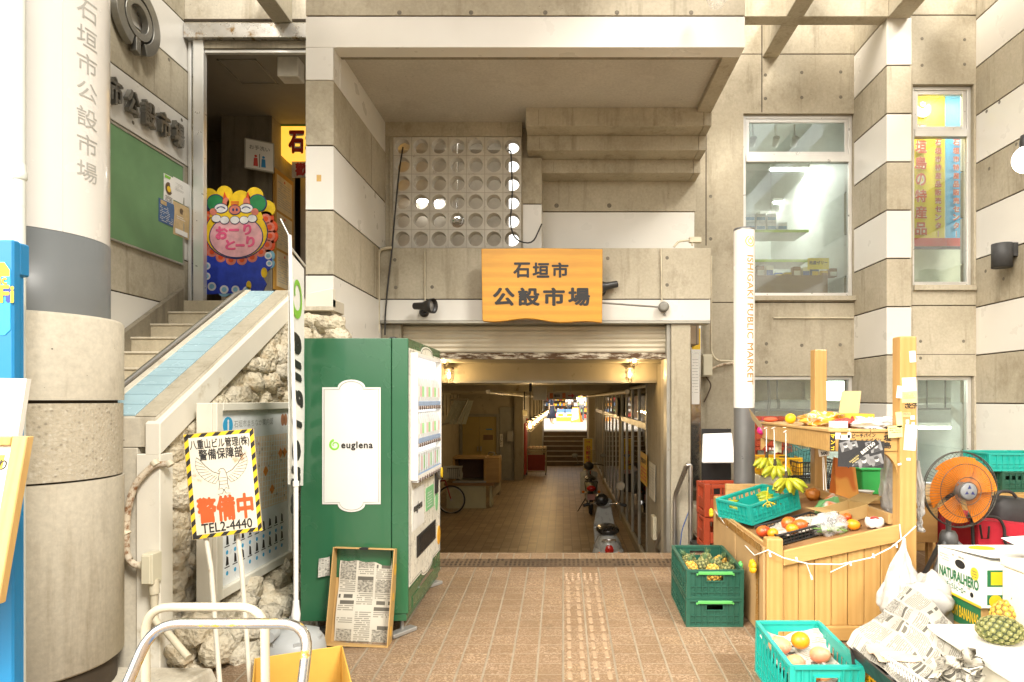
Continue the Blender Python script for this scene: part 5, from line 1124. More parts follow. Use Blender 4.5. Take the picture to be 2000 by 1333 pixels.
hb = thing('hanging_board', 'blank pale board hanging from the passage ceiling', 'sign', (-.37, 9.3, 1.8)); MB().box(X_(1041, 9.3), X_(1068, 9.3), 9.3, 9.34, Z_(782, 9.3), Z_(754, 9.3)).build('panel', mat('pale_board', (.52,.48,.36), .6), hb, .004); MB().tube([(X_(1036,9.3), 9.3, ZCE), (X_(1036,9.3), 9.3, Z_(765,9.3))], .02, 8).build('hanger', BLACK, hb)
# door, extinguisher, boxes on the left of the passage
dr = thing('double_door', 'dull yellow double door in a grey frame at the side of the passage', 'door', (-2.6, 19.98, ZC)); xa, xb = X_(903, 19.95), X_(970, 19.95); zt = Z_(814, 19.95)
mb = MB(); mb.box(xa-.08, xa, 19.90, 19.985, ZC, zt+.08); mb.box(xb, xb+.08, 19.90, 19.985, ZC, zt+.08); mb.box(xa, xb, 19.90, 19.985, zt, zt+.08); mb.box(xb+.09, -1.54, 19.96, 19.984, ZC, zt+.3); mb.build('frame', mat('grey_door_frame', (.30,.29,.24), .5), dr)
for a, b in ((xa+.005, (xa+xb)/2-.004), ((xa+xb)/2+.004, xb-.005)): o = MB().box(a, b, 19.94, 19.97, ZC+.01, zt-.005).build('door', mat('dull_yellow_door', (.42,.33,.11), .45, 0, .08, 2), dr); MB().box(*( ((xa+xb)/2-.07, (xa+xb)/2-.03) if a < xa+.1 else ((xa+xb)/2+.03, (xa+xb)/2+.07)), 19.90, 19.939, ZC+.9, ZC+1.05).build('handle', ALUD, o)
mb = MB(); f = fr((0, 19.939, 0)); mb.prism(rect((xa+xb)/2+.12, (xa+xb)/2+.42, Z_(860, 19.9), Z_(850,19.9)), f, 0, .002, 0); mb.prism(rect((xa+xb)/2+.2, (xa+xb)/2+.4, Z_(840,19.9), Z_(838,19.9)), f, 0, .002, 1); mb.build('label', [mat('brown_label', (.2,.12,.06), .6), BLU], dr)
eb = thing('electric_panel', 'grey switch panel with a vertical label right of the yellow door', 'panel', (-1.8, 19.95, .6)); mb = MB(); mb.box(X_(990,19.9), X_(1003,19.9), 19.86, 19.955, Z_(863,19.9), Z_(842,19.9)); mb.build('box', ALUD, eb, .005); mb = MB(); f = fr((0, 19.955, 0)); mb.prism(rect(X_(976,19.95), X_(982,19.95), Z_(873,19.95), Z_(848,19.95)), f, 0, .004, 0); mb.text('立\n入\n禁\n止', f, h=.3, mi=1, cx=X_(979,19.95), cy=Z_(860.5,19.95), d=.006); mb.build('label', [PAPER, INK], eb)
ex = thing('fire_extinguisher', 'red fire extinguisher standing beside the yellow door', 'fire extinguisher', (X_(903, 19.6), 19.6, ZC)); T = TR(X_(902, 19.6), 19.6, ZC); MB().lathe([(.08,0),(.085,.02),(.085,.40),(.05,.47),(.025,.49),(.025,.52)], 16, T).build('body', RED, ex); MB().lathe([(.03,.52),(.03,.56)], 10, T).tube([(X_(902,19.6), 19.52, ZC+.54), (X_(902,19.6), 19.48, ZC+.35)], .012, 6).build('valve', BLACK, ex)
hy = thing('hydrant_cabinet', 'tall red hydrant cabinet on the passage wall behind the trolley', 'cabinet', (-1.2, 21, ZC)); mb = MB(); mb.box(-1.249, -1.20, 20.4, 21.5, ZC+.1, ZC+1.75); mb.build('body', mat('hydrant_red', (.42,.05,.03), .5), hy, .01); MB().lathe([(.07,0),(.07,.04),(.03,.09)], 12, TR(-1.19, 20.5, ZC+1.83) @ RY(90)).build('lamp', RED, hy)
pb = thing('wall_lamp_box', 'small square lamp box hanging by a rod left of the pendant lamps', 'lamp', (-1.05, 12.6, 1.2)); mb = MB(); y = 13.4; mb.box(X_(1020,y), X_(1030,y), y, y+.12, Z_(812,y), Z_(801,y)); mb.build('box', mat('lamp_box_pale', (.6,.55,.35), .4), pb, .01); MB().tube([(X_(1024,y), y+.05, Z_(801,y)), (X_(1024,y), y+.05, ZCE)], .012, 6).build('hanger', BLACK, pb)
ds = thing('white_desk', 'worn pale green desk with a brown top in the passage', 'desk', (-2.3, 14.9, ZC)); y0 = 14.75; mb = MB(); xa, xb = X_(872, y0), X_(949, y0); mb.box(xa, xb, y0, y0+.03, ZC, Z_(949, y0)); mb.box(xa, xa+.03, y0+.03, y0+.7, ZC, Z_(949,y0)); mb.box(X_(955,y0), X_(955,y0)+.05, y0+.1, y0+.5, ZC+.02, Z_(948,y0)); mb.build('panel', mat('pale_green_desk', (.50,.50,.34), .5, 0, .08, 3, 0, 60, .4, .64, (.2,.15,.08)), ds); MB().box(xa-.05, X_(964,y0), y0-.04, y0+.75, Z_(949,y0)+.002, Z_(944,y0)).build('top', m_wood('brown_top', (.20,.11,.04), (.28,.16,.06), 0, 1, False), ds)
kc = thing('open_cabinet', 'brown open fronted cabinet standing on the pale desk', 'cabinet', (-2.2, 14.9, -.1)); za, zb = Z_(943.8, y0), Z_(893, y0); xa, xb = X_(884, y0), X_(949, y0); mb = MB(); yb = y0+.6
mb.box(xa, xb, y0, yb, zb-.05, zb, 0); mb.box(xa, xb, y0, yb, za, za+.05, 2); mb.box(xa, xa+.05, y0, yb, za+.05, zb-.05, 0); mb.box(xb-.05, xb, y0, yb, za+.05, zb-.05, 0); mb.box(xa+.05, xb-.05, yb-.03, yb, za+.05, zb-.05, 1); mb.box(xb+.001, xb+.3, y0+.05, yb, za+.0, zb-.02, 0)
mb.build('body', [m_wood('cabinet_wood', (.33,.20,.07), (.45,.29,.11), 0, 1, False), mat('cabinet_inside', (.10,.05,.03), .7), mat('grey_shelf', (.3,.3,.28), .5)], kc, .004)
tag(MB().hexa([Q(962, 972, 14.9), Q(976, 958, 15.3), Q(975, 912, 15.3), Q(963, 922, 14.9)], [p+Vector((.02,.04,0)) for p in (Q(962, 972, 14.9), Q(976, 958, 15.3), Q(975, 912, 15.3), Q(963, 922, 14.9))]).build('leaning_panel', mat('pale_panel', (.45,.40,.28), .6)), 'pale panel leaning against the end of the desk', 'panel')
tp = thing('wall_sink', 'metal sink with a bent tap behind the brown cabinet', 'sink', (-2, 17, 0)); mb = MB(); mb.box(X_(960,17), X_(978,17), 16.8, 17.3, Z_(903,17), Z_(890,17)); mb.build('basin', STEEL, tp, .02); MB().tube(fillet([Q(966, 893, 17), Q(966, 884, 17), Q(955, 884, 17), Q(953, 892, 17)], .04), .02, 8).build('tap', STEEL, tp); MB().box(X_(961,17), X_(976,17), 16.85, 17.25, ZC, Z_(903.5,17)).build('cabinet', COND, tp)
# louvred window on the left
lw = thing('louvre_window', 'open glass louvre window high on the left of the passage', 'window', (-3.2, 16, .8)); mb = MB(); gl_ = MB()
for k in range(5):
    a = Q(866+k*9, 829-k*0, 16.6); b = Q(886+k*7.5, 783, 16.6)
    gl_.hexa([a, a+Vector((.10,0,.0)), b+Vector((.10,.1,0)), b+Vector((0,.1,0))], [p+Vector((.0,.02,.0)) for p in (a, a+Vector((.10,0,.0)), b+Vector((.10,.1,0)), b+Vector((0,.1,0)))])
for (a, b) in (((862, 830), (893, 823)), ((880, 781), (914, 780)), ((893, 823), (914, 780))): mb.tube([Q(*a, 16.6), Q(*b, 16.65)], .025, 6)
for k in range(5): mb.tube([Q(866+k*7, 812, 17.3), Q(866+k*7, 772, 17.3)], .02, 6)
mb.build('frame', ALUD, lw); gl_.build('louvre', mat('frosted_louvre', (.52,.56,.50), .25, 0, .1), lw)
# bicycle
bc = thing('bicycle', 'bicycle with a front basket parked behind the vending machine', 'bicycle', (-2.6, 14.0, ZC)); yb = 14.1; cw = Vector((X_(881, yb), yb, ZC+.30)); mb = MB()
def wheel(c, r, ax, m1, m2, par, tr=.02, sp=14):
    T = TR(c) @ ax; b = MB(); b.tube([T @ Vector((r*math.cos(R(a)), r*math.sin(R(a)), 0)) for a in range(0, 360, 12)], tr, 6, 0, True); o = b.build('tyre', m1, par)
    b = MB(); b.tube([T @ Vector(((r-tr)*math.cos(R(a)), (r-tr)*math.sin(R(a)), 0)) for a in range(0, 360, 12)], tr*.5, 5, 0, True)
    for k in range(sp): b.tube([T @ Vector((0,0,0)), T @ Vector(((r-tr)*math.cos(2*math.pi*k/sp), (r-tr)*math.sin(2*math.pi*k/sp), 0))], .0025, 3)
    b.tube([T @ Vector((0,0,-.04)), T @ Vector((0,0,.04))], .025, 8); b.build('rim', m2, o); return o
c2 = cw+Vector((-1.02, .15, 0)); ax = RX(90) @ RY(0)
wheel(cw, .30, RX(90), RUB, STEEL, bc); wheel(c2, .30, RX(90), RUB, STEEL, bc)
hd = cw+Vector((-.16, 0, .52)); sd_ = c2+Vector((.28, 0, .50)); bb = cw+Vector((-.55, .06, -.03))
mb.tube([cw, hd], .013, 6); mb.tube([hd, bb], .017, 6); mb.tube([hd+Vector((.03,0,-.1)), sd_+Vector((0,0,-.15))], .015, 6); mb.tube([sd_, bb], .015, 6); mb.tube([bb, c2], .011, 6); mb.tube([sd_+Vector((0,0,-.15)), c2], .010, 6); mb.build('frame', mat('bicycle_red', (.35,.03,.03), .35), bc)
mb = MB(); mb.tube([hd, hd+Vector((-.04,0,.18)), hd+Vector((-.06,-.24,.20)), hd+Vector((-.2,-.27,.20))], .011, 6); mb.tube([hd+Vector((-.04,0,.18)), hd+Vector((-.06,.24,.20)), hd+Vector((-.2,.27,.20))], .011, 6); mb.build('handlebar', STEEL, bc); MB().ell(sd_+Vector((0,0,.06)), (.13, .08, .035), 12, 8).build('saddle', BLACK, bc)
mb = MB(); bx = hd+Vector((.22, 0, .05))
for k in range(8): mb.tube([bx+Vector((-.14+.04*k,-.13,-.1)), bx+Vector((-.16+.046*k,-.15,.14))], .004, 4); mb.tube([bx+Vector((-.14+.04*k,.13,-.1)), bx+Vector((-.16+.046*k,.15,.14))], .004, 4)
for s_ in (1, .87): mb.tube([bx+Vector((q[0]*s_, q[1]*s_, .14 if s_ == 1 else -.1)) for q in ((-.16,-.15),(.16,-.15),(.16,.15),(-.16,.15))], .006, 4, 0, True)
mb.build('basket', BLACK, bc); MB().sheet(lambda u, v: bx+Vector((-.2+.42*u, -.2+.1*math.sin(u*3), .20-.30*v))+wob((u,v,1), 3, .03), 5, 5, 0, .003).build('plastic_cover', mat('pale_cover', (.42,.42,.36), .5), bc)
# hand cart with red cloth
rc = thing('hand_cart', 'small cart with dark red cloth sides by the passage wall', 'cart', (-1.0, 21.3, ZC)); y = 21.2; xa, xb = X_(1029, y), X_(1066, y); z1 = Z_(877, y); mb = MB()
for x in (xa, xb):
    for yy in (y, y+.5): mb.tube([(x, yy, ZC+.05), (x, yy, z1)], .02, 6)
for z in (ZC+.12, z1-.12, z1): mb.tube([(xa,y,z),(xb,y,z),(xb,y+.5,z),(xa,y+.5,z)], .018, 6, 0, True)
mb.build('frame', mat('cart_frame', (.40,.34,.20), .5), rc); mb = MB(); mb.box(xa+.03, xb-.03, y-.01, y+.01, ZC+.15, z1-.20); mb.box(xb-.01, xb+.01, y+.02, y+.48, ZC+.15, z1-.20); mb.build('cloth', mat('dark_red_cloth', (.20,.03,.02), .8), rc)
mb = MB()
for k in range(5): mb.ell((xa+.1+.12*k, y+.25, z1+.02), (.08, .2, .06), 10, 6)
tag(mb.build('bundle', mat('pale_bundle', (.55,.45,.30), .8)), 'pale folded bundle lying on the red hand cart', 'bundle')
for sx in (xa, xb): MB().lathe([(.045,-.012),(.05,0),(.045,.012)], 12, TR(sx, y, ZC+.05) @ RY(90)).build('wheel', RUB, rc)
# yellow arrow sign
ys_ = thing('arrow_sign', 'narrow yellow stand sign with red letters beside the motorbikes', 'sign', (.5, 17.5, ZC)); y = 17.4; x0, x1, z0, z1 = X_(1141, y), X_(1157, y), Z_(918, y), Z_(857, y); f = fr((0, y, 0)); mb = MB(); mb.prism(rect(x0-.03, x1+.03, z0-.1, z1+.01), f, -.10, 0, 0); mb.prism(rect(x0, x1, z0, z1), f, 0, .004, 1)
for i, ch in enumerate('公設市場入口'): mb.text(ch, f, h=.115, w=.13, bold=.035, mi=2, cx=(x0+x1)/2, cy=z1-.25-i*.135, d=.006)
yc = z1-.09; xm = (x0+x1)/2; mb.prism([(xm-.06, yc-.008), (xm+.02, yc-.008), (xm+.01, yc-.03), (xm+.06, yc), (xm+.01, yc+.03), (xm+.02, yc+.008), (xm-.06, yc+.008)], f, .004, .006, 2)
mb.build('panel', [mat('sign_frame_white', (.6,.58,.5), .5), mat('arrow_yellow', (.72,.50,.03), .5), mat('arrow_red', (.50,.04,.02), .5)], ys_); MB().box(x0-.02, x1+.02, y-.05, y+.2, ZC, z0-.11).build('foot', BLACK, ys_)
# scooter seen from behind
CHROME = mat('chrome', (.75,.74,.72), .12, 1, .05); SCG = mat('scooter_grey', (.36,.37,.355), .3, .1, .05, 3); RLAMP = mat('red_lens', (.42,.015,.01), .15); OLAMP = mat('orange_lens', (.75,.20,.02), .15); BVIN = mat('black_vinyl', (.015,.014,.013), .3, 0, .1)
def scooter():
    t = thing('scooter', 'grey scooter with a round mirror parked by the glass doors', 'scooter', (.63, 8.95, ZC)); x, y, z = .63, 8.95, ZC; K = lambda a, b, c: Vector((x+a*.9, y+b*.9, z+c*.9))
    for yy in (-.05, 1.12): b = MB(); b.lathe([(.12,-.045),(.19,-.05),(.215,-.02),(.215,.02),(.19,.05),(.12,.045)], 24, TR(K(0,yy,.215)) @ RY(90)); o = b.build('tyre', RUB, t); MB().lathe([(.0,-.03),(.125,-.045),(.125,.045),(.0,.03)], 18, TR(K(0,yy,.215)) @ RY(90)).build('rim', ALUD, o)
    def rear(d, q): k = 1-.25*max(0, d.z); return Vector((q.x*k, q.y, q.z))
    b = MB(); b.ell(K(0,.12,.48), (.20,.34,.24), 20, 14, RX(-8), 0, rear); b.ell(K(0,.02,.40), (.225,.26,.15), 18, 10); b.build('rear_body', SCG, t)
    b = MB(); b.ell(K(0,.20,.735), (.165,.34,.075), 20, 10, RX(-3)); b.ell(K(0,.05,.745), (.16,.2,.07), 18, 8); b.build('seat', BVIN, t)
    b = MB(); b.hexa([K(-.17,.98,.30), K(.17,.98,.30), K(.19,1.0,.62), K(-.19,1.0,.62)], [K(-.15,1.06,.30), K(.15,1.06,.30), K(.16,1.10,.62), K(-.16,1.10,.62)]); b.hexa([K(-.19,1.0,.62), K(.19,1.0,.62), K(.12,.98,.98), K(-.12,.98,.98)], [K(-.16,1.10,.62), K(.16,1.10,.62), K(.10,1.12,.98), K(-.10,1.12,.98)]); b.box(x-.16, x+.16, y+.45, y+1.02, z+.20, z+.27); b.ell(K(0,1.14,.44), (.11,.24,.10), 14, 8); b.build('front_shield', SCG, t, .025, 3)
    b = MB(); b.tube([K(-.10,-.18,.62), K(-.09,-.26,.66), K(.09,-.26,.66), K(.10,-.18,.62)], .012, 8); b.build('grab_rail', CHROME, t)
    b = MB(); b.ell(K(0,-.20,.50), (.075,.06,.085), 14, 8); b.build('tail_light', RLAMP, t)
    for s in (-1, 1): MB().ell(K(.13*s,-.17,.43), (.038,.035,.032), 12, 8).build('turn_signal', OLAMP, t)
    b = MB(); b.tube([K(-.36,.82,1.00), K(-.22,.90,1.03), K(0,.98,1.0), K(.22,.90,1.03), K(.36,.82,1.00)], .016, 8); b.build('handlebar', CHROME, t)
    for s in (-1, 1): MB().tube([K(.36*s,.82,1.0), K(.26*s,.875,1.022)], .024, 10).build('grip', RUB, t); MB().tube([K(.25*s,.93,1.0), K(.34*s,.95,.99)], .008, 6).build('brake_lever', CHROME, t)
    b = MB(); b.ell(K(0,1.02,1.02), (.13,.11,.09), 16, 10); b.build('headlight_cowl', SCG, t); MB().ell(K(-.05,.93,1.08), (.11,.10,.10), 14, 8).build('helmet_bag', BVIN, t)
    b = MB(); b.tube([K(.24,.93,1.03), K(.27,.90,1.18), K(.27,.90,1.27)], .007, 6); b.lathe([(.0,-.012),(.065,-.008),(.068,.004)], 18, TR(K(.27,.885,1.33)) @ RX(90)); b.lathe([(.066,.0041),(0,.0042)], 18, TR(K(.27,.885,1.33)) @ RX(90), 1); b.build('mirror', [BLACK, mat('mirror_glass', (.62,.60,.52), .05, .6)], t)
    b = MB(); b.prism(rect(-.06, .06, -.06, .05), fr(K(0,-.235,.33)), -.02, 0); b.build('number_plate', PAPER, t); b = MB(); b.tube([K(.12,.1,.26), K(.16,-.2,.30)], .04, 10); b.build('exhaust', ALUD, t); b = MB(); b.box(x-.10, x+.10, y-.19, y+.3, z+.20, z+.36); b.build('engine', BLACK, t, .03)
scooter()
def moped():
    t = thing('moped', 'dark step through moped with a pink number plate parked ahead of the scooter', 'moped', (.60, 14.0, ZC)); x, y, z = .60, 14.0, ZC; K = lambda a, b, c: Vector((x+a, y+b, z+c)); CUB = mat('moped_cream', (.36,.36,.27), .35)
    for yy in (0, 1.2): b = MB(); b.lathe([(.20,-.03),(.26,-.04),(.285,-.015),(.285,.015),(.26,.04),(.20,.03)], 26, TR(K(0,yy,.285)) @ RY(90)); o = b.build('tyre', RUB, t); b = MB(); b.lathe([(.20,-.025),(.205,.025)], 24, TR(K(0,yy,.285)) @ RY(90)); [b.tube([K(0,yy,.285), K(0,yy+.2*math.cos(R(a)),.285+.2*math.sin(R(a)))], .003, 3) for a in range(0, 360, 24)]; b.lathe([(.05,-.05),(.05,.05)], 12, TR(K(0,yy,.285)) @ RY(90)); b.build('rim', STEEL, o)
    b = MB(); b.ell(K(0,.30,.60), (.12,.36,.13), 16, 10, RX(-6)); b.ell(K(0,.75,.50), (.08,.32,.09), 12, 8, RX(18)); b.build('body', CUB, t)
    b = MB(); b.lathe([(.30,-.055),(.325,-.05),(.325,.05),(.30,.055)], 20, TR(K(0,0,.285)) @ RY(90), 0, True, False, 60, 200); b.build('mudguard', SCG, t)
    b = MB(); b.ell(K(0,.28,.755), (.13,.34,.06), 16, 8); b.build('seat', BVIN, t)
    b = MB(); [b.tube([K(s,-.25,.74), K(s,.1,.76)], .01, 6) for s in (-.12,-.04,.04,.12)]; b.tube([K(-.14,-.26,.74), K(.14,-.26,.74)], .012, 6); b.tube([K(-.14,-.26,.74), K(-.10,.0,.5)], .01, 6); b.tube([K(.14,-.26,.74), K(.10,.0,.5)], .01, 6); b.build('luggage_rack', BLACK, t)
    b = MB(); b.ell(K(0,-.27,.60), (.10,.07,.065), 14, 8); b.build('tail_light', RLAMP, t); b = MB(); b.prism(rect(-.085,.085,-.06,.06), fr(K(0,-.31,.42)), -.008, 0); b.build('number_plate', mat('pink_plate', (.50,.26,.26), .5), t)
    for s in (-1, 1): MB().ell(K(.17*s,-.22,.52), (.035,.03,.03), 10, 6).build('turn_signal', OLAMP, t)
    b = MB()
    for s in (-1, 1): b.hexa([K(.05*s,.88,.30), K(.21*s,.92,.32), K(.20*s,1.02,.80), K(.05*s,1.0,.85)], [K(.05*s,.90,.30), K(.21*s,.94,.32), K(.20*s,1.04,.80), K(.05*s,1.02,.85)])
    b.build('leg_shield', SCG, t, .004); b = MB(); b.ell(K(0,1.02,.95), (.12,.13,.10), 16, 10); b.build('headlight_cowl', BLACK, t)
    b = MB(); b.tube([K(-.34,.86,.98), K(-.2,.94,1.0), K(.2,.94,1.0), K(.34,.86,.98)], .014, 8); b.build('handlebar', BLACK, t)
    for s in (-1, 1): b = MB(); b.tube([K(.25*s,.95,1.0), K(.29*s,.95,1.16)], .006, 6); b.ell(K(.33*s,.95,1.20), (.075,.012,.05), 14, 8); b.build('mirror', mat('mirror_back', (.20,.20,.17), .3), t)
    b = MB(); b.prism(rect(-.09,.09,-.15,.15), fr(K(.08,1.06,1.18), (1,0,0), (.1,.5,1)), -.004, 0); b.build('windscreen', glass('screen', (.85,.85,.8), .15), t)
    b = MB(); b.tube([K(.10,.5,.22), K(.15,.1,.24), K(.16,-.25,.30)], [.02,.035,.04], 10); b.build('exhaust', CHROME, t); b = MB(); b.box(x-.11, x+.11, y+.42, y+.72, z+.22, z+.42); b.build('engine', ALUD, t, .03); b = MB(); b.tube([K(-.1,.3,.3), K(-.28,.22,.02)], .012, 6); b.build('side_stand', BLACK, t); b = MB(); b.tube([K(0,1.2,.285), K(0,1.03,.9)], .03, 8); b.build('fork', SCG, t)
moped()
# notices on the glass doors and passage wall, handrails
pp = MB(); f = fr((1.165, 0, 0), (0,-1,0))
def wallsheet(name, label, px0, px1, py0, py1, X, ms, paint=None):
    y0, y1 = X*F/(px0-VX), X*F/(px1-VX); ym = (y0+y1)/2; f = fr((X, ym, (Z_(py0,ym)+Z_(py1,ym))/2), (0,-1,0)); w_ = abs(y0-y1); h_ = abs(Z_(py0,ym)-Z_(py1,ym)); b = MB(); b.prism(rect(-w_/2, w_/2, -h_/2, h_/2), f, 0, .004, 0)
    if paint: paint(b, f @ TR(0,0,.004), w_, h_)
    tag(b.build(name, ms), label, 'notice')
wallsheet('notice', 'orange yellow notice on the glass doors of the passage', 1251, 1264, 885, 945, 1.17, [mat('notice_amber', (.62,.36,.03), .5), INK, RED], lambda b, f, w_, h: (b.text('空室あり', f, w=w_*.8, h=h*.16, bold=.03, mi=1, cy=h*.25, d=.003), lines(b, f, -w_*.4, w_*.4, -h*.4, h*.05, 4, 2, .4)))
wallsheet('notice', 'curling white notice on the passage wall beside the glass doors', 1268, 1280, 905, 975, 1.185, [mat('old_paper', (.55,.52,.42), .8), GREYINK], lambda b, f, w_, h: lines(b, f, -w_*.4, w_*.4, -h*.3, h*.4, 9, 1, .3))
for i, (pts, lb) in enumerate((([(1318, 1085), (1318, 970), (1342, 908), (1349, 910), (1349, 1075)], 'steel handrail standing at the right of the steps down'), ([(1302, 1012), (1298, 1022), (1281, 1068), (1284, 1078), (1300, 1080)], 'short steel handrail on the wall inside the passage'))):
    Y = 6.55 if i == 0 else 7.4; t = thing('handrail', lb, 'handrail', W(*pts[0], Y)); MB().tube(fillet([W(a, b, Y+.25*(j in (0, 1)) if i == 0 else Y+.2*j) for j, (a, b) in enumerate(pts)], .06), .024, 12).build('rail', STEEL, t)
tag(MB().box(1.15, 1.199, 8.2, 8.4, ZC+.7, ZC+1.0).build('switch_box', CREAM, None, .006), 'cream switch box on the passage wall above the short handrail', 'switch box')
tag(MB().box(1.40, 1.75, 6.4, 7.2, .3, .62).build('concrete_plinth', CON, None, .01), 'low concrete plinth beside the passage jamb', 'plinth')
cable('cable', 'blue and white cables dangling by the passage jamb', [Q(1345, 1000, 6.7), Q(1332, 1035, 6.6), Q(1328, 1070, 6.6)], .006, mat('blue_cable', (.03,.08,.25), .5), 'cable', .05)
for i, x in enumerate((-1.0, .85)): tag(MB().tube([(x, 8.5, ZCE-.14), (x, 24, ZCE-.14)], .03, 8).build('ceiling_pipe', CONDUIT), ('pale pipe running along the left of the passage ceiling', 'pale pipe running along the right of the passage ceiling')[i], 'pipe')
wc = thing('wall_clock', 'dark round wall clock on a pier above the glass doors of the passage', 'clock', (1.15, 13.3, 1.55)); fk = fr((1.166, 13.35, 1.60), (0,-1,0)); MB().prism(disc(0,0,.2), fk, 0, .05).build('case', BLACK, wc); MB().prism(disc(0,0,.17), fk, .0505, .052, 0).prism(rect(-.008,.008,0,.12), fk, .052, .054, 1).prism(rect(0,.09,-.008,.008), fk, .052, .054, 1).build('dial', [mat('old_paper'), INK], wc)
# far shop beyond the upper steps
SH = thing('far_shop', 'brightly lit shop front with a red and white canopy across the far street', 'shop', (0, 44, ZS)); mb = MB(); mb.box(-8, 8, 46, 46.2, ZS, 6, 0); mb.box(-8, 8, 43.2, 46, 2.75, 2.9, 0); mb.build('wall', mat('shop_back', (.35,.24,.15), .7, 0, .3, 3), SH); MB().box(-6, 6, 43.0, 43.15, 2.25, 2.8).build('fascia', mat('shop_fascia', (.60,.20,.10), .5, 0, .3, 2), SH)
def shelf_unit(label, x, y, w_, h_, seed, name='goods_shelf'):
    t = thing(name, label, 'shelf', (x, y, ZS)); r = random.Random(seed); b = MB()
    for k in range(6): b.box(x-w_/2, x+w_/2, y, y+.5, ZS+.1+k*h_/5.5, ZS+.13+k*h_/5.5)
    for sx in (-1, 1): b.box(x+sx*w_/2-.02, x+sx*w_/2+.02, y, y+.5, ZS, ZS+h_+.1)
    b.build('frame', BLACK, t); b = MB(); ms = [PAPER, RED, YEL, mat('pack_blue', (.1,.2,.4), .5), mat('pack_green', (.2,.35,.12), .5), ORG]
    for k in range(6):
        xx = x-w_/2+.04
        while xx < x+w_/2-.1: q = r.uniform(.08, .2); b.box(xx, xx+q*.9, y+.05, y+.4, ZS+.131+k*h_/5.5, ZS+.131+k*h_/5.5+r.uniform(.1, .24), r.randrange(6)); xx += q
    b.build('packages', ms, t)
shelf_unit('tall black goods shelf at the right of the far street shop', 1.65, 40, 2.0, 2.1, 3); shelf_unit('goods shelf behind the people in the far street shop', -.6, 44, 3.4, 2.0, 8); shelf_unit('goods shelf seen between the people at the back of the far shop', 3.4, 44.5, 2.6, 2.1, 9)
for i, (px, lb) in enumerate(((1095, 'stack of fruit cartons at the left of the far street shop'), (1112, 'stack of fruit cartons at the right of the far street shop'))):
    t = thing('carton_stack', lb, 'carton stack', (X_(px, 38), 38, ZS)); x = X_(px, 38); b = MB(); b.box(x-.25, x+.25, 38, 38.4, ZS+.25, ZS+.5, 0); b.box(x-.22, x+.22, 38.02, 38.38, ZS+.51, ZS+.72, 1); b.box(x-.15, x+.15, 37.99, 38, ZS+.3, ZS+.45, 2); b.build('carton', [PAPER, mat('pack_blue'), YEL], t); MB().box(x-.26, x+.26, 38, 38.4, ZS, ZS+.24).build('table', ORG, t)
ab = thing('sandwich_board', 'orange sandwich board with white paper on the far street', 'sandwich board', (.5, 36, ZS)); x = X_(1124, 36); b = MB(); P1 = [Vector((x-.28, 36.0, ZS)), Vector((x+.28, 36.05, ZS)), Vector((x+.18, 36.25, ZS+.85)), Vector((x-.18, 36.2, ZS+.85))]; b.hexa(P1, [p+Vector((0,.03,0)) for p in P1]); P2 = [Vector((x-.1, 36.8, ZS)), Vector((x+.45, 36.8, ZS)), Vector((x+.2, 36.28, ZS+.85)), Vector((x-.17, 36.28, ZS+.85))]; b.hexa(P2, [p+Vector((0,.03,0)) for p in P2]); b.build('frame', ORG, ab); P3 = [P1[0].lerp(P1[2], .12), P1[1].lerp(P1[3], .25), P1[2].lerp(P1[0], .08), P1[3].lerp(P1[1], .08)]; MB().hexa([p+Vector((0,-.012,0)) for p in P3], [p+Vector((0,-.008,0)) for p in P3]).build('poster', PAPER, ab)
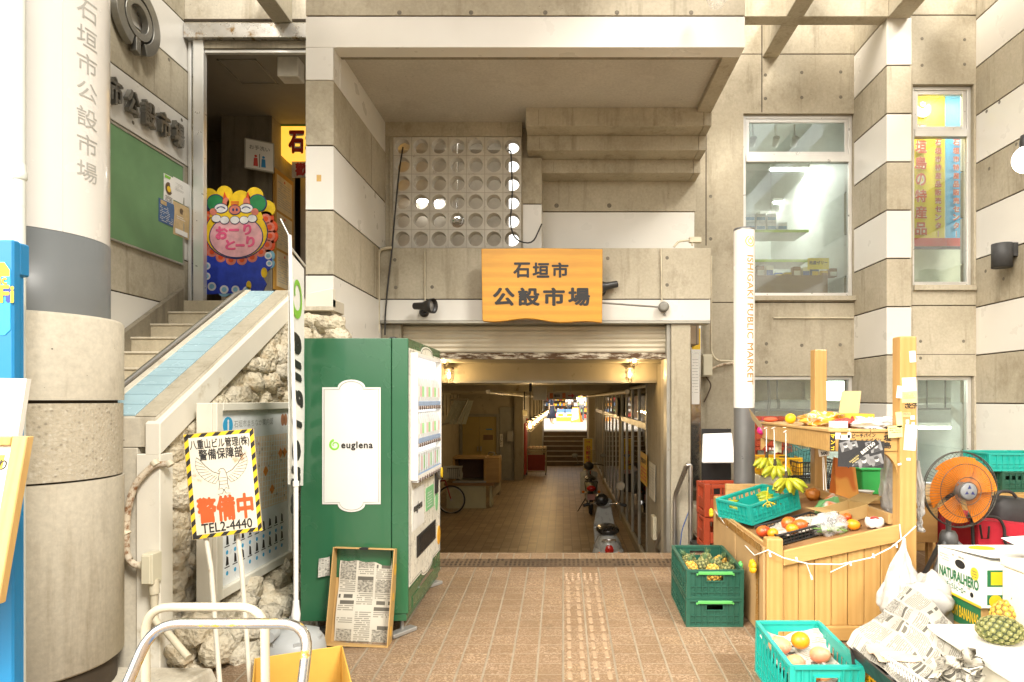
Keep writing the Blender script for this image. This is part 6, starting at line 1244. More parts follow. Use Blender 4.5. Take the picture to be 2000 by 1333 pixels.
def person(label, x, y, z0, h, top, low, skin, hair, rz=0, skirt=False, step=.1):
    t = thing('person', label, 'person', (x, y, z0), rz); k = h/1.7
    V = [(0,0,.95),(0,0,1.15),(0,0,1.38),(0,.01,1.47),(0,0,1.60),(.09,0,.90),(.10,step,.50),(.10,step*.4,.07),(.10,step*.4-.13,.03),(-.09,0,.90),(-.10,-step,.50),(-.10,-step*.6,.07),(-.10,-step*.6-.13,.03),(.19,0,1.38),(.25,.02,1.12),(.24,-.10,.88),(.24,-.13,.80),(-.19,0,1.38),(-.25,.02,1.12),(-.24,.03,.88),(-.24,.02,.80)]
    E = [(0,1),(1,2),(2,3),(3,4),(0,5),(5,6),(6,7),(7,8),(0,9),(9,10),(10,11),(11,12),(2,13),(13,14),(14,15),(15,16),(2,17),(17,18),(18,19),(19,20)]
    r = [.14,.12,.13,.055,.10,.09,.06,.045,.035,.09,.06,.045,.035,.06,.042,.032,.03,.06,.042,.032,.03]
    def skin_mesh(name, idx, grow, m):
        mp_ = {j: i for i, j in enumerate(idx)}; me = bpy.data.meshes.new(name); me.from_pydata([tuple(c*k for c in V[j]) for j in idx], [(mp_[a], mp_[b]) for a, b in E if a in mp_ and b in mp_], []); me.materials.append(m)
        o = bpy.data.objects.new(name, me); COL.objects.link(o); o.parent = t; md = o.modifiers.new('skin', 'SKIN')
        for i, j in enumerate(idx): q = (r[j]+grow)*k; me.skin_vertices[0].data[i].radius = (q, q*.8)
        me.skin_vertices[0].data[0].use_root = True; s = o.modifiers.new('subsurf', 'SUBSURF'); s.levels = s.render_levels = 1; return o
    skin_mesh('body', list(range(21)), 0, skin); skin_mesh('shirt', [0,1,2,13,14,17,18], .022, top)
    if skirt: MB().lathe([(.15*k,1.0*k),(.20*k,.75*k),(.25*k,.32*k),(.23*k,.32*k),(.14*k,1.0*k)], 18).build('skirt', low, t, local=True)
    else: skin_mesh('trousers', [0,5,6,7,9,10,11], .02, low)
    b = MB(); b.ell((0, .02*k, 1.63*k), (.105*k,.115*k,.11*k), 14, 9); b.build('hair', hair, t, local=True)
    b = MB(); [b.ell((s*.035*k, -.085*k, 1.60*k), (.012*k,.008*k,.008*k), 8, 5) for s in (-1, 1)]; b.build('eye', INK, t, local=True); b = MB(); b.ell((0,-.10*k,1.575*k), (.012*k,.018*k,.02*k), 8, 5); b.build('nose', skin, t, local=True)
SKN = mat('skin', (.45,.27,.17), .5); HAIR = mat('dark_hair', (.015,.012,.01), .5); NAVY = mat('navy_dress', (.012,.016,.035), .8); SHW = mat('white_shirt', (.70,.69,.66), .7)
person('person in a long dark navy dress walking at the left of the far shop', X_(1077, 34), 34, ZS, 1.62, NAVY, NAVY, SKN, HAIR, 70, True, .14)
person('person in a white shirt and dark trousers browsing the far shop', X_(1113, 40.5), 40.5, ZS, 1.68, SHW, mat('dark_trousers', (.03,.03,.035), .7), SKN, HAIR, 160)
person('person in a white shirt facing the shelves at the right of the far shop', X_(1136, 38.5), 38.5, ZS, 1.70, SHW, mat('grey_trousers', (.12,.12,.13), .7), SKN, HAIR, 180)
# ---------------- upper hall contents
YU = 10.2
ls = thing('light_box_sign', 'yellow lit sign box with red characters in the upper hall', 'sign', (-3.7, 10, 5.0)); x0 = X_(549, 9.6); f = fr((0, 9.6, 0)); z0, z1 = Z_(314, 9.6), Z_(247, 9.6); mb = MB(); mb.prism([(x0, z0+.08), (x0+.08, z0), (x0+1.6, z0), (x0+1.6, z1), (x0, z1)], f, -.25, 0, 0); mb.prism(rect(x0-.005, x0+1.6, z1+.002, z1+.05), f, -.26, .005, 1)
mb.build('box', [emit('sign_yellow_light', (1, .50, .03), .45), mat('sign_green', (.03,.22,.04), .5)], ls); mb = MB()
for b_, m_, d_ in ((.09, 0, .002), (.035, 1, .004)):
    for i, ch in enumerate('石垣市公設'): mb.text(ch, f, w=.24, h=.35, bold=b_, mi=m_, cx=x0+.23+i*.25, cy=(z0+z1)/2+.02, d=d_)
mb.build('lettering', [PAPER, RED], ls)
wl = thing('welcome_sign', 'white sign with red welcome characters below the yellow light box', 'sign', (-3.4, 9.6, 4.8)); x1 = X_(570, 9.62); mb = MB(); f = fr((0, 9.62, 0)); zt = Z_(315.5, 9.62); mb.prism(rect(x1, x1+.9, zt-.24, zt), f, -.03, 0, 0)
for i, ch in enumerate('歡迎'): mb.text(ch, f, w=.2, h=.2, bold=.04, mi=1, cx=x1+.15+i*.24, cy=zt-.12, d=.003)
mb.build('panel', [mat('welcome_white', (.62,.55,.45), .5), RED], wl)
def ledge(name, label, x0, px1, Y, py0, py1, ms, paint, cat):
    pass
ts = thing('restroom_sign', 'white restroom sign with small red and blue figures in the upper hall', 'sign', Q(505, 305, 9.0)); A, Bq, D_ = Q(494, 277, 9.25), Q(520, 292, 9.0), Q(494, 322, 9.25); rt = Vector((.42,-.42,0)); f = fr(Q(507, 304, 9.05), (.8,.5,0)); mb = MB(); mb.prism(rect(-.19,.19,-.21,.21), f, -.05, 0, 0); mb.prism(rect(-.175,.175,-.195,.195), f, 0, .002, 1); mb.text('お手洗い', f, w=.26, mi=2, cy=.10, d=.004)
for s, m_ in ((-.05, 3), (.05, 4)): mb.prism(disc(s, -.02, .018), f, .002, .004, m_); mb.prism([(s-.03,-.16), (s+.03,-.16), (s+.022,-.045), (s-.022,-.045)], f, .002, .004, m_)
mb.prism(rect(-.004,.004,-.17,.02), f, .002, .004, 2); mb.build('panel', [ALUD, PAPER, INK, RED, BLU], ts)
wb = thing('wooden_notice_board', 'wooden framed board with three printed sheets in the upper hall', 'notice board', (-4.19, 9.6, 3.6)); f = fr((-4.19, 9.62, Z_(330, 9.3)), (0,1,0)); mb = MB(); mb.prism(rect(-.32,.32,-1.75,.02), f, -.03, 0, 0); mb.build('board', m_wood('hall_board_wood', (.42,.22,.04), (.55,.30,.06), 2, 1), wb)
for k in range(3): mb = MB(); z1 = -.05-k*.56; mb.prism(rect(-.26,.26,z1-.52,z1), f, 0, .004, 0); lines(mb, f @ TR(0,0,.004), -.22, .22, z1-.46, z1-.08, 11, 1, .35, k+3); mb.prism(disc(0, z1-.05, .02), f, .004, .006, 2); mb.build('printed_sheet', [mat('sheet_cream', (.62,.52,.32), .6), GREYINK, RED], wb)
ac = thing('ceiling_speaker_box', 'white box lamp hanging under the upper hall ceiling', 'lamp', Q(563, 120, 7.8)); mb = MB(); a, b = Q(541, 149, 7.7), Q(582, 107, 7.7); mb.box(a.x, b.x, 7.7, 7.9, a.z, b.z); mb.build('box', mat('box_white', (.66,.62,.54), .5), ac, .01); MB().box(a.x-.06, b.x+.06, 7.68, 7.95, b.z+.002, b.z+.03).build('bracket', ALUD, ac)
# painted guardian-lion welcome board
lb_ = thing('lion_board', 'hand painted lion face welcome board standing at the top of the stairs', 'painted board', Q(465, 585, 7.75)); YL = 7.75; f = fr((0, YL, 0)); u = YL/F
PNT = {n: mat('paint_'+n, c, .6, 0, .22, 9) for n, c in dict(yellow=(.72,.48,.01), green=(.02,.20,.06), red=(.62,.07,.01), pink=(.72,.38,.40), blue=(.02,.05,.42), sky=(.22,.45,.58), navy=(.02,.03,.12), white=(.72,.70,.68), magenta=(.70,.10,.22), rose=(.60,.18,.12)).items()}
PN = list(PNT); PM = [PNT[k] for k in PN]; pi = {k: i for i, k in enumerate(PN)}
mb = MB(); cxl = 465
def D(px, py, rx, ry, c, d, n=22): mb.prism(disc(X_(px, YL), Z_(py, YL), rx*u, ry*u, n), f, 0 if d > 0 else -.02, .0015*d if d > 0 else 0, pi[c])
for px, py, r in ((408, 385, 17), (438, 378, 15), (497, 382, 16), (520, 408, 17), (470, 392, 20)): D(px, py, r, r, 'yellow', -1)
for k in range(14): a = R(150+k*240/13); D(462+66*math.cos(a), 455-54*math.sin(a), 15, 15, 'red', -1)
body = [(398, 500), (530, 495), (532, 520), (512, 540), (520, 555), (512, 572), (400, 575), (398, 545)]
mb.prism([(X_(a, YL), Z_(b, YL)) for a, b in body], f, -.02, .0012, pi['blue'])
for px, py, r in ((404, 520, 12), (404, 540, 12), (414, 560, 14), (438, 566, 14), (460, 566, 13), (482, 568, 13), (524, 500, 12), (526, 515, 10)): D(px, py, r, r, 'sky', -1); D(px, py, r*.6, r*.6, 'white', 2); D(px, py, r*.35, r*.35, 'sky', 3)
D(486, 558, 5, 9, 'yellow', 2); D(516, 533, 6, 10, 'yellow', 2)
for k in range(14): a = R(150+k*240/13); D(462+66*math.cos(a), 455-54*math.sin(a), 10, 10, 'rose', 2); D(462+66*math.cos(a), 455-54*math.sin(a), 5, 5, 'red', 3)
D(462, 455, 62, 52, 'navy', 4, 32); D(462, 455, 60, 50, 'yellow', 5, 32); D(462, 463, 53, 42, 'navy', 6, 32); D(462, 463, 51, 40, 'pink', 7, 32)
mb.prism([(X_(a, YL), Z_(b, YL)) for a, b in ((410,425),(430,428),(460,436),(495,430),(515,428),(508,405),(460,388),(415,405))], f, .0012*9, .0015*8, pi['yellow'])
for px in (422, 504): D(px, 398, 18, 18, 'navy', 8); D(px, 398, 16, 16, 'green', 9)
for px, s in ((443, -1), (482, 1)): mb.prism([(X_(px-8, YL), Z_(402, YL)), (X_(px+8, YL), Z_(402, YL)), (X_(px+4*s, YL), Z_(375, YL))], f, .012, .0137, pi['red']); D(px, 396, 6, 9, 'rose', 10)
D(460, 400, 16, 14, 'yellow', 10)
for k in range(3): mb.prism(rect(X_(452, YL), X_(468, YL), Z_(397+4*k, YL), Z_(394.6+4*k, YL)), f, .015, .0165, pi['red'])
for px in (433, 482): D(px, 408, 14, 10, 'navy', 10); D(px, 408, 12.5, 8.5, 'white', 11); ring(mb, f, X_(px, YL), Z_(411, YL), 7*u, 9.5*u, .0165, .018, pi['navy'], 20, 160, 10, .7)
D(460, 411, 12, 10, 'navy', 11); D(460, 411, 10.5, 8.5, 'rose', 12); D(457, 411, 2, 3, 'navy', 13); D(464, 411, 2, 3, 'navy', 13)
for px in (418, 499): D(px, 415, 7, 7, 'rose', 11)
for i, px in enumerate((424, 440, 460, 478, 494)): D(px, 428+(3 if i in (1, 2, 3) else 0), 9.5, 8, 'navy', 11); D(px, 428+(3 if i in (1, 2, 3) else 0), 8.5, 7, 'white', 12)
for ch, px, py, w_, h_ in (('お', 434, 456, 24, 26), ('ー', 458, 450, 20, 5), ('り', 484, 449, 16, 22), ('と', 451, 479, 20, 20), ('ー', 470, 480, 18, 5), ('り', 490, 473, 17, 22)): mb.text(ch, f, w=w_*u, h=h_*u, bold=.05, mi=pi['magenta'], cx=X_(px, YL), cy=Z_(py, YL), d=.0125)
mb.build('painted_face', PM, lb_); MB().box(X_(440,YL), X_(490,YL), YL+.02, YL+.06, ZU, Z_(500,YL)).box(X_(430,YL), X_(500,YL), YL+.02, YL+.35, ZU, ZU+.03).build('stand', PINE, lb_)
# lit lamps and an added glow panel in the upper hall (seen through the entrance and the block screen)
def tube_lamp(label, c, L, rz=0, st=14, energy=0, col=(1,.97,.9), group=None):
    t = thing('fluorescent_lamp', label, 'lamp', c, rz, group); b = MB(); b.box(-L/2, L/2, -.07, .07, 0, .05); b.build('housing', WHP, t, local=True); b = MB(); b.tube([(-L/2+.03, 0, -.022), (L/2-.03, 0, -.022)], .018, 10); b.build('tube', emit('tube_light%g' % st, col, st), t, local=True)
    if energy:
        l = bpy.data.lights.new('lamp_light', 'AREA'); l.shape = 'RECTANGLE'; l.size = L; l.size_y = .12; l.energy = energy; l.color = col; lo = bpy.data.objects.new('lamp_light', l); COL.objects.link(lo); lo.parent = t; lo.location = (0, 0, -.06)
    return t
tube_lamp('fluorescent lamp on the upper hall ceiling behind the left of the block screen', (-1.2, 9.3, ZHC-.28), 1.2, 0, 7, 1.5, (1,.93,.82)); tube_lamp('fluorescent lamp on the upper hall ceiling behind the right of the block screen', (.6, 10.4, ZHC-.28), 1.2, 90, 12, 2.5, (1,.98,.94))
tube_lamp('short fluorescent lamp hanging low behind the left half of the block screen', (X_(838,10.2), 10.2, Z_(392,10.2)), .5, 15, 9, 0, (1,.99,.95))
tag(MB().box(-.72, -.42, 8.5, 8.53, ZU+.002, 5.2).build('glow_panel', emit('added_panel_glow', (1,.99,.96), .55)), 'added glowing panel behind the right edge of the block screen', 'glow panel')  # added glowing sheet that whitens the last column of screen holes
tag(MB().lathe([(.02,0),(.09,-.02),(.11,-.10),(.10,-.16),(.0,-.20)], 16, TR(Q(893, 418, 8.6))).tube([Q(893, 418, 8.6), (Q(893, 418, 8.6).x, 8.6, ZHC)], .01, 6).build('bell_lamp', CHROME), 'shiny bell shaped lamp hanging behind the block screen', 'lamp')
# ================================================================ RIGHT SIDE
TURQ = mat('turquoise_plastic', (.015,.36,.30), .35, 0, .06, 3); DGRN = mat('dark_green_plastic', (.018,.085,.055), .4, 0, .1, 3); LGRN = mat('light_green_clip', (.10,.40,.10), .4)
REDP = mat('brick_red_plastic', (.36,.055,.02), .42, 0, .1, 3); YELP = mat('yellow_plastic', (.75,.42,.015), .4, 0, .05, 3); BLKP = mat('black_plastic', (.025,.024,.023), .4, 0, .15, 6); DTUR = mat('faded_teal_plastic', (.05,.17,.16), .45, 0, .1)
PINEL = m_wood('bright_pine', (.45,.25,.075), (.55,.34,.12), 2, 1.0, True, .42, .15); PINEH = m_wood('pine_board', (.45,.25,.075), (.55,.345,.125), 0, 1.0, True, .42, .15); PINEY = m_wood('pine_rail', (.45,.27,.10), (.56,.36,.15), 1, 1.0); SHELFW = m_wood('brown_shelf_wood', (.24,.12,.045), (.34,.19,.08), 1, .8, True, .6)
def crate(name, label, cat, w_, d_, h_, m, loc, rz=0, mc=None, tilt=(0,0), group=None, hole=True, brace=True):
    """folding produce crate: thin walls pierced by hand holes and slots, ribs outside, rim and corner posts"""
    t = thing(name, label, cat, loc, 0, group); t.rotation_euler = (R(tilt[0]), R(tilt[1]), R(rz)); b = MB(); e = .004; r_ = .012
    b.box(-w_/2+.01, w_/2-.01, -d_/2+.01, d_/2-.01, .004, .012)
    for sx in (-1, 1):
        for sy in (-1, 1): b.box(sx*w_/2-(.022 if sx > 0 else 0), sx*w_/2+(.022 if sx < 0 else 0), sy*d_/2-(.022 if sy > 0 else 0), sy*d_/2+(.022 if sy < 0 else 0), 0, h_)
    for side in range(4):
        L, off = ((w_, d_/2), (d_, w_/2))[side % 2]; M = RZ(90*side) @ TR(0, -off, 0)
        def bx(x0, x1, y0, y1, z0, z1): b.box(x0, x1, y0, y1, z0, z1, 0, M)
        a = L/2-.022; hw = .055 if hole else 0; hz0, hz1 = h_*.62, h_*.80
        bx(-a, a, -.004, .018, h_-.016, h_); bx(-a, a, 0, .014, 0, .018)                       # rim, foot
        za = h_-.016
        if hole and side % 2 == (0 if w_ <= d_ else 1) or hole and brace == 2:
            bx(-a, -hw, .009, .012, .018, za); bx(hw, a, .009, .012, .018, za); bx(-hw, hw, .009, .012, .018, hz0); bx(-hw, hw, .009, .012, hz1, za)
            bx(-hw-.008, hw+.008, .001, .013, hz1, hz1+.008); bx(-hw-.008, hw+.008, .001, .013, hz0-.008, hz0); bx(-hw-.008, -hw, .001, .013, hz0, hz1); bx(hw, hw+.008, .001, .013, hz0, hz1)
            xs = [x for x in [(-a+(2*a)*k/8) for k in range(9)]]
        else:
            bx(-a, a, .009, .012, .018, h_*.60); bx(-a, a, .009, .012, h_*.80, za); n = max(5, round(2*a/.06))
            for k in range(n+1): x = -a+.006+(2*a-.012)*k/n; bx(x-.008, x+.008, .0085, .0125, h_*.60, h_*.80)
            xs = [(-a+2*a*k/10) for k in range(11)]
        for k, x in enumerate(xs):
            x = min(max(x, -a+.003), a-.003)
            if hole and abs(x) < hw+.006 and side % 2 == (0 if w_ <= d_ else 1): bx(x-.003, x+.003, .001, .009, .018, hz0-.008)
            else: bx(x-.003, x+.003, .0005, .009, .018, za)
        for z in (h_*.22, h_*.42): bx(-a, a, .002, .0085, z-.003, z+.003)
        if brace:
            for k in range(0, len(xs)-1, 2):
                x0, x1 = xs[k], xs[k+1]
                for (xa, za_), (xb, zb) in (((x0, h_*.22), (x1, h_*.42)), ((x1, .02), (x0, h_*.22))):
                    p = Vector((xa, .006, za_)); q = Vector((xb, .006, zb)); dv = (q-p); n_ = Vector((-dv.z, 0, dv.x)).normalized()*.0025
                    b.hexa([M @ (p-n_), M @ (q-n_), M @ (q+n_), M @ (p+n_)], [M @ (v+Vector((0,.004,0))) for v in (p-n_, q-n_, q+n_, p+n_)])
    b.build('body', m, t, local=True)
    if mc: c = MB(); c.box(-w_*.30, w_*.30, -d_/2-.012, -d_/2-.0045, h_-.030, h_-.008); c.box(-w_*.30-.012, -w_*.30, -d_/2-.010, -d_/2-.0045, h_-.036, h_-.020); c.box(w_*.30, w_*.30+.012, -d_/2-.010, -d_/2-.0045, h_-.036, h_-.020); c.build('clip', mc, t, .003, local=True)
    return t
def basket(name, label, cat, w_, d_, h_, m, loc, rz=0, tilt=(0,0), flare=.03, group=None, step=.028):
    t = thing(name, label, cat, loc, 0, group); t.rotation_euler = (R(tilt[0]), R(tilt[1]), R(rz)); b = MB()
    def P(x, y, s): return Vector((x*(w_/2-flare*(1-s)), y*(d_/2-flare*(1-s)), .006+s*(h_-.006)))
    b.box(-w_/2+flare, w_/2-flare, -d_/2+flare, d_/2-flare, 0, .006)
    for s, r in ((0, .004), (.36, .003), (.68, .003), (1, .008)): b.tube([P(*c, s) for c in ((-1,-1),(1,-1),(1,1),(-1,1))], r, 5, 0, True, False)
    for (ax, L) in ((0, w_), (1, d_)):
        n = int(L/step)
        for k in range(n+1):
            q = -1+2*k/n
            for s in (-1, 1): b.tube([P(q, s, 0) if ax == 0 else P(s, q, 0), P(q, s, 1) if ax == 0 else P(s, q, 1)], .0035, 4, 0, False, False)
    b.build('body', m, t, local=True); return t
# fruit
def m_mango():
    g = NT('mango_skin'); c = g.ramp(g.noise(7, 3, .5), [(.30, (.60,.24,.02)), (.42, (.60,.12,.015)), (.55, (.46,.035,.012)), (.8, (.30,.02,.015))]); oi = g.n('ShaderNodeObjectInfo')
    c = g.mix(g.math('MULTIPLY', oi.outputs['Random'], .35), c, (.66,.24,.02)); c = g.mix(g.ramp(g.vor(70), [(.1, .5), (.22, 0)]), c, (.70,.45,.2)); g.set(c, .35, 0, .5, .1); return g.mat
MANGO = m_mango(); g = NT('peach_mango_skin'); c = g.ramp(g.noise(8, 3), [(.35, (.72,.42,.16)), (.6, (.62,.22,.12))]); g.set(g.mix(g.ramp(g.noise(30, 5), [(.5, 0), (.8, .5)]), c, (.72,.55,.42)), .55); PEACH = g.mat; ORNG = mat('orange_mango', (.70,.26,.01), .35, 0, .08, 8)
def mango(label, c, r=.042, m=None, rz=0, group=None, name='mango'):
    def fn(d, q): k = 1-.10*d.x; return Vector((q.x, q.y*k+.10*r*d.x*d.x, q.z*k))
    b = MB().ell((0,0,0), (r*1.22, r, r*.92), 20, 12, None, 0, fn); b.lathe([(.006, 0), (.004, .008), (0, .009)], 8, TR(r*1.18, .0, .004) @ RY(90), 1)
    o = b.build(name, [m or MANGO, mat('stem_brown', (.10,.06,.03), .8)], None); o.location = c; o.rotation_euler = (R(random.uniform(-20, 20)), R(random.uniform(-15, 15)), R(rz)); return tag(o, label, 'mango', group)
def m_pine(name, base, eye, tip):
    g = NT(name); c = g.ramp(g.noise(30, 4), [(.3, base), (.7, eye)]); g.set(c, .6, 0, .35); g.bump(g.noise(60, 4), .3, .004); return g.mat
PEYE = m_pine('pineapple_eye_green', (.10,.115,.03), (.25,.245,.09), 0); PEYO = m_pine('pineapple_eye_orange', (.55,.26,.02), (.68,.42,.08), 0); PGAP = mat('pineapple_gap', (.045,.055,.02), .8, 0, .3, 20); PTIP = mat('pineapple_tip', (.38,.33,.16), .7, 0, .2, 20); PLEAF = mat('pineapple_leaf', (.10,.17,.07), .6, 0, .2, 8); PGAO = mat('pineapple_gap_orange', (.22,.14,.03), .8)
def pineapple(label, c, L=.085, r=.055, ripe=False, rot=(0,0,0), n=90, group=None, crown=True, loc_scale=1):
    t = thing('pineapple', label, 'pineapple', c, 0, group); t.rotation_euler = rot
    b = MB(); b.ell((0,0,0), (r*.96, r*.96, L*.97), 20, 14, None, 1); ga = math.pi*(3-5**.5)
    for k in range(n):
        z = 1-2*(k+.5)/n; ph = k*ga; d = Vector((math.sqrt(1-z*z)*math.cos(ph), math.sqrt(1-z*z)*math.sin(ph), z)); p = Vector((d.x*r, d.y*r, d.z*L)); nrm = Vector((d.x/r, d.y/r, d.z/L)).normalized()
        u = Vector((0,0,1)).cross(nrm); u = u.normalized() if u.length > .01 else Vector((1,0,0)); v = nrm.cross(u); s = 2.05*math.sqrt(r*L)/math.sqrt(n)*.84
        ring_ = [p+(u*math.cos(R(a))+v*math.sin(R(a))*1.0)*s-nrm*.003 for a in range(30, 390, 60)]; top = [p+(u*math.cos(R(a))+v*math.sin(R(a)))*s*.74+nrm*s*.16 for a in range(30, 390, 60)]; i0 = ring_+top+[p+nrm*s*.34, p+nrm*s*.55+v*s*.18]
        b.add(i0, [(q, (q+1) % 6, 6+(q+1) % 6, 6+q) for q in range(6)]+[(6+q, 6+(q+1) % 6, 12) for q in range(6)], 0, False)
        b.add([p+nrm*s*.24+(u*math.cos(R(a))+v*math.sin(R(a)))*s*.34+nrm*s*(.02) for a in range(0, 360, 72)]+[p+nrm*s*.42+v*s*.35], [(0,1,5),(1,2,5),(2,3,5),(3,4,5),(4,0,5)], 2)
    b.build('fruit', [PEYO if ripe else PEYE, PGAO if ripe else PGAP, PTIP], t, local=True)
    if crown:
        b = MB(); rr = random.Random(round(L*1e4))
        for k in range(14): a = k*2.4; h = .03+.025*rr.random(); b.add([(.012*math.cos(a-.6), .012*math.sin(a-.6), L*.93), (.012*math.cos(a+.6), .012*math.sin(a+.6), L*.93), ((.014+.022*(k/14))*math.cos(a), (.014+.022*(k/14))*math.sin(a), L*.95+h)], [(0,1,2)])
        b.build('crown', PLEAF, t, local=True)
    else: MB().lathe([(.014,-L*1.02),(.011,-L*.95)], 12).build('stalk', PTIP, t, local=True)
    return t
g = NT('green_banana'); c = g.ramp(g.noise(5, 3), [(.35, (.25,.32,.014)), (.65, (.44,.42,.025))]); g.set(g.mix(g.ramp(g.noise(26, 4), [(.62, 0), (.7, .5)]), c, (.16,.12,.02)), .4); BANANA = g.mat; BTIP = mat('banana_tip', (.05,.04,.02), .8)
def banana(b, p, d, L=.12, r=.018, bend=.35, side=(1,0,0)):
    d = Vector(d).normalized(); s = Vector(side); s = (s-d*s.dot(d)).normalized(); pts = []; N = 8
    for i in range(N+1): t = i/N; pts.append(Vector(p)+d*L*t+s*(bend*L*(t*t-t*.2)))
    rr = [r*x for x in (.35, .45, .85, 1, 1.02, 1, .85, .5, .25)]; b.tube(pts, rr, 9, 0); b.tube([pts[-1], pts[-1]+(pts[-1]-pts[-2])*.35], r*.22, 5, 1)
def bunch(label, c, str_top, n=9, seed=1, L=.125):
    t = thing('banana_bunch', label, 'bananas', c, 0); rr = random.Random(seed); b = MB()
    for k in range(n):
        a = -110+220*k/(n-1)+rr.uniform(-8, 8); out = Vector((math.sin(R(a))*.9, -.45+rr.uniform(-.2,.3), -.42-.22*abs(math.cos(R(a)))+(.15 if k % 2 else 0))); banana(b, Vector((math.sin(R(a))*.02, -.015-.02*(k % 2), -.01)), out, L*rr.uniform(.85, 1.0), .025, .24, (0,.1,-1))
    b.build('fruit', [BANANA, BTIP], t, local=True); MB().tube([(0,0,-.03), (.004,.0,.02), (0,.0,.045)], [.018,.013,.010], 8).build('stalk', BTIP, t, local=True)
    tag(MB().tube([Vector(c)+Vector((0,0,.03)), str_top], .0045, 6).tube([Vector(str_top)+Vector((-.02,0,.0)), Vector(str_top)+Vector((0,-.012,.015)), Vector(str_top)+Vector((.025,0,.0))], .004, 5).build('hanging_string', WHP), 'white string holding the '+label, 'string'); return t
# ---------------- fruit stall
ST = thing('fruit_stall', 'pine fruit stall with a sloping display and a high shelf on posts', 'stall', (1.75, 4.75, zf(4.7)))
x0, x1, ya, yb = 1.29, 2.235, 4.05, 5.52
def zb_(x): return .79+.196*(x-1.4)
zs1, zs0 = 1.567, 1.425
for (xa, xb, y0, y1, zt) in ((X_(1758,4.05), X_(1791,4.05), 4.05, 4.15, Z_(657,4.05)), (2.13, 2.235, 5.42, 5.52, Z_(683,5.42)), (X_(1498,4.05), X_(1530,4.05), 4.05, 4.13, Z_(1053,4.05)), (1.29, 1.38, 5.40, 5.50, .93)):
    MB().box(xa, xb, y0, y1, zf(y0), zt).build('post', PINEL, ST, .008, 2)
xl, xr = X_(1530,4.05)+.002, X_(1758,4.05)-.002; mb = MB(); n = 7
for i in range(n):
    a = xl+(xr-xl)*i/n; b = xl+(xr-xl)*(i+1)/n-.004; zt = zb_((a+b)/2)-.03; mb.box(a, b, 4.075+.003*(i % 2), 4.095, .318, zt)
mb.build('plank_panel', PINEL, ST, .003); MB().box(xl, xr, 4.055, 4.10, .225, .316).build('side_rail', PINEH, ST, .004); mb = MB(); mb.hexa([(xl,4.05,.70),(xr,4.05,.855),(xr,4.05,.965),(xl,4.05,.797)], [(xl,4.074,.70),(xr,4.074,.855),(xr,4.074,.965),(xl,4.074,.797)]); mb.build('side_rail', PINEH, ST, .004)
mb = MB(); mb.hexa([(x0+.02,4.1,zb_(x0)-.02),(x1,4.1,zb_(x1)-.02),(x1,yb,zb_(x1)-.02),(x0+.02,yb,zb_(x0)-.02)], [(x0+.02,4.1,zb_(x0)),(x1,4.1,zb_(x1)),(x1,yb,zb_(x1)),(x0+.02,yb,zb_(x0))]); mb.build('display_board', SHELFW, ST)
mb = MB(); mb.box(x0, x0+.02, 4.06, 5.4, .78, .835); mb.box(x1-.12, x1-.09, 4.16, 5.41, zb_(x1)-.01, zb_(x1)+.06); mb.box(x0+.1, x1-.1, 5.46, 5.50, zb_(x0), zb_(x1)+.08); mb.build('edge_rail', PINEY, ST, .003)
xt = 1.695; mb = MB(); mb.box(xt, xr-.0, 4.07, 4.11, zs0, zs1-.02); mb.box(xt, xt+.04, 4.111, 5.45, zs0, zs1-.02); mb.box(xt+.04, 2.13, 5.46, 5.50, zs0, zs1-.02); mb.build('shelf_beam', PINEH, ST, .004)
mb = MB(); 
for k in range(4): mb.box(xt-.01+k*.135, xt+.12+k*.135, 4.06, 5.50, zs1-.019, zs1)
mb.build('top_shelf', PINEY, ST, .003)
mb = MB(); fq = fr((0,4.075,0)); pv = [(xr-.13+.13*math.cos(R(k)), zs0-.17+.168*math.sin(R(k))) for k in range(0, 91, 10)]
for p, q in zip(pv, pv[1:]): mb.prism([p, (xr, p[1]), (xr, q[1]), q], fq, -.03, 0)
mb.prism([(xt+.10, zs0-.001), (xt+.0, zs0-.001), (xt+.0, zs0-.1)], fr((0,5.47,0)), -.03, 0); mb.build('bracket', PINEH, ST, .003)
mb = MB(); mb.box(1.272, 1.288, 4.07, 4.72, zf(4.4)+.01, .815); mb.box(1.268, 1.284, 4.725, 5.40, zf(5)+.01, .83); mb.build('cardboard_skirt', m_card('skirt_card', (.44,.285,.13)), ST, .002)
mb = MB(); mb.sheet(lambda u, v: (1.266+wob((u,v,7), 4, .006).x, 4.15+.06*u, .25+.5*v), 3, 8); mb.sheet(lambda u, v: (1.264+wob((u,v,9), 4, .006).x, 4.1+1.2*u, .775+.05*v), 12, 2); mb.build('packing_tape', mat('brown_tape', (.32,.17,.05), .25), ST)
fb = fr((0, 4.0695, 0)); mb = MB()
for i, (s, cx_, py, w_) in enumerate((('スナックパイン', 1690, 841, 50), ('ピーチパイン', 1687, 851, 46), ('ゴールドパイン', 1693, 861, 56))): mb.text(s, fb @ TR(X_(cx_,4.07), Z_(py,4.07), 0) @ RZ(3), w=w_*4.07/F, h=8.5*4.07/F, bold=.035, d=.001)
for i, ch in enumerate('石垣島'): mb.text(ch, fb, w=15*4.07/F, h=13*4.07/F, bold=.035, cx=X_(1733,4.07), cy=Z_(841+i*14.5,4.07), d=.001)
mb.build('handwriting', INK, ST)
mb = MB(); mb.prism(rect(xt+.0, xt+.035, zs0+.005, zs1-.025), fb, 0, .002, 0)
for i, ch in enumerate('マンゴー'[:3]): mb.text(ch, fb, h=.026, bold=.05, mi=1, cx=xt+.018, cy=zs1-.045-i*.038, d=.003)
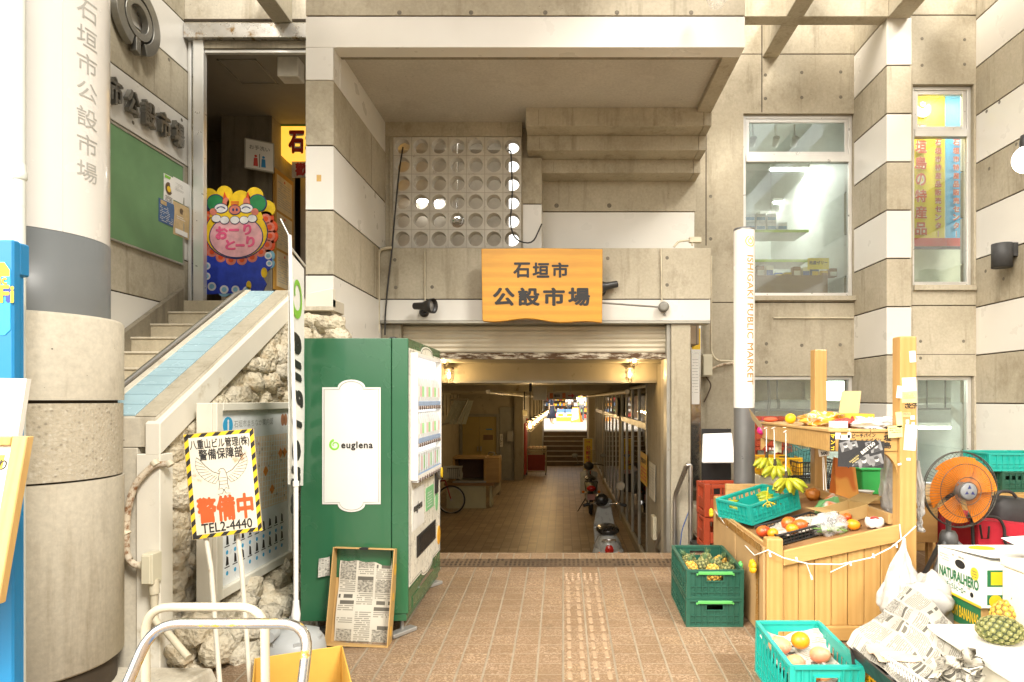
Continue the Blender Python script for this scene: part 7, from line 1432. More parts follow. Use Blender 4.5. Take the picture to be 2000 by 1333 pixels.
for (a, b, c, d) in ((1631,842,1642,858), (1640,850,1660,866), (1655,838,1662,856)): mb.prism(rect(X_(a,4.07), X_(c,4.07), Z_(d,4.07), Z_(b,4.07)), fb, 0, .0016, 2)
mb.build('label', [INK, YEL, PAPER], ST)
fp = fr((0, 4.0495, 0)); mb = MB()
for (a, b, c, d, m_, rz) in ((1776,686,1788,708,0,4), (1762,738,1789,765,0,2), (1751,754,1762,778,0,-6), (1761,766,1790,787,1,1), (1762,806,1778,815,2,0), (1750,805,1762,835,1,5), (1778,812,1786,820,0,2), (1769,820,1775,828,0,0), (1780,825,1786,830,0,0), (1734,832,1762,855,1,3), (1766,830,1789,880,0,-4), (1753,905,1760,909,0,10), (1770,895,1778,900,0,0)):
    q = fp @ TR(X_((a+c)/2,4.05), Z_((b+d)/2,4.05), 0) @ RZ(rz); w_, h_ = (c-a)*4.05/F/2, (d-b)*4.05/F/2; mb.prism(rect(-w_, w_, -h_, h_), q, .0004+.001*random.random(), .003, m_)
    if m_ and w_ > .02: lines(mb, q @ TR(0,0,.003), -w_*.8, w_*.8, -h_*.3, h_*.8, 3, 3, .3, a)
for i, ch in enumerate('さと子'): mb.text(ch, fp, w=.031, h=.034, bold=.04, mi=3, cx=X_(1770+i*7.5,4.05)+.005, cy=Z_(793,4.05), d=.001)
mb.build('paper_note', [PAPER, mat('yellow_note', (.72,.64,.28), .7), mat('tan_note', (.55,.40,.2), .8), INK], ST)
# bananas hung from the shelf, cards, magazine
bunch('small bunch of green bananas hanging nearest the sign pole', (X_(1497,5.3), 5.3, Z_(893,5.3)), Q(1497, 838, 5.33), 10, 2)
bunch('middle bunch of green bananas hanging between the two others', (X_(1513,5.1), 5.1, Z_(908,5.1)), Q(1512, 838, 5.12), 8, 5)
bunch('largest bunch of green bananas hanging over the turquoise crate', (X_(1535,4.85), 4.85, Z_(932,4.85)), Q(1535, 845, 4.87), 11, 8, .14)
tag(MB().ell(Q(1487, 841, 5.45), (.037,.037,.04), 18, 12).tube([Q(1487, 832, 5.45), Q(1490, 815, 5.46)], .002, 5).build('pink_ball', mat('pink_ball', (.60,.02,.19), .35)), 'pink ball hanging from the far corner of the stall shelf', 'ball')
tag(MB().sheet(lambda u, v: Q(1463+24*u+2*v*0, 800+30*u-6*v*0+(1-v)*(-2)+v*8, 5.5-.1*u)+Vector((.03*v,0,-.05*v)), 4, 3, 0, .003).build('card_flap', m_card('old_card', (.36,.27,.15))), 'worn cardboard flap sticking out at the far shelf corner', 'cardboard')
tag(MB().sheet(lambda u, v: Q(1511+14*u+2*v, 845+40*v, 5.2)+wob((u,v,2), 3, .01), 4, 6, 0, .001).build('hanging_card', mat('card_print', (.62,.62,.42), .6, 0, .3, 30)), 'pale printed packet hanging between the banana strings', 'packet')
pc = thing('price_card', 'handwritten white price card on two thin rods on the stall', 'price card', Q(1610, 950, 4.5)); f = fr(Q(1608, 877, 4.4)) @ RZ(8); mb = MB(); mb.prism(rect(-.036,.036,-.05,.05), f, 0, .003, 0); mb.text('石垣産', f, w=.05, bold=.03, mi=1, cy=.028, d=.004); mb.text('パイン', f, w=.05, bold=.04, mi=2, cy=.0, d=.004); mb.text('500', f, w=.045, bold=.04, mi=1, cy=-.03, d=.004); mb.build('card', [PAPER, INK, YEL], pc); MB().tube([Q(1607, 893, 4.41), Q(1609, 958, 4.45)], .003, 6).tube([Q(1609, 893, 4.41), Q(1614, 958, 4.45)], .003, 6).build('rod', WHP, pc)
mg = thing('magazine_cover', 'monochrome magazine cover with portraits hanging under the shelf beam', 'magazine', Q(1682, 887, 4.05)); f = fr(Q(1682, 887, 4.04)) @ RZ(-2); w_, h_ = .145, .085; mb = MB(); mb.prism(rect(-w_, w_, -h_, h_), f, -.002, 0, 0); rr = random.Random(9)
for (cx_, cy_, s) in ((-.10,.045,1), (-.05,.055,.7), (.09,.05,1.1), (.10,-.035,1.1), (.02,-.045,1.2), (-.035,-.05,.8), (.045,.06,.6)):
    q = f @ TR(cx_, cy_, 0) @ RZ(18); mb.prism(rect(-.034*s,.034*s,-.030*s,.030*s), q, 0, .0012+.0003*rr.random(), 1); mb.prism(disc(0,.004*s,.012*s,.015*s,14), q, .0013, .002, 2); mb.prism(disc(0,.013*s,.014*s,.010*s,12), q, .0013, .0024, 3); mb.prism([(-.022*s,-.029*s),(.022*s,-.029*s),(.012*s,-.010*s),(-.012*s,-.010*s)], q, .0013, .0018, 3)
q = f @ RZ(40); mb.prism(rect(-.12,.13,-.020,.020), q, .002, .003, 0); mb.text('BEST50', q, w=.105, h=.022, bold=.02, mi=4, cx=.055, cy=.004, d=.004); mb.text('FASHION\nMOVIE', q, w=.07, h=.024, bold=.02, mi=5, cx=-.055, cy=-.002, d=.004)
mb.build('cover', [mat('print_black', (.03,.03,.032), .35), mat('print_grey', (.22,.22,.22), .4, 0, .4, 25), mat('print_light', (.55,.54,.52), .4), mat('print_dark', (.06,.06,.06), .4), PAPER, mat('print_gold', (.6,.5,.2), .4)], mg)
# things on the high shelf
def blob(name, label, cat, c, rad, m, amp=.3, sc=6, seed=1, nu=26, nv=16):
    def fn(d, q): return q*(1+amp*noise.noise(d*sc*.35+Vector((seed, seed*2, 0)))+amp*.5*noise.noise(d*sc+Vector((0, seed, seed))))
    return tag(MB().ell(c, rad, nu, nv, None, 0, fn).build(name, m), label, cat)
g = NT('orange_cloth'); v = g.mapp((1,1,1)); n_ = g.noise(9, 2, .5, v, 1.5); g.set(g.ramp(n_, [(.40, (.78,.30,.02)), (.5, (.75,.30,.03)), (.54, (.78,.72,.6)), (.60, (.78,.42,.04))]), .7); OCL = g.mat
blob('orange_cloth', 'crumpled orange and white cloth on the high stall shelf', 'cloth', (X_(1605,4.6), 4.6, zs1+.045), (.15,.16,.055), OCL, .5, 7, 3)
blob('red_cloth', 'small red cloth between the orange cloth and the white bags', 'cloth', (X_(1650,4.3), 4.3, zs1+.03), (.08,.07,.03), RED, .5, 7, 5)
tag(MB().ell((X_(1544,5.0), 5.0, zs1+.04), (.042,.042,.04), 18, 12).build('yellow_ball', mat('lemon_ball', (.80,.50,.01), .4)), 'yellow ball on the high shelf left of the orange cloth', 'ball')
tag(MB().ell((X_(1505,5.4), 5.4, zs1+.02), (.06,.05,.02), 14, 8).build('red_cloth', mat('coral_red', (.65,.10,.04), .5)), 'small red cloth knot at the far corner of the high shelf', 'cloth')
for i, (px, y, s, lb) in enumerate(((1700, 4.2, .12, 'white plastic bag spread along the front of the high shelf'), (1740, 4.25, .09, 'white plastic bag bundled beside the right stall post'))): blob('plastic_bag', lb, 'plastic bag', (X_(px,y), y, zs1+.03), (s, .09, .04), film('bag_film', (.85,.85,.83), .62, .3), .7, 8, 11+i)
cb2 = thing('mango_carton', 'open mango gift carton with its lid up on the high shelf', 'carton', (X_(1690,4.75), 4.75, zs1)); y = 4.6; a, b = X_(1651,y), X_(1708,y); z1 = Z_(797,y)+.0; mb = MB(); zt = zs1+.085
mb.box(a, b, y, y+.006, zs1+.001, zt, 0); mb.box(a, a+.005, y+.006, y+.24, zs1+.001, zt, 0); mb.box(b-.005, b, y+.006, y+.24, zs1+.001, zt, 0); mb.box(a, b, y+.24, y+.246, zs1+.001, zt, 0)
f = fr((0, y-.0005, 0)); mb.prism(rect(a+.09, b-.005, zs1+.002, zt-.002), f, 0, .001, 1)
for k in range(2): mb.prism(disc(a+.05+.035*k, zs1+.04, .013, .03), f, 0, .0012, 2)
mb.build('body', [mat('carton_gold', (.62,.42,.05), .5), mat('carton_yellow', (.80,.58,.05), .5), RED], cb2); mb = MB(); p = [Vector((a+.06, y+.245, zt)), Vector((b, y+.245, zt)), Vector((b+.05, y+.31, zt+.17)), Vector((a+.11, y+.31, zt+.17))]; mb.hexa(p, [q+Vector((0,.005,0)) for q in p]); mb.build('lid', m_card('lid_card', (.58,.42,.22)), cb2)
tag(MB().box(X_(1622,4.25), X_(1650,4.25), 4.2, 4.28, zs1+.001, zs1+.045).build('small_box', PAPER, None, .003), 'small white box at the front edge of the high shelf', 'box')
# display contents
def onb(px, Y, up=0): x = X_(px, Y); return Vector((x, Y, zb_(x)+up))
TL = -11.1
ct = crate('banana_crate', 'turquoise crate holding a few green bananas on the stall', 'crate', .48, .40, .15, TURQ, (1.53, 5.0, zb_(1.53)+.055), 24, None, (0, TL))
for i, (px, Y, lb) in enumerate(((1428, 5.05, 'two loose green bananas at the left end of the turquoise crate'), (1492, 5.15, 'green bananas at the back of the turquoise crate'), (1500, 4.9, 'green bananas tied with yellow tape in the turquoise crate'))):
    b = MB(); c = Vector((X_(px,Y), Y, zb_(X_(px,Y))+.12)); 
    for k in range(3): banana(b, c+Vector((-.05, .03*k-.03, .015*k)), (1, .25*k-.2, .05), .13, .024, .16, (0,0,1))
    tag(b.build('loose_bananas', [BANANA, BTIP]), lb, 'bananas')
tag(MB().tube([Q(1500, 952, 4.85), Q(1497, 975, 4.78), Q(1506, 990, 4.72)], .0035, 6).tube([Q(1490, 988, 4.74), Q(1500, 980, 4.74), Q(1514, 985, 4.74)], .0035, 6).build('yellow_tape', YEL), 'yellow tape knotted round the bananas in the crate', 'tape')
bk = basket('black_basket', 'black lattice basket of mangoes behind the front stall post', 'basket', .44, .30, .075, BLKP, (1.59, 4.36, zb_(1.59)+.01), 12, (0, TL), .02)
tag(MB().sheet(lambda u, v: Vector((1.43+.34*u, 4.24+.26*v, zb_(1.43+.34*u)+.055+.02*v))+wob((u,v,4), 4, .02), 10, 8).build('newspaper', NEWS), 'newspaper lining the black mango basket', 'newspaper')
random.seed(3)
for (px, Y, m, r, rz, lb) in ((1492, 4.32, MANGO, .042, 20, 'orange red mango at the left end of the black basket'), (1541, 4.40, MANGO, .050, 60, 'large red mango standing highest in the black basket'), (1563, 4.30, MANGO, .042, -20, 'red orange mango at the right end of the black basket'), (1548, 4.24, ORNG, .036, 10, 'orange mango at the front right of the black basket'), (1510, 4.24, ORNG, .034, 40, 'small orange mango low at the front left of the black basket')): mango(lb, onb(px, Y, .085), r, m, rz)
ob = open_box('open_carton', .24, .20, .09, m_card('carton_card', (.52,.36,.15)), 'open mango carton with wide flaps on the stall display', onb(1652, 4.52, .01), 20, .004, .12, 12); ob.rotation_euler = (0, R(TL), R(15))
for i, (px, py) in enumerate(((1645, 1018), (1655, 1022))): mango(('red mango standing in the open carton', 'orange red mango against the carton front')[i], onb(px, 4.40, .05), .03, MANGO, 90)
g = NT('leafy_greens'); g.set(g.ramp(g.noise(30, 4), [(.35, (.04,.12,.02)), (.7, (.25,.34,.08))]), .6); GREENS = g.mat
gb = thing('greens_bag', 'clear plastic bag of green vegetables on the stall display', 'bag', onb(1620, 4.25)); mb = MB()
for k in range(40): c = onb(1620, 4.25, .03)+Vector((random.uniform(-.09,.09), random.uniform(-.06,.06), random.uniform(-.01,.03))); d = Vector((random.uniform(-1,1), random.uniform(-.5,.5), random.uniform(-.2,.3))).normalized()*.04; mb.tube([c-d, c+d], random.uniform(.003,.008), 5)
mb.build('greens', GREENS, gb)
def fn(d, q): return q*(1+.35*noise.noise(d*2.5+Vector((4,1,2)))+.22*noise.noise(d*7))
MB().ell(onb(1620, 4.26, .06), (.115,.09,.075), 28, 18, None, 0, fn).build('film', film('clear_film', (.9,.9,.88), .28, .12), gb)
mango('yellow orange mango beside the greens bag', onb(1667, 4.22, .04), .038, ORNG, 0)
mn = thing('netted_mango', 'red mango in a white foam net by the side rail', 'mango', onb(1708, 4.2, .04)); c = onb(1708, 4.18, .045); MB().ell(c, (.036,.036,.034), 18, 12).build('fruit', mat('deep_red_mango', (.48,.05,.04), .35), mn); mb = MB()
for k in range(9): z = -.03+.006*k; r = .048*math.sqrt(max(.1, 1-(z/.05)**2)); mb.tube([c+Vector((r*math.cos(R(a))*1.15, r*math.sin(R(a)), z+.004*math.sin(R(a*6)))) for a in range(0, 360, 15)], .005, 5, 0, True)
mb.build('foam_net', WHP, mn)
blob('orange_squash', 'small orange squash at the back corner of the stall display', 'squash', onb(1588, 5.3, .05), (.06,.055,.05), mat('squash_orange', (.50,.17,.02), .5), .25, 6, 8)
g = NT('striped_bag'); n_ = g.noise(5, 1, .4, None, .8); g.set(g.ramp(n_, [(.38, (.16,.42,.16)), (.45, (.72,.70,.62)), (.55, (.70,.18,.03)), (.62, (.72,.68,.6))]), .5)
tag(MB().sheet(lambda u, v: onb(1592+66*u, 5.0-.2*v, .015+.07*math.sin(u*3.1)*(1-.5*v))+wob((u*2,v*2,3), 2, .03), 12, 8).build('striped_bag', g.mat), 'crumpled green orange and white bag on the stall display', 'bag')
g = NT('orange_paper_bag'); n_ = g.noise(4.5, 1, .3, None, .6); g.set(g.ramp(n_, [(.40, (.62,.16,.02)), (.46, (.74,.33,.06)), (.60, (.74,.34,.06)), (.64, (.62,.15,.02))]), .6)
pb2 = thing('orange_paper_bag', 'tall orange patterned paper bag standing at the back of the stall', 'paper bag', onb(1655, 5.2)); a, b = Q(1633, 980, 5.0), Q(1680, 985, 5.0); mb = MB(); mb.hexa([a, b, b+Vector((0,.14,0)), a+Vector((0,.14,0))], [a+Vector((.015,.05,.34)), b+Vector((-.02,.05,.32)), b+Vector((-.02,.09,.32)), a+Vector((.015,.09,.34))]); mb.build('body', g.mat, pb2)
# string lights
sl_ = thing('string_lights', 'white string lights with flower shades draped round the stall front', 'string lights', (1.5, 4.04, .8)); pts = [Q(1398, 1000, 5.25), Q(1430, 1035, 4.9), Q(1455, 1060, 4.6), Q(1480, 1085, 4.15), Q(1500, 1075, 4.03), Q(1530, 1090, 4.02), Q(1580, 1102, 4.02), Q(1640, 1103, 4.02), Q(1700, 1090, 4.02), Q(1740, 1070, 4.02), Q(1765, 1050, 4.02), Q(1789, 1028, 4.02)]
pts = [pts[0]]+[p+Vector((-.02,0,0)) if p.y > 4.05 else p for p in pts[1:]]; mb = MB().tube(pts, .004, 6); mb.tube([Q(1760, 1052, 4.02), Q(1757, 1024, 4.03)], .004, 6); mb.tube([Q(1575, 1101, 4.02), Q(1584, 1125, 4.02)], .003, 5); mb.tube([Q(1660, 1100, 4.02), Q(1622, 1118, 4.02)], .003, 5); mb.tube([Q(1436, 1030, 4.85), Q(1428, 1070, 4.85), Q(1437, 1068, 4.85)], .003, 5); mb.build('wire', WHP, sl_)
for (px, py, y) in ((1555, 1093, 4.015), (1705, 1086, 4.015), (1660, 1101, 4.015), (1584, 1128, 4.015), (1434, 1066, 4.8), (1503, 1084, 4.015), (1750, 1066, 4.015)): MB().tube([Q(px, py-4, y), Q(px+2, py+4, y)], .007, 6).build('bulb', WHP, sl_)
for (px, py, y, m, s) in ((1394, 1002, 5.2, YEL, .035), (1452, 1105, 4.4, mat('shade_green', (.12,.50,.12), .5), .03), (1476, 1107, 4.15, mat('shade_orange', (.80,.42,.01), .5), .045)):
    b = MB()
    for k in range(5): b.ell(Q(px, py, y)+Vector((-.02, s*.5*math.cos(R(72*k)), s*.5*math.sin(R(72*k)))), (s*.45,s*.55,s*.55), 10, 7)
    b.build('flower_shade', m, sl_)
# plastic bags by the post
BAG = film('white_bag', (.55,.545,.52), .66, .28)
def hang_bag(name, label, top, pts, m, print_=None):
    b = MB(); n = len(pts)
    def prof(u, v):
        i = min(int(v*(n-1)), n-2); t = v*(n-1)-i; a, c = pts[i], pts[i+1]; q = [a[k]+(c[k]-a[k])*t for k in range(4)]; an = u*2*math.pi
        p = Vector((q[0]+q[2]*math.cos(an), q[1]+q[3]*math.sin(an), 0)); z = q[4] if len(q) > 4 else a[4]+(c[4]-a[4])*t
        pl_ = 1+.10*math.sin(an*7+v*3)*(1-v)+.05*math.sin(an*13+5*v); p = Vector((q[0]+q[2]*math.cos(an)*pl_, q[1]+q[3]*math.sin(an)*pl_, 0)); cs = Vector((math.cos(an)*1.5, math.sin(an)*1.5, v*4)); return Vector((p.x, p.y, z))+wob(cs, 1.4, .022*min(1, v*3))+wob(cs, 3.5, .006*min(1, v*2))
    b.sheet(lambda u, v: prof(u, v), 64, 44); return b.build(name, m, print_)
def bp(px, Y, py, rx, ry): return (X_(px,Y), Y, rx, ry, Z_(py,Y))
pl = thing('carrier_bag', 'white carrier bag tied to the stall front below the right post', 'plastic bag', Q(1765, 1060, 3.95)); hang_bag('bag', '', None, [bp(1766,4.0,1052,.008,.008), bp(1764,3.98,1075,.02,.018), bp(1760,3.92,1105,.06,.05), bp(1766,3.85,1150,.13,.10), bp(1772,3.8,1185,.16,.13), bp(1778,3.8,1205,.14,.12), bp(1780,3.82,1225,.05,.05)], BAG, pl)
f = fr(Q(1762, 1165, 3.66), (1,.25,0)); mb = MB(); ring(mb, f, 0, .01, .022, .034, .0, .001, 0, 200, 420); mb.prism([(-.02,.02),(.0,-.012),(.022,.018),(.0,.0)], f, 0, .0012, 1); mb.text('TIME', f, w=.055, bold=.03, mi=0, cy=-.045, d=.001); mb.build('print', [ORG, mat('print_plum', (.25,.05,.12), .5)], pl)
hb2 = thing('hanging_plastic_bag', 'large white plastic bag hanging under the shelf behind the right post', 'plastic bag', Q(1738, 900, 4.6)); hang_bag('bag', '', None, [bp(1740,4.5,878,.02,.02), bp(1738,4.5,905,.05,.04), bp(1738,4.5,950,.065,.06), bp(1740,4.5,990,.06,.06), bp(1744,4.5,1008,.02,.02)], BAG, hb2)
hb3 = thing('plastic_bag_strip', 'thin white bag strip hanging right of the tall stall post', 'plastic bag', Q(1797, 910, 4.2)); hang_bag('bag', '', None, [bp(1792,4.2,900,.006,.02), bp(1797,4.2,950,.02,.02), bp(1799,4.2,990,.018,.02), bp(1796,4.2,1020,.006,.01), bp(1798,4.2,1038,.02,.01)], BAG, hb3)
# green crates of pineapples
gz = zf(4.6)
g1 = crate('pineapple_crate', 'dark green crate with light green clip, lower one of the stack', 'crate', .385, .60, .196, DGRN, (1.018, 4.60, gz-.006), 0, LGRN, (3.0, 0), None, True, True)
g2 = crate('pineapple_crate', 'dark green crate full of pineapples on top of the other green crate', 'crate', .385, .60, .196, DGRN, (1.018, 4.59, gz+.192), 0, LGRN, (3.0, 0), None, True, True)
PXY = [(.90,4.52,1,'ripe orange pineapple at the left end of the top green crate'), (.985,4.56,0,'green pineapple standing in the middle of the top green crate'), (1.09,4.60,0,'green pineapple at the back right of the top green crate'), (1.14,4.46,0,'green pineapple at the front right of the top green crate'), (1.04,4.44,1,'small ripe pineapple behind the clip of the top green crate'), (.93,4.70,0,'green pineapple at the back left of the top green crate'), (1.06,4.76,0,'green pineapple at the far end of the top green crate'), (.905,4.60,0,'green pineapple against the left wall of the top green crate'), (1.15,4.72,1,'ripe pineapple against the right wall of the top green crate')]
for i, (x, y, rp, lb) in enumerate(PXY): pineapple(lb, (x, y, gz+.30+.012*(i % 2)), .072, .052, bool(rp), (R(20*(i % 3)-10), R(15*(i % 2)-40*(i == 3)), R(50*i)), 60, 'pineapples in the top green crate')
# front turquoise crate with mangoes
gz3 = zf(3.4)
crate('mango_crate', 'turquoise crate with mangoes on newspaper at the front of the stall', 'crate', .365, .56, .295, TURQ, (1.285, 3.405, gz3), 0, None, (3.0, 0), None, True, 0)
tag(MB().sheet(lambda u, v: Vector((1.12+.33*u, 3.17+.48*v, gz3+.15+.09*v**2+.06*abs(u-.5)))+wob((u*2,v*2,5), 2.2, .05), 16, 16).build('newspaper', NEWS), 'crumpled newspaper lining the front turquoise crate', 'newspaper')
for (px, Y, z, r, m, rz, lb) in ((1524, 3.42, .26, .050, PEACH, 0, 'peach pink mango at the left of the front turquoise crate'), (1564, 3.46, .275, .048, ORNG, 50, 'bright orange mango in the middle of the front turquoise crate'), (1554, 3.28, .225, .046, PEACH, 20, 'pink mango with pale bloom below the bright orange mango'), (1602, 3.36, .235, .045, PEACH, -30, 'pinkish mango at the right of the front turquoise crate'), (1588, 3.24, .19, .042, ORNG, 0, 'orange mango half hidden at the near side of the front crate'), (1612, 3.24, .18, .040, PEACH, 60, 'reddish mango low in the near right corner of the front crate')): mango(lb, (X_(px,Y), Y, gz3+z), r, m, rz)
lc = MB(); f = fr((0, 3.118, 0)); lc.prism(rect(1.26, 1.42, gz3+.02, gz3+.085), f, 0, .003, 0); lines(lc, f @ TR(0,0,.003), 1.27, 1.31, gz3+.03, gz3+.075, 8, 1, .5); lc.text('MID CPD20', f, w=.09, bold=.02, mi=1, cx=1.365, cy=gz3+.06, d=.004); tag(lc.build('crate_label', [mat('label_lime', (.5,.62,.1), .5), INK]), 'green and white label stuck on the front turquoise crate', 'label')
crate('yellow_crate', 'yellow crate under the black tray beside the turquoise crate', 'crate', .42, .55, .27, YELP, (1.72, 3.02, zf(3.0)), 4, None, (3, 0), None, False, 0)
tr_ = thing('black_tray', 'black plastic tray resting on the yellow crate', 'tray', (1.75, 2.95, zf(3)+.27)); mb = MB(); zq = zf(3)+.28; tx0, tx1, ty0, ty1 = 1.435, 2.02, 2.55, 3.21
for (q0, q1) in (((tx0,ty0),(tx1,ty0)), ((tx1,ty0),(tx1,ty1)), ((tx1,ty1),(tx0,ty1)), ((tx0,ty1),(tx0,ty0))): d = Vector((q1[0]-q0[0], q1[1]-q0[1], 0)).normalized(); n_ = Vector((-d.y, d.x, 0)); mb.hexa([Vector((*q0,zq))+n_*.03, Vector((*q1,zq))+n_*.03, Vector((*q1,zq+.085)), Vector((*q0,zq+.085))], [Vector((*q0,zq))+n_*.034, Vector((*q1,zq))+n_*.034, Vector((*q1,zq+.085))+n_*.012, Vector((*q0,zq+.085))+n_*.012])
mb.box(tx0+.03, tx1-.03, ty0+.03, ty1-.03, zq-.004, zq); mb.build('body', BLKP, tr_)
basket('white_basket', 'white lattice basket inside the black tray', 'basket', .34, .44, .10, WHP, (1.72, 2.86, zq+.002), 8, (0,0), .02, None, .02)
NP = [[Q(1660,1251,3.2), Q(1706,1200,3.38), Q(1768,1140,3.62)], [Q(1742,1318,2.98), Q(1800,1262,3.10), Q(1842,1190,3.40)], [Q(1800,1390,2.72), Q(1868,1330,2.80), Q(1908,1258,3.05)]]
tag(MB().sheet(lambda u, v: bez(NP, u, v)+wob((u*2, v*2, 0), 1.2, .035)+wob((u*3, v*3, 5), 2.2, .012), 40, 40, 0, .0).build('newspaper', m_news('open_newspaper', 5, 58, .16, (.36,.345,.30), .78)), 'large open newspaper sheet spread over the black tray', 'newspaper')
tag(MB().sheet(lambda u, v: Q(1825+95*u, 1300-10*math.sin(u*3)+55*v-20*u*(1-v), 2.72+.05*v)+wob((u*2,v*2,8), 2.6, .06), 16, 12, 0, .0).build('crumpled_newspaper', NEWSD), 'crumpled dark newspaper at the front of the black tray', 'newspaper')
tag(MB().sheet(lambda u, v: Vector((1.48+.2*u, 3.0+.16*v, zq+.09+.02*v))+wob((u,v,2), 4, .02), 6, 6, 0, .002).build('card_scrap', m_card('pink_card', (.62,.46,.32))), 'tan card scrap sticking out of the black tray', 'cardboard')
# white table with pineapples, styrofoam box, cartons
wt = thing('white_table', 'white topped table in the bottom right corner', 'table', (2.4, 2.6, .15)); MB().box(1.84, 3.1, 1.9, 3.24, .59, .62).build('top', mat('table_white', (.76,.74,.66), .35, 0, .03), wt, .004); MB().box(1.87, 1.89, 1.93, 3.2, .16, .589).box(1.891, 3.0, 3.18, 3.2, .16, .589).build('side_panel', mat('table_side', (.66,.62,.50), .5), wt)
pineapple('green pineapple lying on the white table', (X_(1953,2.98), 2.98, .62+.062), .098, .064, False, (R(90), R(12), R(72)), 100, None, False); pineapple('ripe orange pineapple behind the green one on the white table', (X_(1966,3.13), 3.13, .62+.07), .085, .070, True, (R(15), R(10), 0), 80, None, True)
sb = thing('styrofoam_box', 'tall cream styrofoam box on the white table at the right edge', 'box', (2.4, 2.9, .62)); MB().box(2.165, 2.8, 2.62, 3.16, .621, .935).build('body', mat('styrofoam', (.74,.71,.60), .7, 0, .03, 9, .1, 200), sb, .01, 2); MB().box(2.16, 2.81, 2.61, 3.17, .937, .972).build('lid', mat('styrofoam'), sb, .008, 2)
def carton(name, label, c, size, m, fl, fn_l=None, fn_f=None):
    t = thing(name, label, 'carton', (c[0]+size[0]/2, c[1]+size[1]/2, c[2])); x, y, z = c; w_, d_, h_ = size; MB().box(x, x+w_, y, y+d_, z, z+h_).build('body', m, t, .004)
    b = MB(); ms = fn_l(b, fr((x-.0005, y+d_, z), (0,-1,0)), d_, h_) if fn_l else None
    if fn_f: fn_f(b, fr((x, y-.0005, z)), w_, h_)
    if ms: b.build('printing', ms, t)
    return t
FG = mat('print_forest', (.02,.16,.06), .5)
def nl(b, f, d, h):
    b.text('NATURALHERO', f, w=d*.90, h=.062, bold=.045, mi=0, cx=d*.5, cy=h*.47, d=.001); b.text('ナチュラルヒーロー', f, w=d*.50, h=.034, bold=.03, mi=0, cx=d*.42, cy=h*.20, d=.001); b.prism(disc(d*.86,h*.70,.034), f, 0, .0012, 1); lines(b, f @ TR(0,0,.0012), d*.86-.02, d*.86+.02, h*.60, h*.78, 3, 0, .3)
    b.prism(disc(d*.54,h*.78,.045,.024), f, 0, .0012, 2); b.prism(disc(d*.15,h*.20,.014), f, 0, .0012, 2); b.prism(disc(d*.80,h*.20,.014), f, 0, .0012, 2); lines(b, f, d*.06, d*.28, h*.72, h*.90, 3, 3, .3, 4); lines(b, f, d*.36, d*.64, h*.90, h*.97, 1, 3, .6, 5); b.text('4 5 6 7 8', f, w=d*.5, h=.018, mi=3, cx=d*.52, cy=h*.32, d=.001); b.prism(rect(0, d, 0, .012), f, 0, .001, 1); return [FG, YEL, DARK, GREYINK]
def nf(b, f, w_, h):
    b.prism(rect(.03, w_, h*.48, h*.84), f, 0, .001, 0); b.prism(rect(.05, w_, h*.52, h*.80), f, .001, .002, 1); b.text('NATURALHERO', f, w=.62, h=.062, bold=.04, mi=0, cx=.42, cy=h*.66, d=.003); b.prism(rect(.03, w_, .02, h*.30), f, 0, .001, 0); b.prism(disc(.075, h*.16, .035), f, .001, .002, 1)
    for z in (.36, .42): b.prism(rect(.17, .20, h*z, h*z+.012), f, 0, .001, 2)
FCT = carton('fruit_carton', 'white fruit carton with green lettering stacked on the banana carton', (2.235, 3.42, .637), (.50, .40, .245), mat('carton_white', (.78,.77,.72), .55, 0, .03), 0, nl, nf)
def bl_(b, f, d, h): b.prism(rect(0, d, h*.35, h*.97), f, 0, .001, 0); b.text('PREMIUM BANANAS', f, w=d*.92, h=.066, bold=.02, mi=1, cx=d*.49, cy=h*.66, d=.002); b.prism(disc(d*.62, h*.18, .04, .03), f, 0, .001, 2); lines(b, f, d*.05, d*.4, h*.08, h*.26, 4, 3, .2); return [FG, YEL, DARK, INK]
carton('banana_carton', 'brown banana carton with a green band under the white fruit carton', (2.245, 3.44, .41), (.48, .36, .225), CARD, 0, bl_, lambda b, f, w_, h: b.prism(rect(.04, w_, h*.35, h*.97), f, 0, .001, 0))
carton('plain_carton', 'plain brown carton at the bottom of the carton stack', (2.245, 3.44, zf(3.5)), (.48, .36, .405-zf(3.5)), CARD, 0)
mb = MB(); P4 = [Vector((2.235, 3.82, .884)), Vector((2.735, 3.82, .884)), Vector((2.735, 3.43, .90)), Vector((2.30, 3.43, .905))]; mb.hexa(P4, [p+Vector((0,0,.004)) for p in P4]); ff = fr((2.42, 3.7, .893), (1,0,0), (0,1,0)); mb.prism(disc(0,0,.07,.05), ff, .002, .006, 1); mb.build('lid', [mat('carton_white'), YEL], FCT)
tag(MB().sheet(lambda u, v: Vector((2.36+.5*u, 3.2+.25*v, .98+.03*v+.012*math.sin(u*5))), 8, 4, 0, .002).build('paper_sheet', mat('pale_sheet', (.72,.75,.74), .6, 0, .06, 8)), 'pale paper sheet lying over the styrofoam box and carton', 'paper')
blob('tissue_bundle', 'bundle of crumpled white packaging between the carrier bag and the carton', 'packaging', Q(1812, 1175, 3.75), (.12,.14,.15), mat('crumpled_white', (.44,.43,.40), .6, 0, .1, 9, .3, 12), .45, 5, 21)
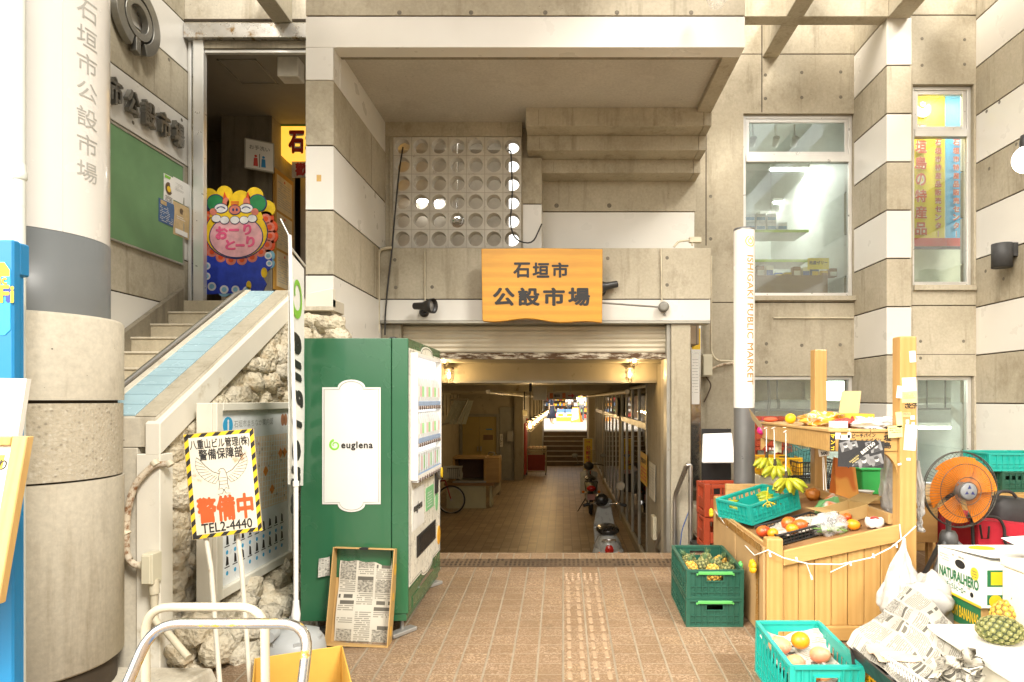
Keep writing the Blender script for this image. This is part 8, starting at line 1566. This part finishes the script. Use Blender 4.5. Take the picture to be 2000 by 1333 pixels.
# fan
fc = Q(1877, 957, 4.6); FA = thing('pedestal_fan', 'large orange bladed floor fan on a grey tripod', 'fan', (fc.x, fc.y+.05, zf(4.6))); f = fr(fc+Vector((0,-.0,0)), (1,.06,0)); GW_ = mat('fan_wire', (.10,.10,.085), .4, .5); rF = .272; mb = MB()
for r, z in ((rF, 0), (rF*.995, -.02), (rF*.70, .055), (rF*.36, .072), (.065, .078)): mb.tube([f @ Vector((r*math.cos(R(a)), r*math.sin(R(a)), z)) for a in range(0, 360, 6)], .0026 if r < rF*.9 else .0045, 5, 0, True)
for k in range(72): a = R(5*k); mb.tube([f @ Vector((r*math.cos(a), r*math.sin(a), z)) for r, z in ((.06,.078),(rF*.36,.073),(rF*.7,.055),(rF*.93,.025),(rF,0))], .0011, 4, 0)
for k in range(48): a = R(7.5*k); mb.tube([f @ Vector((r*math.cos(a), r*math.sin(a), z)) for r, z in ((rF,-.02),(rF*.8,-.09),(.08,-.11))], .0013, 4, 0)
mb.build('guard', GW_, FA)
mb = MB()
for k in range(5):
    def bl2(u, v, k=k): r = .045+(.24-.045)*v; a = R(72*k+20)+(u-.5)*(1.12+.12*v)+.25*v; return f @ Vector((r*math.cos(a), r*math.sin(a), .012-.05*(u-.5)))
    mb.sheet(bl2, 10, 8, 0, .003)
mb.build('blade', mat('fan_orange', (.68,.20,.012), .3, 0, .05), FA)
mb = MB(); mb.lathe([(.0,-.02),(.058,-.02),(.060,.082),(.056,.088),(0,.089)], 28, f); mb.build('hub_cap', mat('fan_grey', (.24,.25,.26), .4), FA); mb = MB()
for a, r in ((90,.03), (210,.025), (330,.03)): mb.prism([(r*math.cos(R(a))+.016*math.cos(R(a+q)), r*math.sin(R(a))+.016*math.sin(R(a+q))) for q in (0,130,230)], f, .089, .0905)
mb.build('hub_print', mat('fan_navy', (.02,.03,.14), .5), FA)
MG = mat('fan_metal', (.15,.155,.155), .45, .3); mb = MB(); mb.lathe([(.07,-.20),(.085,-.17),(.085,-.11),(.05,-.02)], 20, f); mb.build('motor', MG, FA)
base = Vector((fc.x-.03, fc.y+.10, 0)); gf_ = zf(4.7); zt = Z_(1040, 4.65); mb = MB(); mb.tube([base+Vector((0,0,fc.z-.08)), base+Vector((0,0,gf_+.25))], .019, 12); mb.lathe([(.045,0),(.06,-.03),(.065,-.08),(.045,-.10)], 16, TR(base+Vector((0,0,zt)))); mb.build('pole', MG, FA)
for a in (215, 325, 95): d = Vector((math.cos(R(a)), math.sin(R(a)), 0)); q = base+Vector((0,0,zt-.06)); MB().tube([q+d*.03, q+d*.09+Vector((0,0,-.05)), base+d*.36+Vector((0,0,zf(4.7)+.02))], .017, 8).build('leg', MG, FA)
mb = MB(); mb.tube([base+Vector((-.02,-.02,zt-.06)), base+Vector((-.05,-.05,.55)), base+Vector((-.22,-.1,.26)), base+Vector((-.4,-.1,.255))], .006, 6); mb.build('cord', BLACK, FA)
# slatted counter, crates, wagon, bag
cn = thing('slatted_counter', 'long brown counter with slatted front behind the fan', 'counter', (3.2, 6.2, .3)); OAK = m_wood('oak_counter', (.36,.20,.06), (.48,.29,.10), 0, .8); mb = MB(); mb.box(2.45, 4.6, 5.95, 6.7, .835, .872); mb.build('top', OAK, cn, .005)
for i, (za, zb) in enumerate(((.70,.832), (.57,.63), (.44,.52), (.325,.40))): MB().box(2.47, 4.58, 5.99+.02*i, 6.02+.02*i, za, zb).build('slat', OAK, cn, .004)
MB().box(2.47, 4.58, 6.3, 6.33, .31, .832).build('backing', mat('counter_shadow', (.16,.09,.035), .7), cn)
for x in (2.5, 3.5, 4.5): MB().box(x-.03, x+.03, 6.09, 6.2, .30, .832).build('leg', OAK, cn)
sd2 = thing('side_table', 'small brown side table behind the stall shelf', 'table', (2.6, 5.5, .3)); MB().box(2.30, 3.05, 5.15, 5.8, .915, .945).build('top', OAK, sd2, .004); MB().box(2.32, 3.03, 5.18, 5.21, .60, .913).build('apron', OAK, sd2)
for x in (2.34, 3.0): MB().box(x-.02, x+.02, 5.23, 5.27, .29, .913).build('leg', OAK, sd2)
gt = thing('green_tub', 'bright green plastic tub on the side table', 'tub', (2.62, 5.6, .946)); mb = MB(); a, b = X_(1676,5.5), X_(1727,5.5); mb.hexa([(a+.02,5.45,.946),(b-.02,5.45,.946),(b-.02,5.75,.946),(a+.02,5.75,.946)], [(a,5.43,1.15),(b,5.43,1.15),(b,5.77,1.15),(a,5.77,1.15)]); mb.box(a-.012, b+.012, 5.418, 5.782, 1.151, 1.175); mb.build('body', mat('tub_green', (.04,.42,.10), .4), gt, .008)
bw = thing('white_bowl', 'white plastic bowl before the green tub', 'bowl', (X_(1690,5.3), 5.3, .946)); MB().lathe([(.035,0),(.04,.004),(.062,.05),(.072,.056),(.060,.05),(.034,.01),(0,.008)], 24, TR(X_(1690,5.3), 5.3, .946)).build('body', WHP, bw)
crate('turquoise_crate', 'empty turquoise crate on top of the dark crate on the counter', 'crate', .60, .40, .17, TURQ, (X_(1965,6.3), 6.3, .872+.20), 0, None, (0,0), None, True, 0); crate('dark_green_crate', 'dark green crate on the counter under the turquoise one', 'crate', .60, .40, .195, DGRN, (X_(1990,6.3), 6.3, .873), 0)
rw = thing('folding_wagon', 'red fabric folding wagon with a black frame by the fan', 'wagon', (X_(1955,4.9), 4.9, zf(4.9))); y0, y1 = 4.75, 5.3; a, b = X_(1905,4.75), X_(2060,4.75); zt = Z_(1015,4.75); mb = MB()
mb.hexa([(a+.04,y0,.40),(b,y0,.40),(b,y1,.40),(a+.04,y1,.40)], [(a,y0-.02,zt),(b,y0-.02,zt-.06),(b,y1,zt-.06),(a,y1,zt)]); mb.build('fabric', mat('wagon_red', (.42,.01,.025), .75, 0, .12, 6, .3, 40), rw); mb = MB(); mb.tube(fillet([Q(1893,1008,4.72), Q(1950,1010,4.70), Q(1962,1030,4.70), Q(1962,1065,4.70), Q(2010,1062,4.70)], .04), .011, 8); mb.tube([Q(1898,1005,4.75), Q(1902,1085,4.75)], .012, 8); mb.tube([Q(1962,1048,4.70), Q(2010,1060,4.70)], .010, 6); mb.tube([Q(1893,1008,4.72), Q(1893,1002,5.2)], .011, 8); mb.tube([Q(1902,1085,4.75), Q(1902,1120,4.75)], .012, 8); mb.build('frame', BLACK, rw)
MB().tube([Q(1914,1025,4.70), Q(1918,1052,4.69), Q(1930,1052,4.69), Q(1932,1028,4.70)], .008, 6).build('strap', BLACK, rw)
for x in (a+.06, b-.3): MB().lathe([(.06,-.02),(.075,-.01),(.075,.01),(.06,.02)], 18, TR(x, 4.75, zf(4.75)+.075) @ RX(90)).build('wheel', RUB, rw)
bg_ = thing('black_backpack', 'black backpack lying in the red wagon', 'bag', Q(1960, 1030, 5.0)); NYL = mat('black_nylon', (.022,.021,.021), .6, 0, .2, 6, .4, 30)
MB().ell(Q(1975, 1008, 5.0), (.20,.14,.15), 24, 14, RY(8), 0, lambda d, q: Vector((abs(d.x)**.6*(1 if d.x>0 else -1)*.20, abs(d.y)**.7*(1 if d.y>0 else -1)*.14, abs(d.z)**.6*(1 if d.z>0 else -1)*.15))*(1+.06*noise.noise(d*3))).build('body', NYL, bg_); MB().tube(fillet([Q(1945,972,4.9), Q(1952,960,4.9), Q(1975,960,4.9), Q(1985,972,4.9)], .04), .012, 8).build('handle', NYL, bg_)
# sign pole
sp = thing('sign_pole', 'white and grey round sign pole with gold vertical lettering', 'sign pole', (X_(1453,5.75), 5.75, zf(5.75))); x, y, r = X_(1453.5,5.75), 5.75, .0925; T = TR(x, y, 0); zs = Z_(797,5.75)
mb = MB(); mb.lathe([(r, zf(y)), (r, zs)], 40, T); mb.lathe([(r+.0008, Z_(885,5.75)), (r+.0008, Z_(884,5.75))], 40, T); mb.build('lower_pole', mat('dull_grey_pole', (.16,.16,.155), .35, .35, .15, 3, 0, 60, .5, .7, (.35,.33,.30)), sp)
MB().lathe([(r, zs+.001), (r, Z_(452,5.75))], 48, T).build('white_sleeve', mat('white_sleeve'), sp); MB().lathe([(r+.002, Z_(452,5.75)), (r+.002, Z_(448,5.75)), (0, Z_(447,5.75))], 40, T).build('cap', mat('dull_grey_pole'), sp)
GOLD = mat('gold_lettering', (.36,.21,.06), .45); GOLD2 = mat('gold_emblem', (.70,.40,.04), .45); A0 = R(-90+20); mb = MB()
def wrapp(yy0): 
    def w_(u, v, z): a = A0+v/r; return Vector((x+(r+.0005+z)*math.cos(a), y+(r+.0005+z)*math.sin(a), yy0-u))
    return w_
zc0, zc1 = Z_(503,5.75), Z_(752,5.75); mb.text('ISHIGAKI PUBLIC MARKET', None, w=zc0-zc1, h=.066, wrap=wrapp((zc0+zc1)/2), bold=.018, d=.0006, spacing=1.05); mb.build('lettering', GOLD, sp)
mb = MB(); zc = Z_(476,5.75)
def pq(rad, an): a = A0+rad*math.cos(an)/r; return Vector((x+(r+.0012)*math.cos(a), y+(r+.0012)*math.sin(a), zc+rad*math.sin(an)))
for r0, r1, a0, a1 in ((.040,.050,110,430), (.016,.025,0,360)):
    for k in range(36): p = [pq(q, R(a0+(a1-a0)*(k+j)/36)) for q, j in ((r0,0),(r1,0),(r1,1),(r0,1))]; mb.add(p, [(0,1,2,3)])
mb.add([pq(.022, R(80)), pq(.045, R(86)), pq(.045, R(94)), pq(.022, R(100))], [(0,1,2,3)]); mb.build('emblem', GOLD2, sp)
# bottle crates and baskets behind the pole
def bottle_crate(label, loc, rz=0, m=None):
    t = thing('bottle_crate', label, 'crate', loc, rz, None); w_, d_, h_ = .44, .33, .31; b = MB()
    for sx in (-1, 1):
        for sy in (-1, 1): b.box(sx*(w_/2-.03)-.03, sx*(w_/2-.03)+.03, sy*(d_/2-.03)-.03, sy*(d_/2-.03)+.03, 0, h_)
    for s in (-1, 1):
        for (z0, z1) in ((0,.05), (.07,.17), (.27,h_-.001)): b.box(-w_/2+.06, w_/2-.06, s*(d_/2-.012)-.008, s*(d_/2-.012)+.008, z0, z1); b.box(s*(w_/2-.012)-.008, s*(w_/2-.012)+.008, -d_/2+.06, d_/2-.06, z0, z1)
        for x in (-.06, .06): b.box(x-.012, x+.012, s*(d_/2-.012)-.007, s*(d_/2-.012)+.007, .17, .27)
    b.box(-w_/2+.03, w_/2-.03, -d_/2+.03, d_/2-.03, .01, .02); b.build('body', m or REDP, t, .005, local=True)
    b = MB(); b.text('泡盛', fr((-.02, -d_/2+.0035, .12)), h=.06, bold=.05, d=.001); b.text('酒 造', fr((0, -d_/2+.0035, .29)), h=.025, bold=.04, d=.001); b.build('lettering', PAPER, t, local=True); return t
cx_ = X_(1412,6.2); bottle_crate('red bottle crate, the lower one left of the sign pole', (cx_, 6.2, .33)); bottle_crate('red bottle crate, the upper one left of the sign pole', (cx_, 6.2, .905-.27+.01), 2)
MB_ = MB().box(cx_-.26, cx_+.2, 6.05, 6.5, .2, .328); tag(MB_.build('plinth_block', BLKP), 'black base block under the red bottle crates', 'block')
tag(MB().hexa([Q(1372,905,6.5), Q(1437,905,6.5), Q(1430,846,6.62), Q(1374,848,6.62)], [p+Vector((0,.05,0)) for p in (Q(1372,905,6.5), Q(1437,905,6.5), Q(1430,846,6.62), Q(1374,848,6.62))]).build('foam_board', mat('foam_white', (.78,.78,.76), .6), None, .01), 'white foam board leaning behind the red bottle crates', 'board')
tag(MB().box(X_(1371,6.8), X_(1428,6.8), 6.8, 6.83, .4, Z_(838,6.8)).build('black_board', BLACK), 'black board behind the white foam board', 'board')
cx_ = X_(1497,6.9); bottle_crate('red bottle crate, the upper one right of the sign pole', (cx_, 6.9, Z_(870,6.9)), 0); bottle_crate('red bottle crate, the lower one right of the sign pole', (cx_, 6.9, Z_(870,6.9)-.315), 0); tag(MB().box(cx_-.2, cx_+.2, 6.75, 7.05, .3, Z_(870,6.9)-.316).build('plinth_block', BLKP), 'black base block under the red crates behind the pole', 'block')
crate('yellow_crate', 'yellow crate behind the hanging bananas', 'crate', .40, .35, .17, YELP, (X_(1515,6.3), 6.3, Z_(925,6.3)), 0, None, (0,0), None, False, 0); tag(MB().box(X_(1473,6.3), X_(1533,6.3), 6.15, 6.5, .32, Z_(925.5,6.3)).build('cream_box', mat('cream_box', (.68,.64,.46), .5), None, .01), 'cream box under the yellow crate behind the stall', 'box')
basket('black_basket', 'black basket at the top of the stack behind the stall', 'basket', .42, .34, .16, BLKP, (X_(1578,6.2), 6.2, Z_(930,6.2)), 10, (4,0)); basket('black_basket', 'black basket in the middle of the stack behind the stall', 'basket', .50, .36, .12, BLKP, (X_(1580,6.2), 6.2, Z_(952,6.2)), 0, (-3,0)); basket('teal_basket', 'faded teal basket tipped on the black baskets behind the stall', 'basket', .30, .30, .17, DTUR, (X_(1570,6.3), 6.3, Z_(893,6.3)), 20, (20, -12), .03, None, .035)
tag(MB().box(X_(1545,6.2), X_(1620,6.2), 6.05, 6.5, .32, Z_(953,6.2)).build('basket_table', BLKP), 'black stand under the black baskets', 'stand')
# lamps
wl_ = thing('wall_lamp', 'grey cylinder wall lamp on the right side wall', 'lamp', (XS-.1, 6.85, 3.4)); c = Q(1957, 499, 6.75); MB().lathe([(.07,-.13),(.098,-.13),(.098,.12),(.07,.125),(0,.126)], 28, TR(c)).build('shade', mat('weathered_grey', (.055,.055,.055), .6, .2, .25, 9, 0, 60, .4, .66, (.25,.24,.22)), wl_); MB().tube([c, Vector((XS-.02, 6.75, c.z+.05))], .02, 8).box(XS-.05, XS, 6.68, 6.80, c.z-.02, c.z+.12).build('bracket', mat('weathered_grey'), wl_)
def bulb(label, c, r, lit, top):
    t = thing('hanging_bulb', label, 'light bulb', c); b = MB(); b.ell(c, (r,r,r*1.1), 22, 16); b.build('bulb', emit('lit_bulb', (1,.93,.78), 6) if lit else film('clear_bulb', (.9,.88,.82), .25, .08), t); MB().lathe([(r*.45, 0), (r*.5, r*.5), (r*.4, r*1.1), (.01, r*1.2)], 16, TR(Vector(c)+Vector((0,0,r*.9)))).tube([Vector(c)+Vector((0,0,r*1.8)), top], .006, 6).build('socket', BLACK, t); return t
bulb('unlit clear bulb hanging before the canopy at the top of the photo', Q(1400, -6, 5.2), .085, False, (X_(1400,5.2), 5.2, 7.0)); bulb('lit bulb hanging at the right edge near the side wall', Q(2004, 312, 4.4), .083, True, (X_(2004,4.4), 4.4, 6.5))
# rooms behind the windows: goods, lamps, banners
for i, (px, py, y, L, e, lb) in enumerate(((1600, 330, 10.2, 1.6, 35, 'fluorescent lamp near the shop ceiling behind the large upper window'), (1590, 395, 11.4, 1.5, 0, 'fluorescent lamp farther back behind the large upper window'), (1530, 420, 11.8, .9, 0, 'small fluorescent lamp at the left behind the large upper window'))):
    x, z = X_(px, y), min(Z_(py, y), 5.9); tube_lamp(lb, (x, y, z), L, 0, 12, e*1.5, (1,1,.95))
tube_lamp('fluorescent lamp behind the lower rear window', (X_(1590,9.4), 9.4, 2.15), 1.4, 0, 9, 40, (.95,1,.95)); tube_lamp('fluorescent lamp behind the lower side window', (X_(1850,9.6), 9.6, Z_(833,9.6)), 1.3, 0, 9, 34, (.95,1,.95)); tube_lamp('added lamp before the banners of the upper side window, brightening them', (4.5, 7.72, 5.55), .8, 0, 6, 11, (1,1,.95))  # the last lamp is added in front of the banners to brighten them
sh = thing('shop_shelf', 'white shop shelf with lime green edge behind the large upper window', 'shelf', (2.6, 9.6, 3.0)); y = 9.6; mb = MB(); zsh = Z_(450,y)
for z in (zsh, Z_(508,y)): mb.box(1.6, 3.68, y, y+.6, z-.02, z, 0); mb.box(1.6, 3.68, y-.01, y-.001, z-.035, z+.005, 1)
mb.build('board', [WHP, mat('lime_edge', (.50,.72,.12), .4)], sh)
for k in range(7): 
    r_, c_ = divmod(k, 4); tag(MB().box(X_(1458+21*c_,y), X_(1458+21*c_,y)+.145, y+.05, y+.3, zsh+.001+.135*r_, zsh+.13+.135*r_).box(X_(1458+21*c_,y)+.01, X_(1458+21*c_,y)+.135, y+.048, y+.05, zsh+.03+.135*r_, zsh+.075+.135*r_, 1).build('tissue_pack', [mat('pack_white', (.68,.72,.75), .3), mat('pack_sky', (.20,.38,.58), .3)], None, .008), 'blue and white wrapped pack stacked on the lime edged shelf', 'pack', 'wrapped packs on the window shelf')
ctr = thing('shop_counter', 'brown display counter behind the large upper window', 'counter', (2.9, 9.0, 2.75)); y = 8.9; MB().box(X_(1478,y), 3.68, y, y+.8, 2.78, Z_(538,y)).build('body', m_wood('counter_brown', (.22,.12,.05), (.30,.18,.08), 0, .5, False), ctr); rr = random.Random(2)
for k in range(9): px = 1490+18*k; h = rr.uniform(.05,.16); tag(MB().box(X_(px,y)-.05, X_(px,y)+.05, y+.1, y+.22, Z_(538,y)+.001, Z_(538,y)+h).box(X_(px,y)-.045, X_(px,y)+.045, y+.098, y+.1, Z_(538,y)+.01, Z_(538,y)+h*.6, 1).build('souvenir_box', [mat('box_tone%d' % (k % 4), ((.30,.16,.06), (.72,.70,.6), (.05,.12,.4), (.6,.42,.05))[k % 4], .5), mat('box_tone%d' % ((k+1) % 4), ((.30,.16,.06), (.72,.70,.6), (.05,.12,.4), (.6,.42,.05))[(k+1) % 4], .5)], None, .004), 'small souvenir box on the brown counter behind the window', 'box', 'souvenir boxes on the window counter')
js = MB(); f = fr((0, y+.05, 0)); js.prism(rect(X_(1580,y), X_(1622,y), Z_(525,y), Z_(503,y)), f, -.004, 0, 0); js.text('泡盛ゼリー', f, w=.26, bold=.04, mi=1, cx=X_(1601,y), cy=Z_(512,y), d=.002); tag(js.build('jelly_sign', [mat('sign_bright_yellow', (.78,.62,.04), .5), INK]), 'yellow handwritten sign standing on the brown window counter', 'sign')
for i, px in enumerate((1470, 1515, 1552)): t = thing('track_spotlight', ('white track spotlight at the left of the upper window', 'white track spotlight in the middle of the upper window', 'white track spotlight at the right of the upper window')[i], 'spotlight', Q(px, 270, 9.5)); c = Q(px, 276, 9.5); c.z = min(c.z, 5.7); MB().lathe([(.03,-.09),(.045,-.08),(.05,.06),(.04,.06),(.0,.03)], 14, TR(c) @ RX(50)).tube([c, c+Vector((0,0,.25))], .012, 6).build('head', WHP, t)
def banner(label, x0, x1, col, y, mirror=False):
    t = thing('window_banner', label, 'banner', ((x0+x1)/2, y, 3)); f = fr((0, y, 0)); b = MB(); za, zb = Z_(482,y), Z_(176,y); w_ = x1-x0
    def bq(u, v): return (x0+w_*u, y+.012*math.sin(u*7), za+(zb-za)*v)
    b.sheet(bq, 10, 12, 0, .002); f = fr((0, y-.016, 0)); b.prism(rect(x0, x1, za, Z_(466,y)), f, 0, .002, 1); b.prism(rect(x0, x1, za-.04, za-.002), f, 0, .002, 4)
    big, small = ((x0+w_*.30), (x0+w_*.78)) if not mirror else ((x0+w_*.80), (x0+w_*.28))
    for i, ch in enumerate('石垣島の特産品'):
        zc = Z_(256+32*i,y); s = 29*y/F
        for b_, m_, d_ in ((.10, 3, .003), (.03, 2, .005)): b.text(ch, f, w=s*(.8 if ch != 'の' else .7), h=s*.88, bold=b_, mi=m_, cx=big, cy=zc, d=d_)
    for i, ch in enumerate('石垣市特産品販売センター'):
        zc = Z_(280+16.2*i,y); s = 15*y/F
        for b_, m_, d_ in ((.12, 3, .003), (.03, 2, .005)): b.text(ch if ch != 'ー' else '｜', f, h=s*.85, bold=b_, mi=m_, cx=small, cy=zc, d=d_)
    cx_ = big+w_*.05; cz = Z_(215,y); ring(b, f, cx_, cz, .0, .10, .003, .004, 3, 150, 400); ring(b, f, cx_, cz, .0, .085, .004, .006, 5, 150, 400); b.prism(disc(cx_, cz+.06, .03), f, .006, .008, 3); b.prism(disc(cx_, cz+.06, .022), f, .008, .009, 2)
    b.build('cloth', [col, RED, mat('banner_red', (.55,.09,.04), .6), PAPER, mat('banner_navy', (.05,.05,.07), .6), mat('banner_blue', (.15,.36,.60), .6)], t)
YBN = 7.95; banner('yellow banner with red characters in the upper side window', X_(1776,YBN), X_(1846,YBN), mat('banner_yellow', (.80,.62,.01), .6, 0, .03), YBN); banner('blue banner with red characters in the upper side window', X_(1846.5,YBN), X_(1915,YBN), mat('banner_cyan', (.10,.40,.66), .6, 0, .03), YBN, True)
fp_ = thing('water_pipe', 'thick white pipe with brackets crossing behind the lower rear window', 'pipe', (2.8, 8.9, 1.7)); y = 8.9; mb = MB(); mb.tube(fillet([Q(1440,815,y), Q(1478,795,y), Q(1500,790,y), Q(1690,791,y)], .1), .065, 14); mb.build('pipe', mat('pipe_white', (.62,.62,.58), .5), fp_); mb = MB(); mb.tube([Q(1440,801,8.8), Q(1700,801,8.8)], .018, 8)
for px in (1518, 1598): mb.tube([Q(px,735,y), Q(px,800,y)], .014, 8); mb.lathe([(.075,-.02),(.075,.02)], 12, TR(Q(px,790,y)) @ RY(90))
mb.tube([Q(1500,740,y-.1), Q(1503,780,y-.1), Q(1500,812,y-.1)], .022, 8); mb.build('bracket', mat('pipe_grey', (.22,.22,.21), .5), fp_)
fp2 = thing('water_pipe', 'grey pipe with hangers crossing behind the lower side window', 'pipe', (4.4, 8.7, 1.6)); mb = MB(); mb.tube([Q(1780,784,8.6), Q(1920,782,8.6)], .045, 12); mb.build('pipe', mat('pipe_white'), fp2); mb = MB(); mb.tube([Q(1780,800,8.5), Q(1920,799,8.5)], .014, 8)
for px in (1810, 1846, 1880): mb.tube([Q(px,738,8.55), Q(px,800,8.55)], .012, 6)
mb.build('bracket', mat('pipe_grey'), fp2)
fs2 = MB(); y = 9.6; f = fr((0, y, 0)); fs2.prism(rect(X_(1455,y), X_(1660,y), Z_(800,y), Z_(745,y)), f, -.02, 0, 0); fs2.text('鮮魚コーナー', f, w=.62, bold=.02, mi=1, cx=X_(1492,y), cy=Z_(772,y), d=.002); fs2.prism(rect(X_(1547,y), X_(1573,y), Z_(780,y), Z_(757,y)), f, 0, .003, 2); ring(fs2, f, X_(1560,y), Z_(768,y), .04, .055, .003, .005, 3, 20, 330); tag(fs2.build('fish_counter_sign', [mat('pale_signboard', (.66,.72,.68), .5), GREYINK, ORG, PAPER]), 'pale fish counter signboard with an orange patch behind the lower rear window', 'sign')
def counter2(label, x0, x1, y, seed):
    t = thing('fish_counter', label, 'counter', ((x0+x1)/2, y, .3)); MB().box(x0, x1, y, y+.6, .3, 1.1).build('body', mat('counter_steel', (.45,.46,.44), .4, .3), t); rr = random.Random(seed); b = MB()
    for k in range(14): x = x0+.05+(x1-x0-.2)*k/13; b.box(x, x+.12, y+.05, y+.4, 1.101, 1.13+rr.uniform(0,.15), rr.randrange(4))
    b.build('goods', [mat('pack_pink', (.62,.30,.36), .4), PAPER, mat('pack_blue'), mat('box_tone0')], t)
counter2('steel fish counter with packed goods behind the lower rear window', 1.9, 3.6, 9.9, 4); counter2('steel counter with packed goods behind the lower side window', 3.9, 5.6, 10.4, 7)
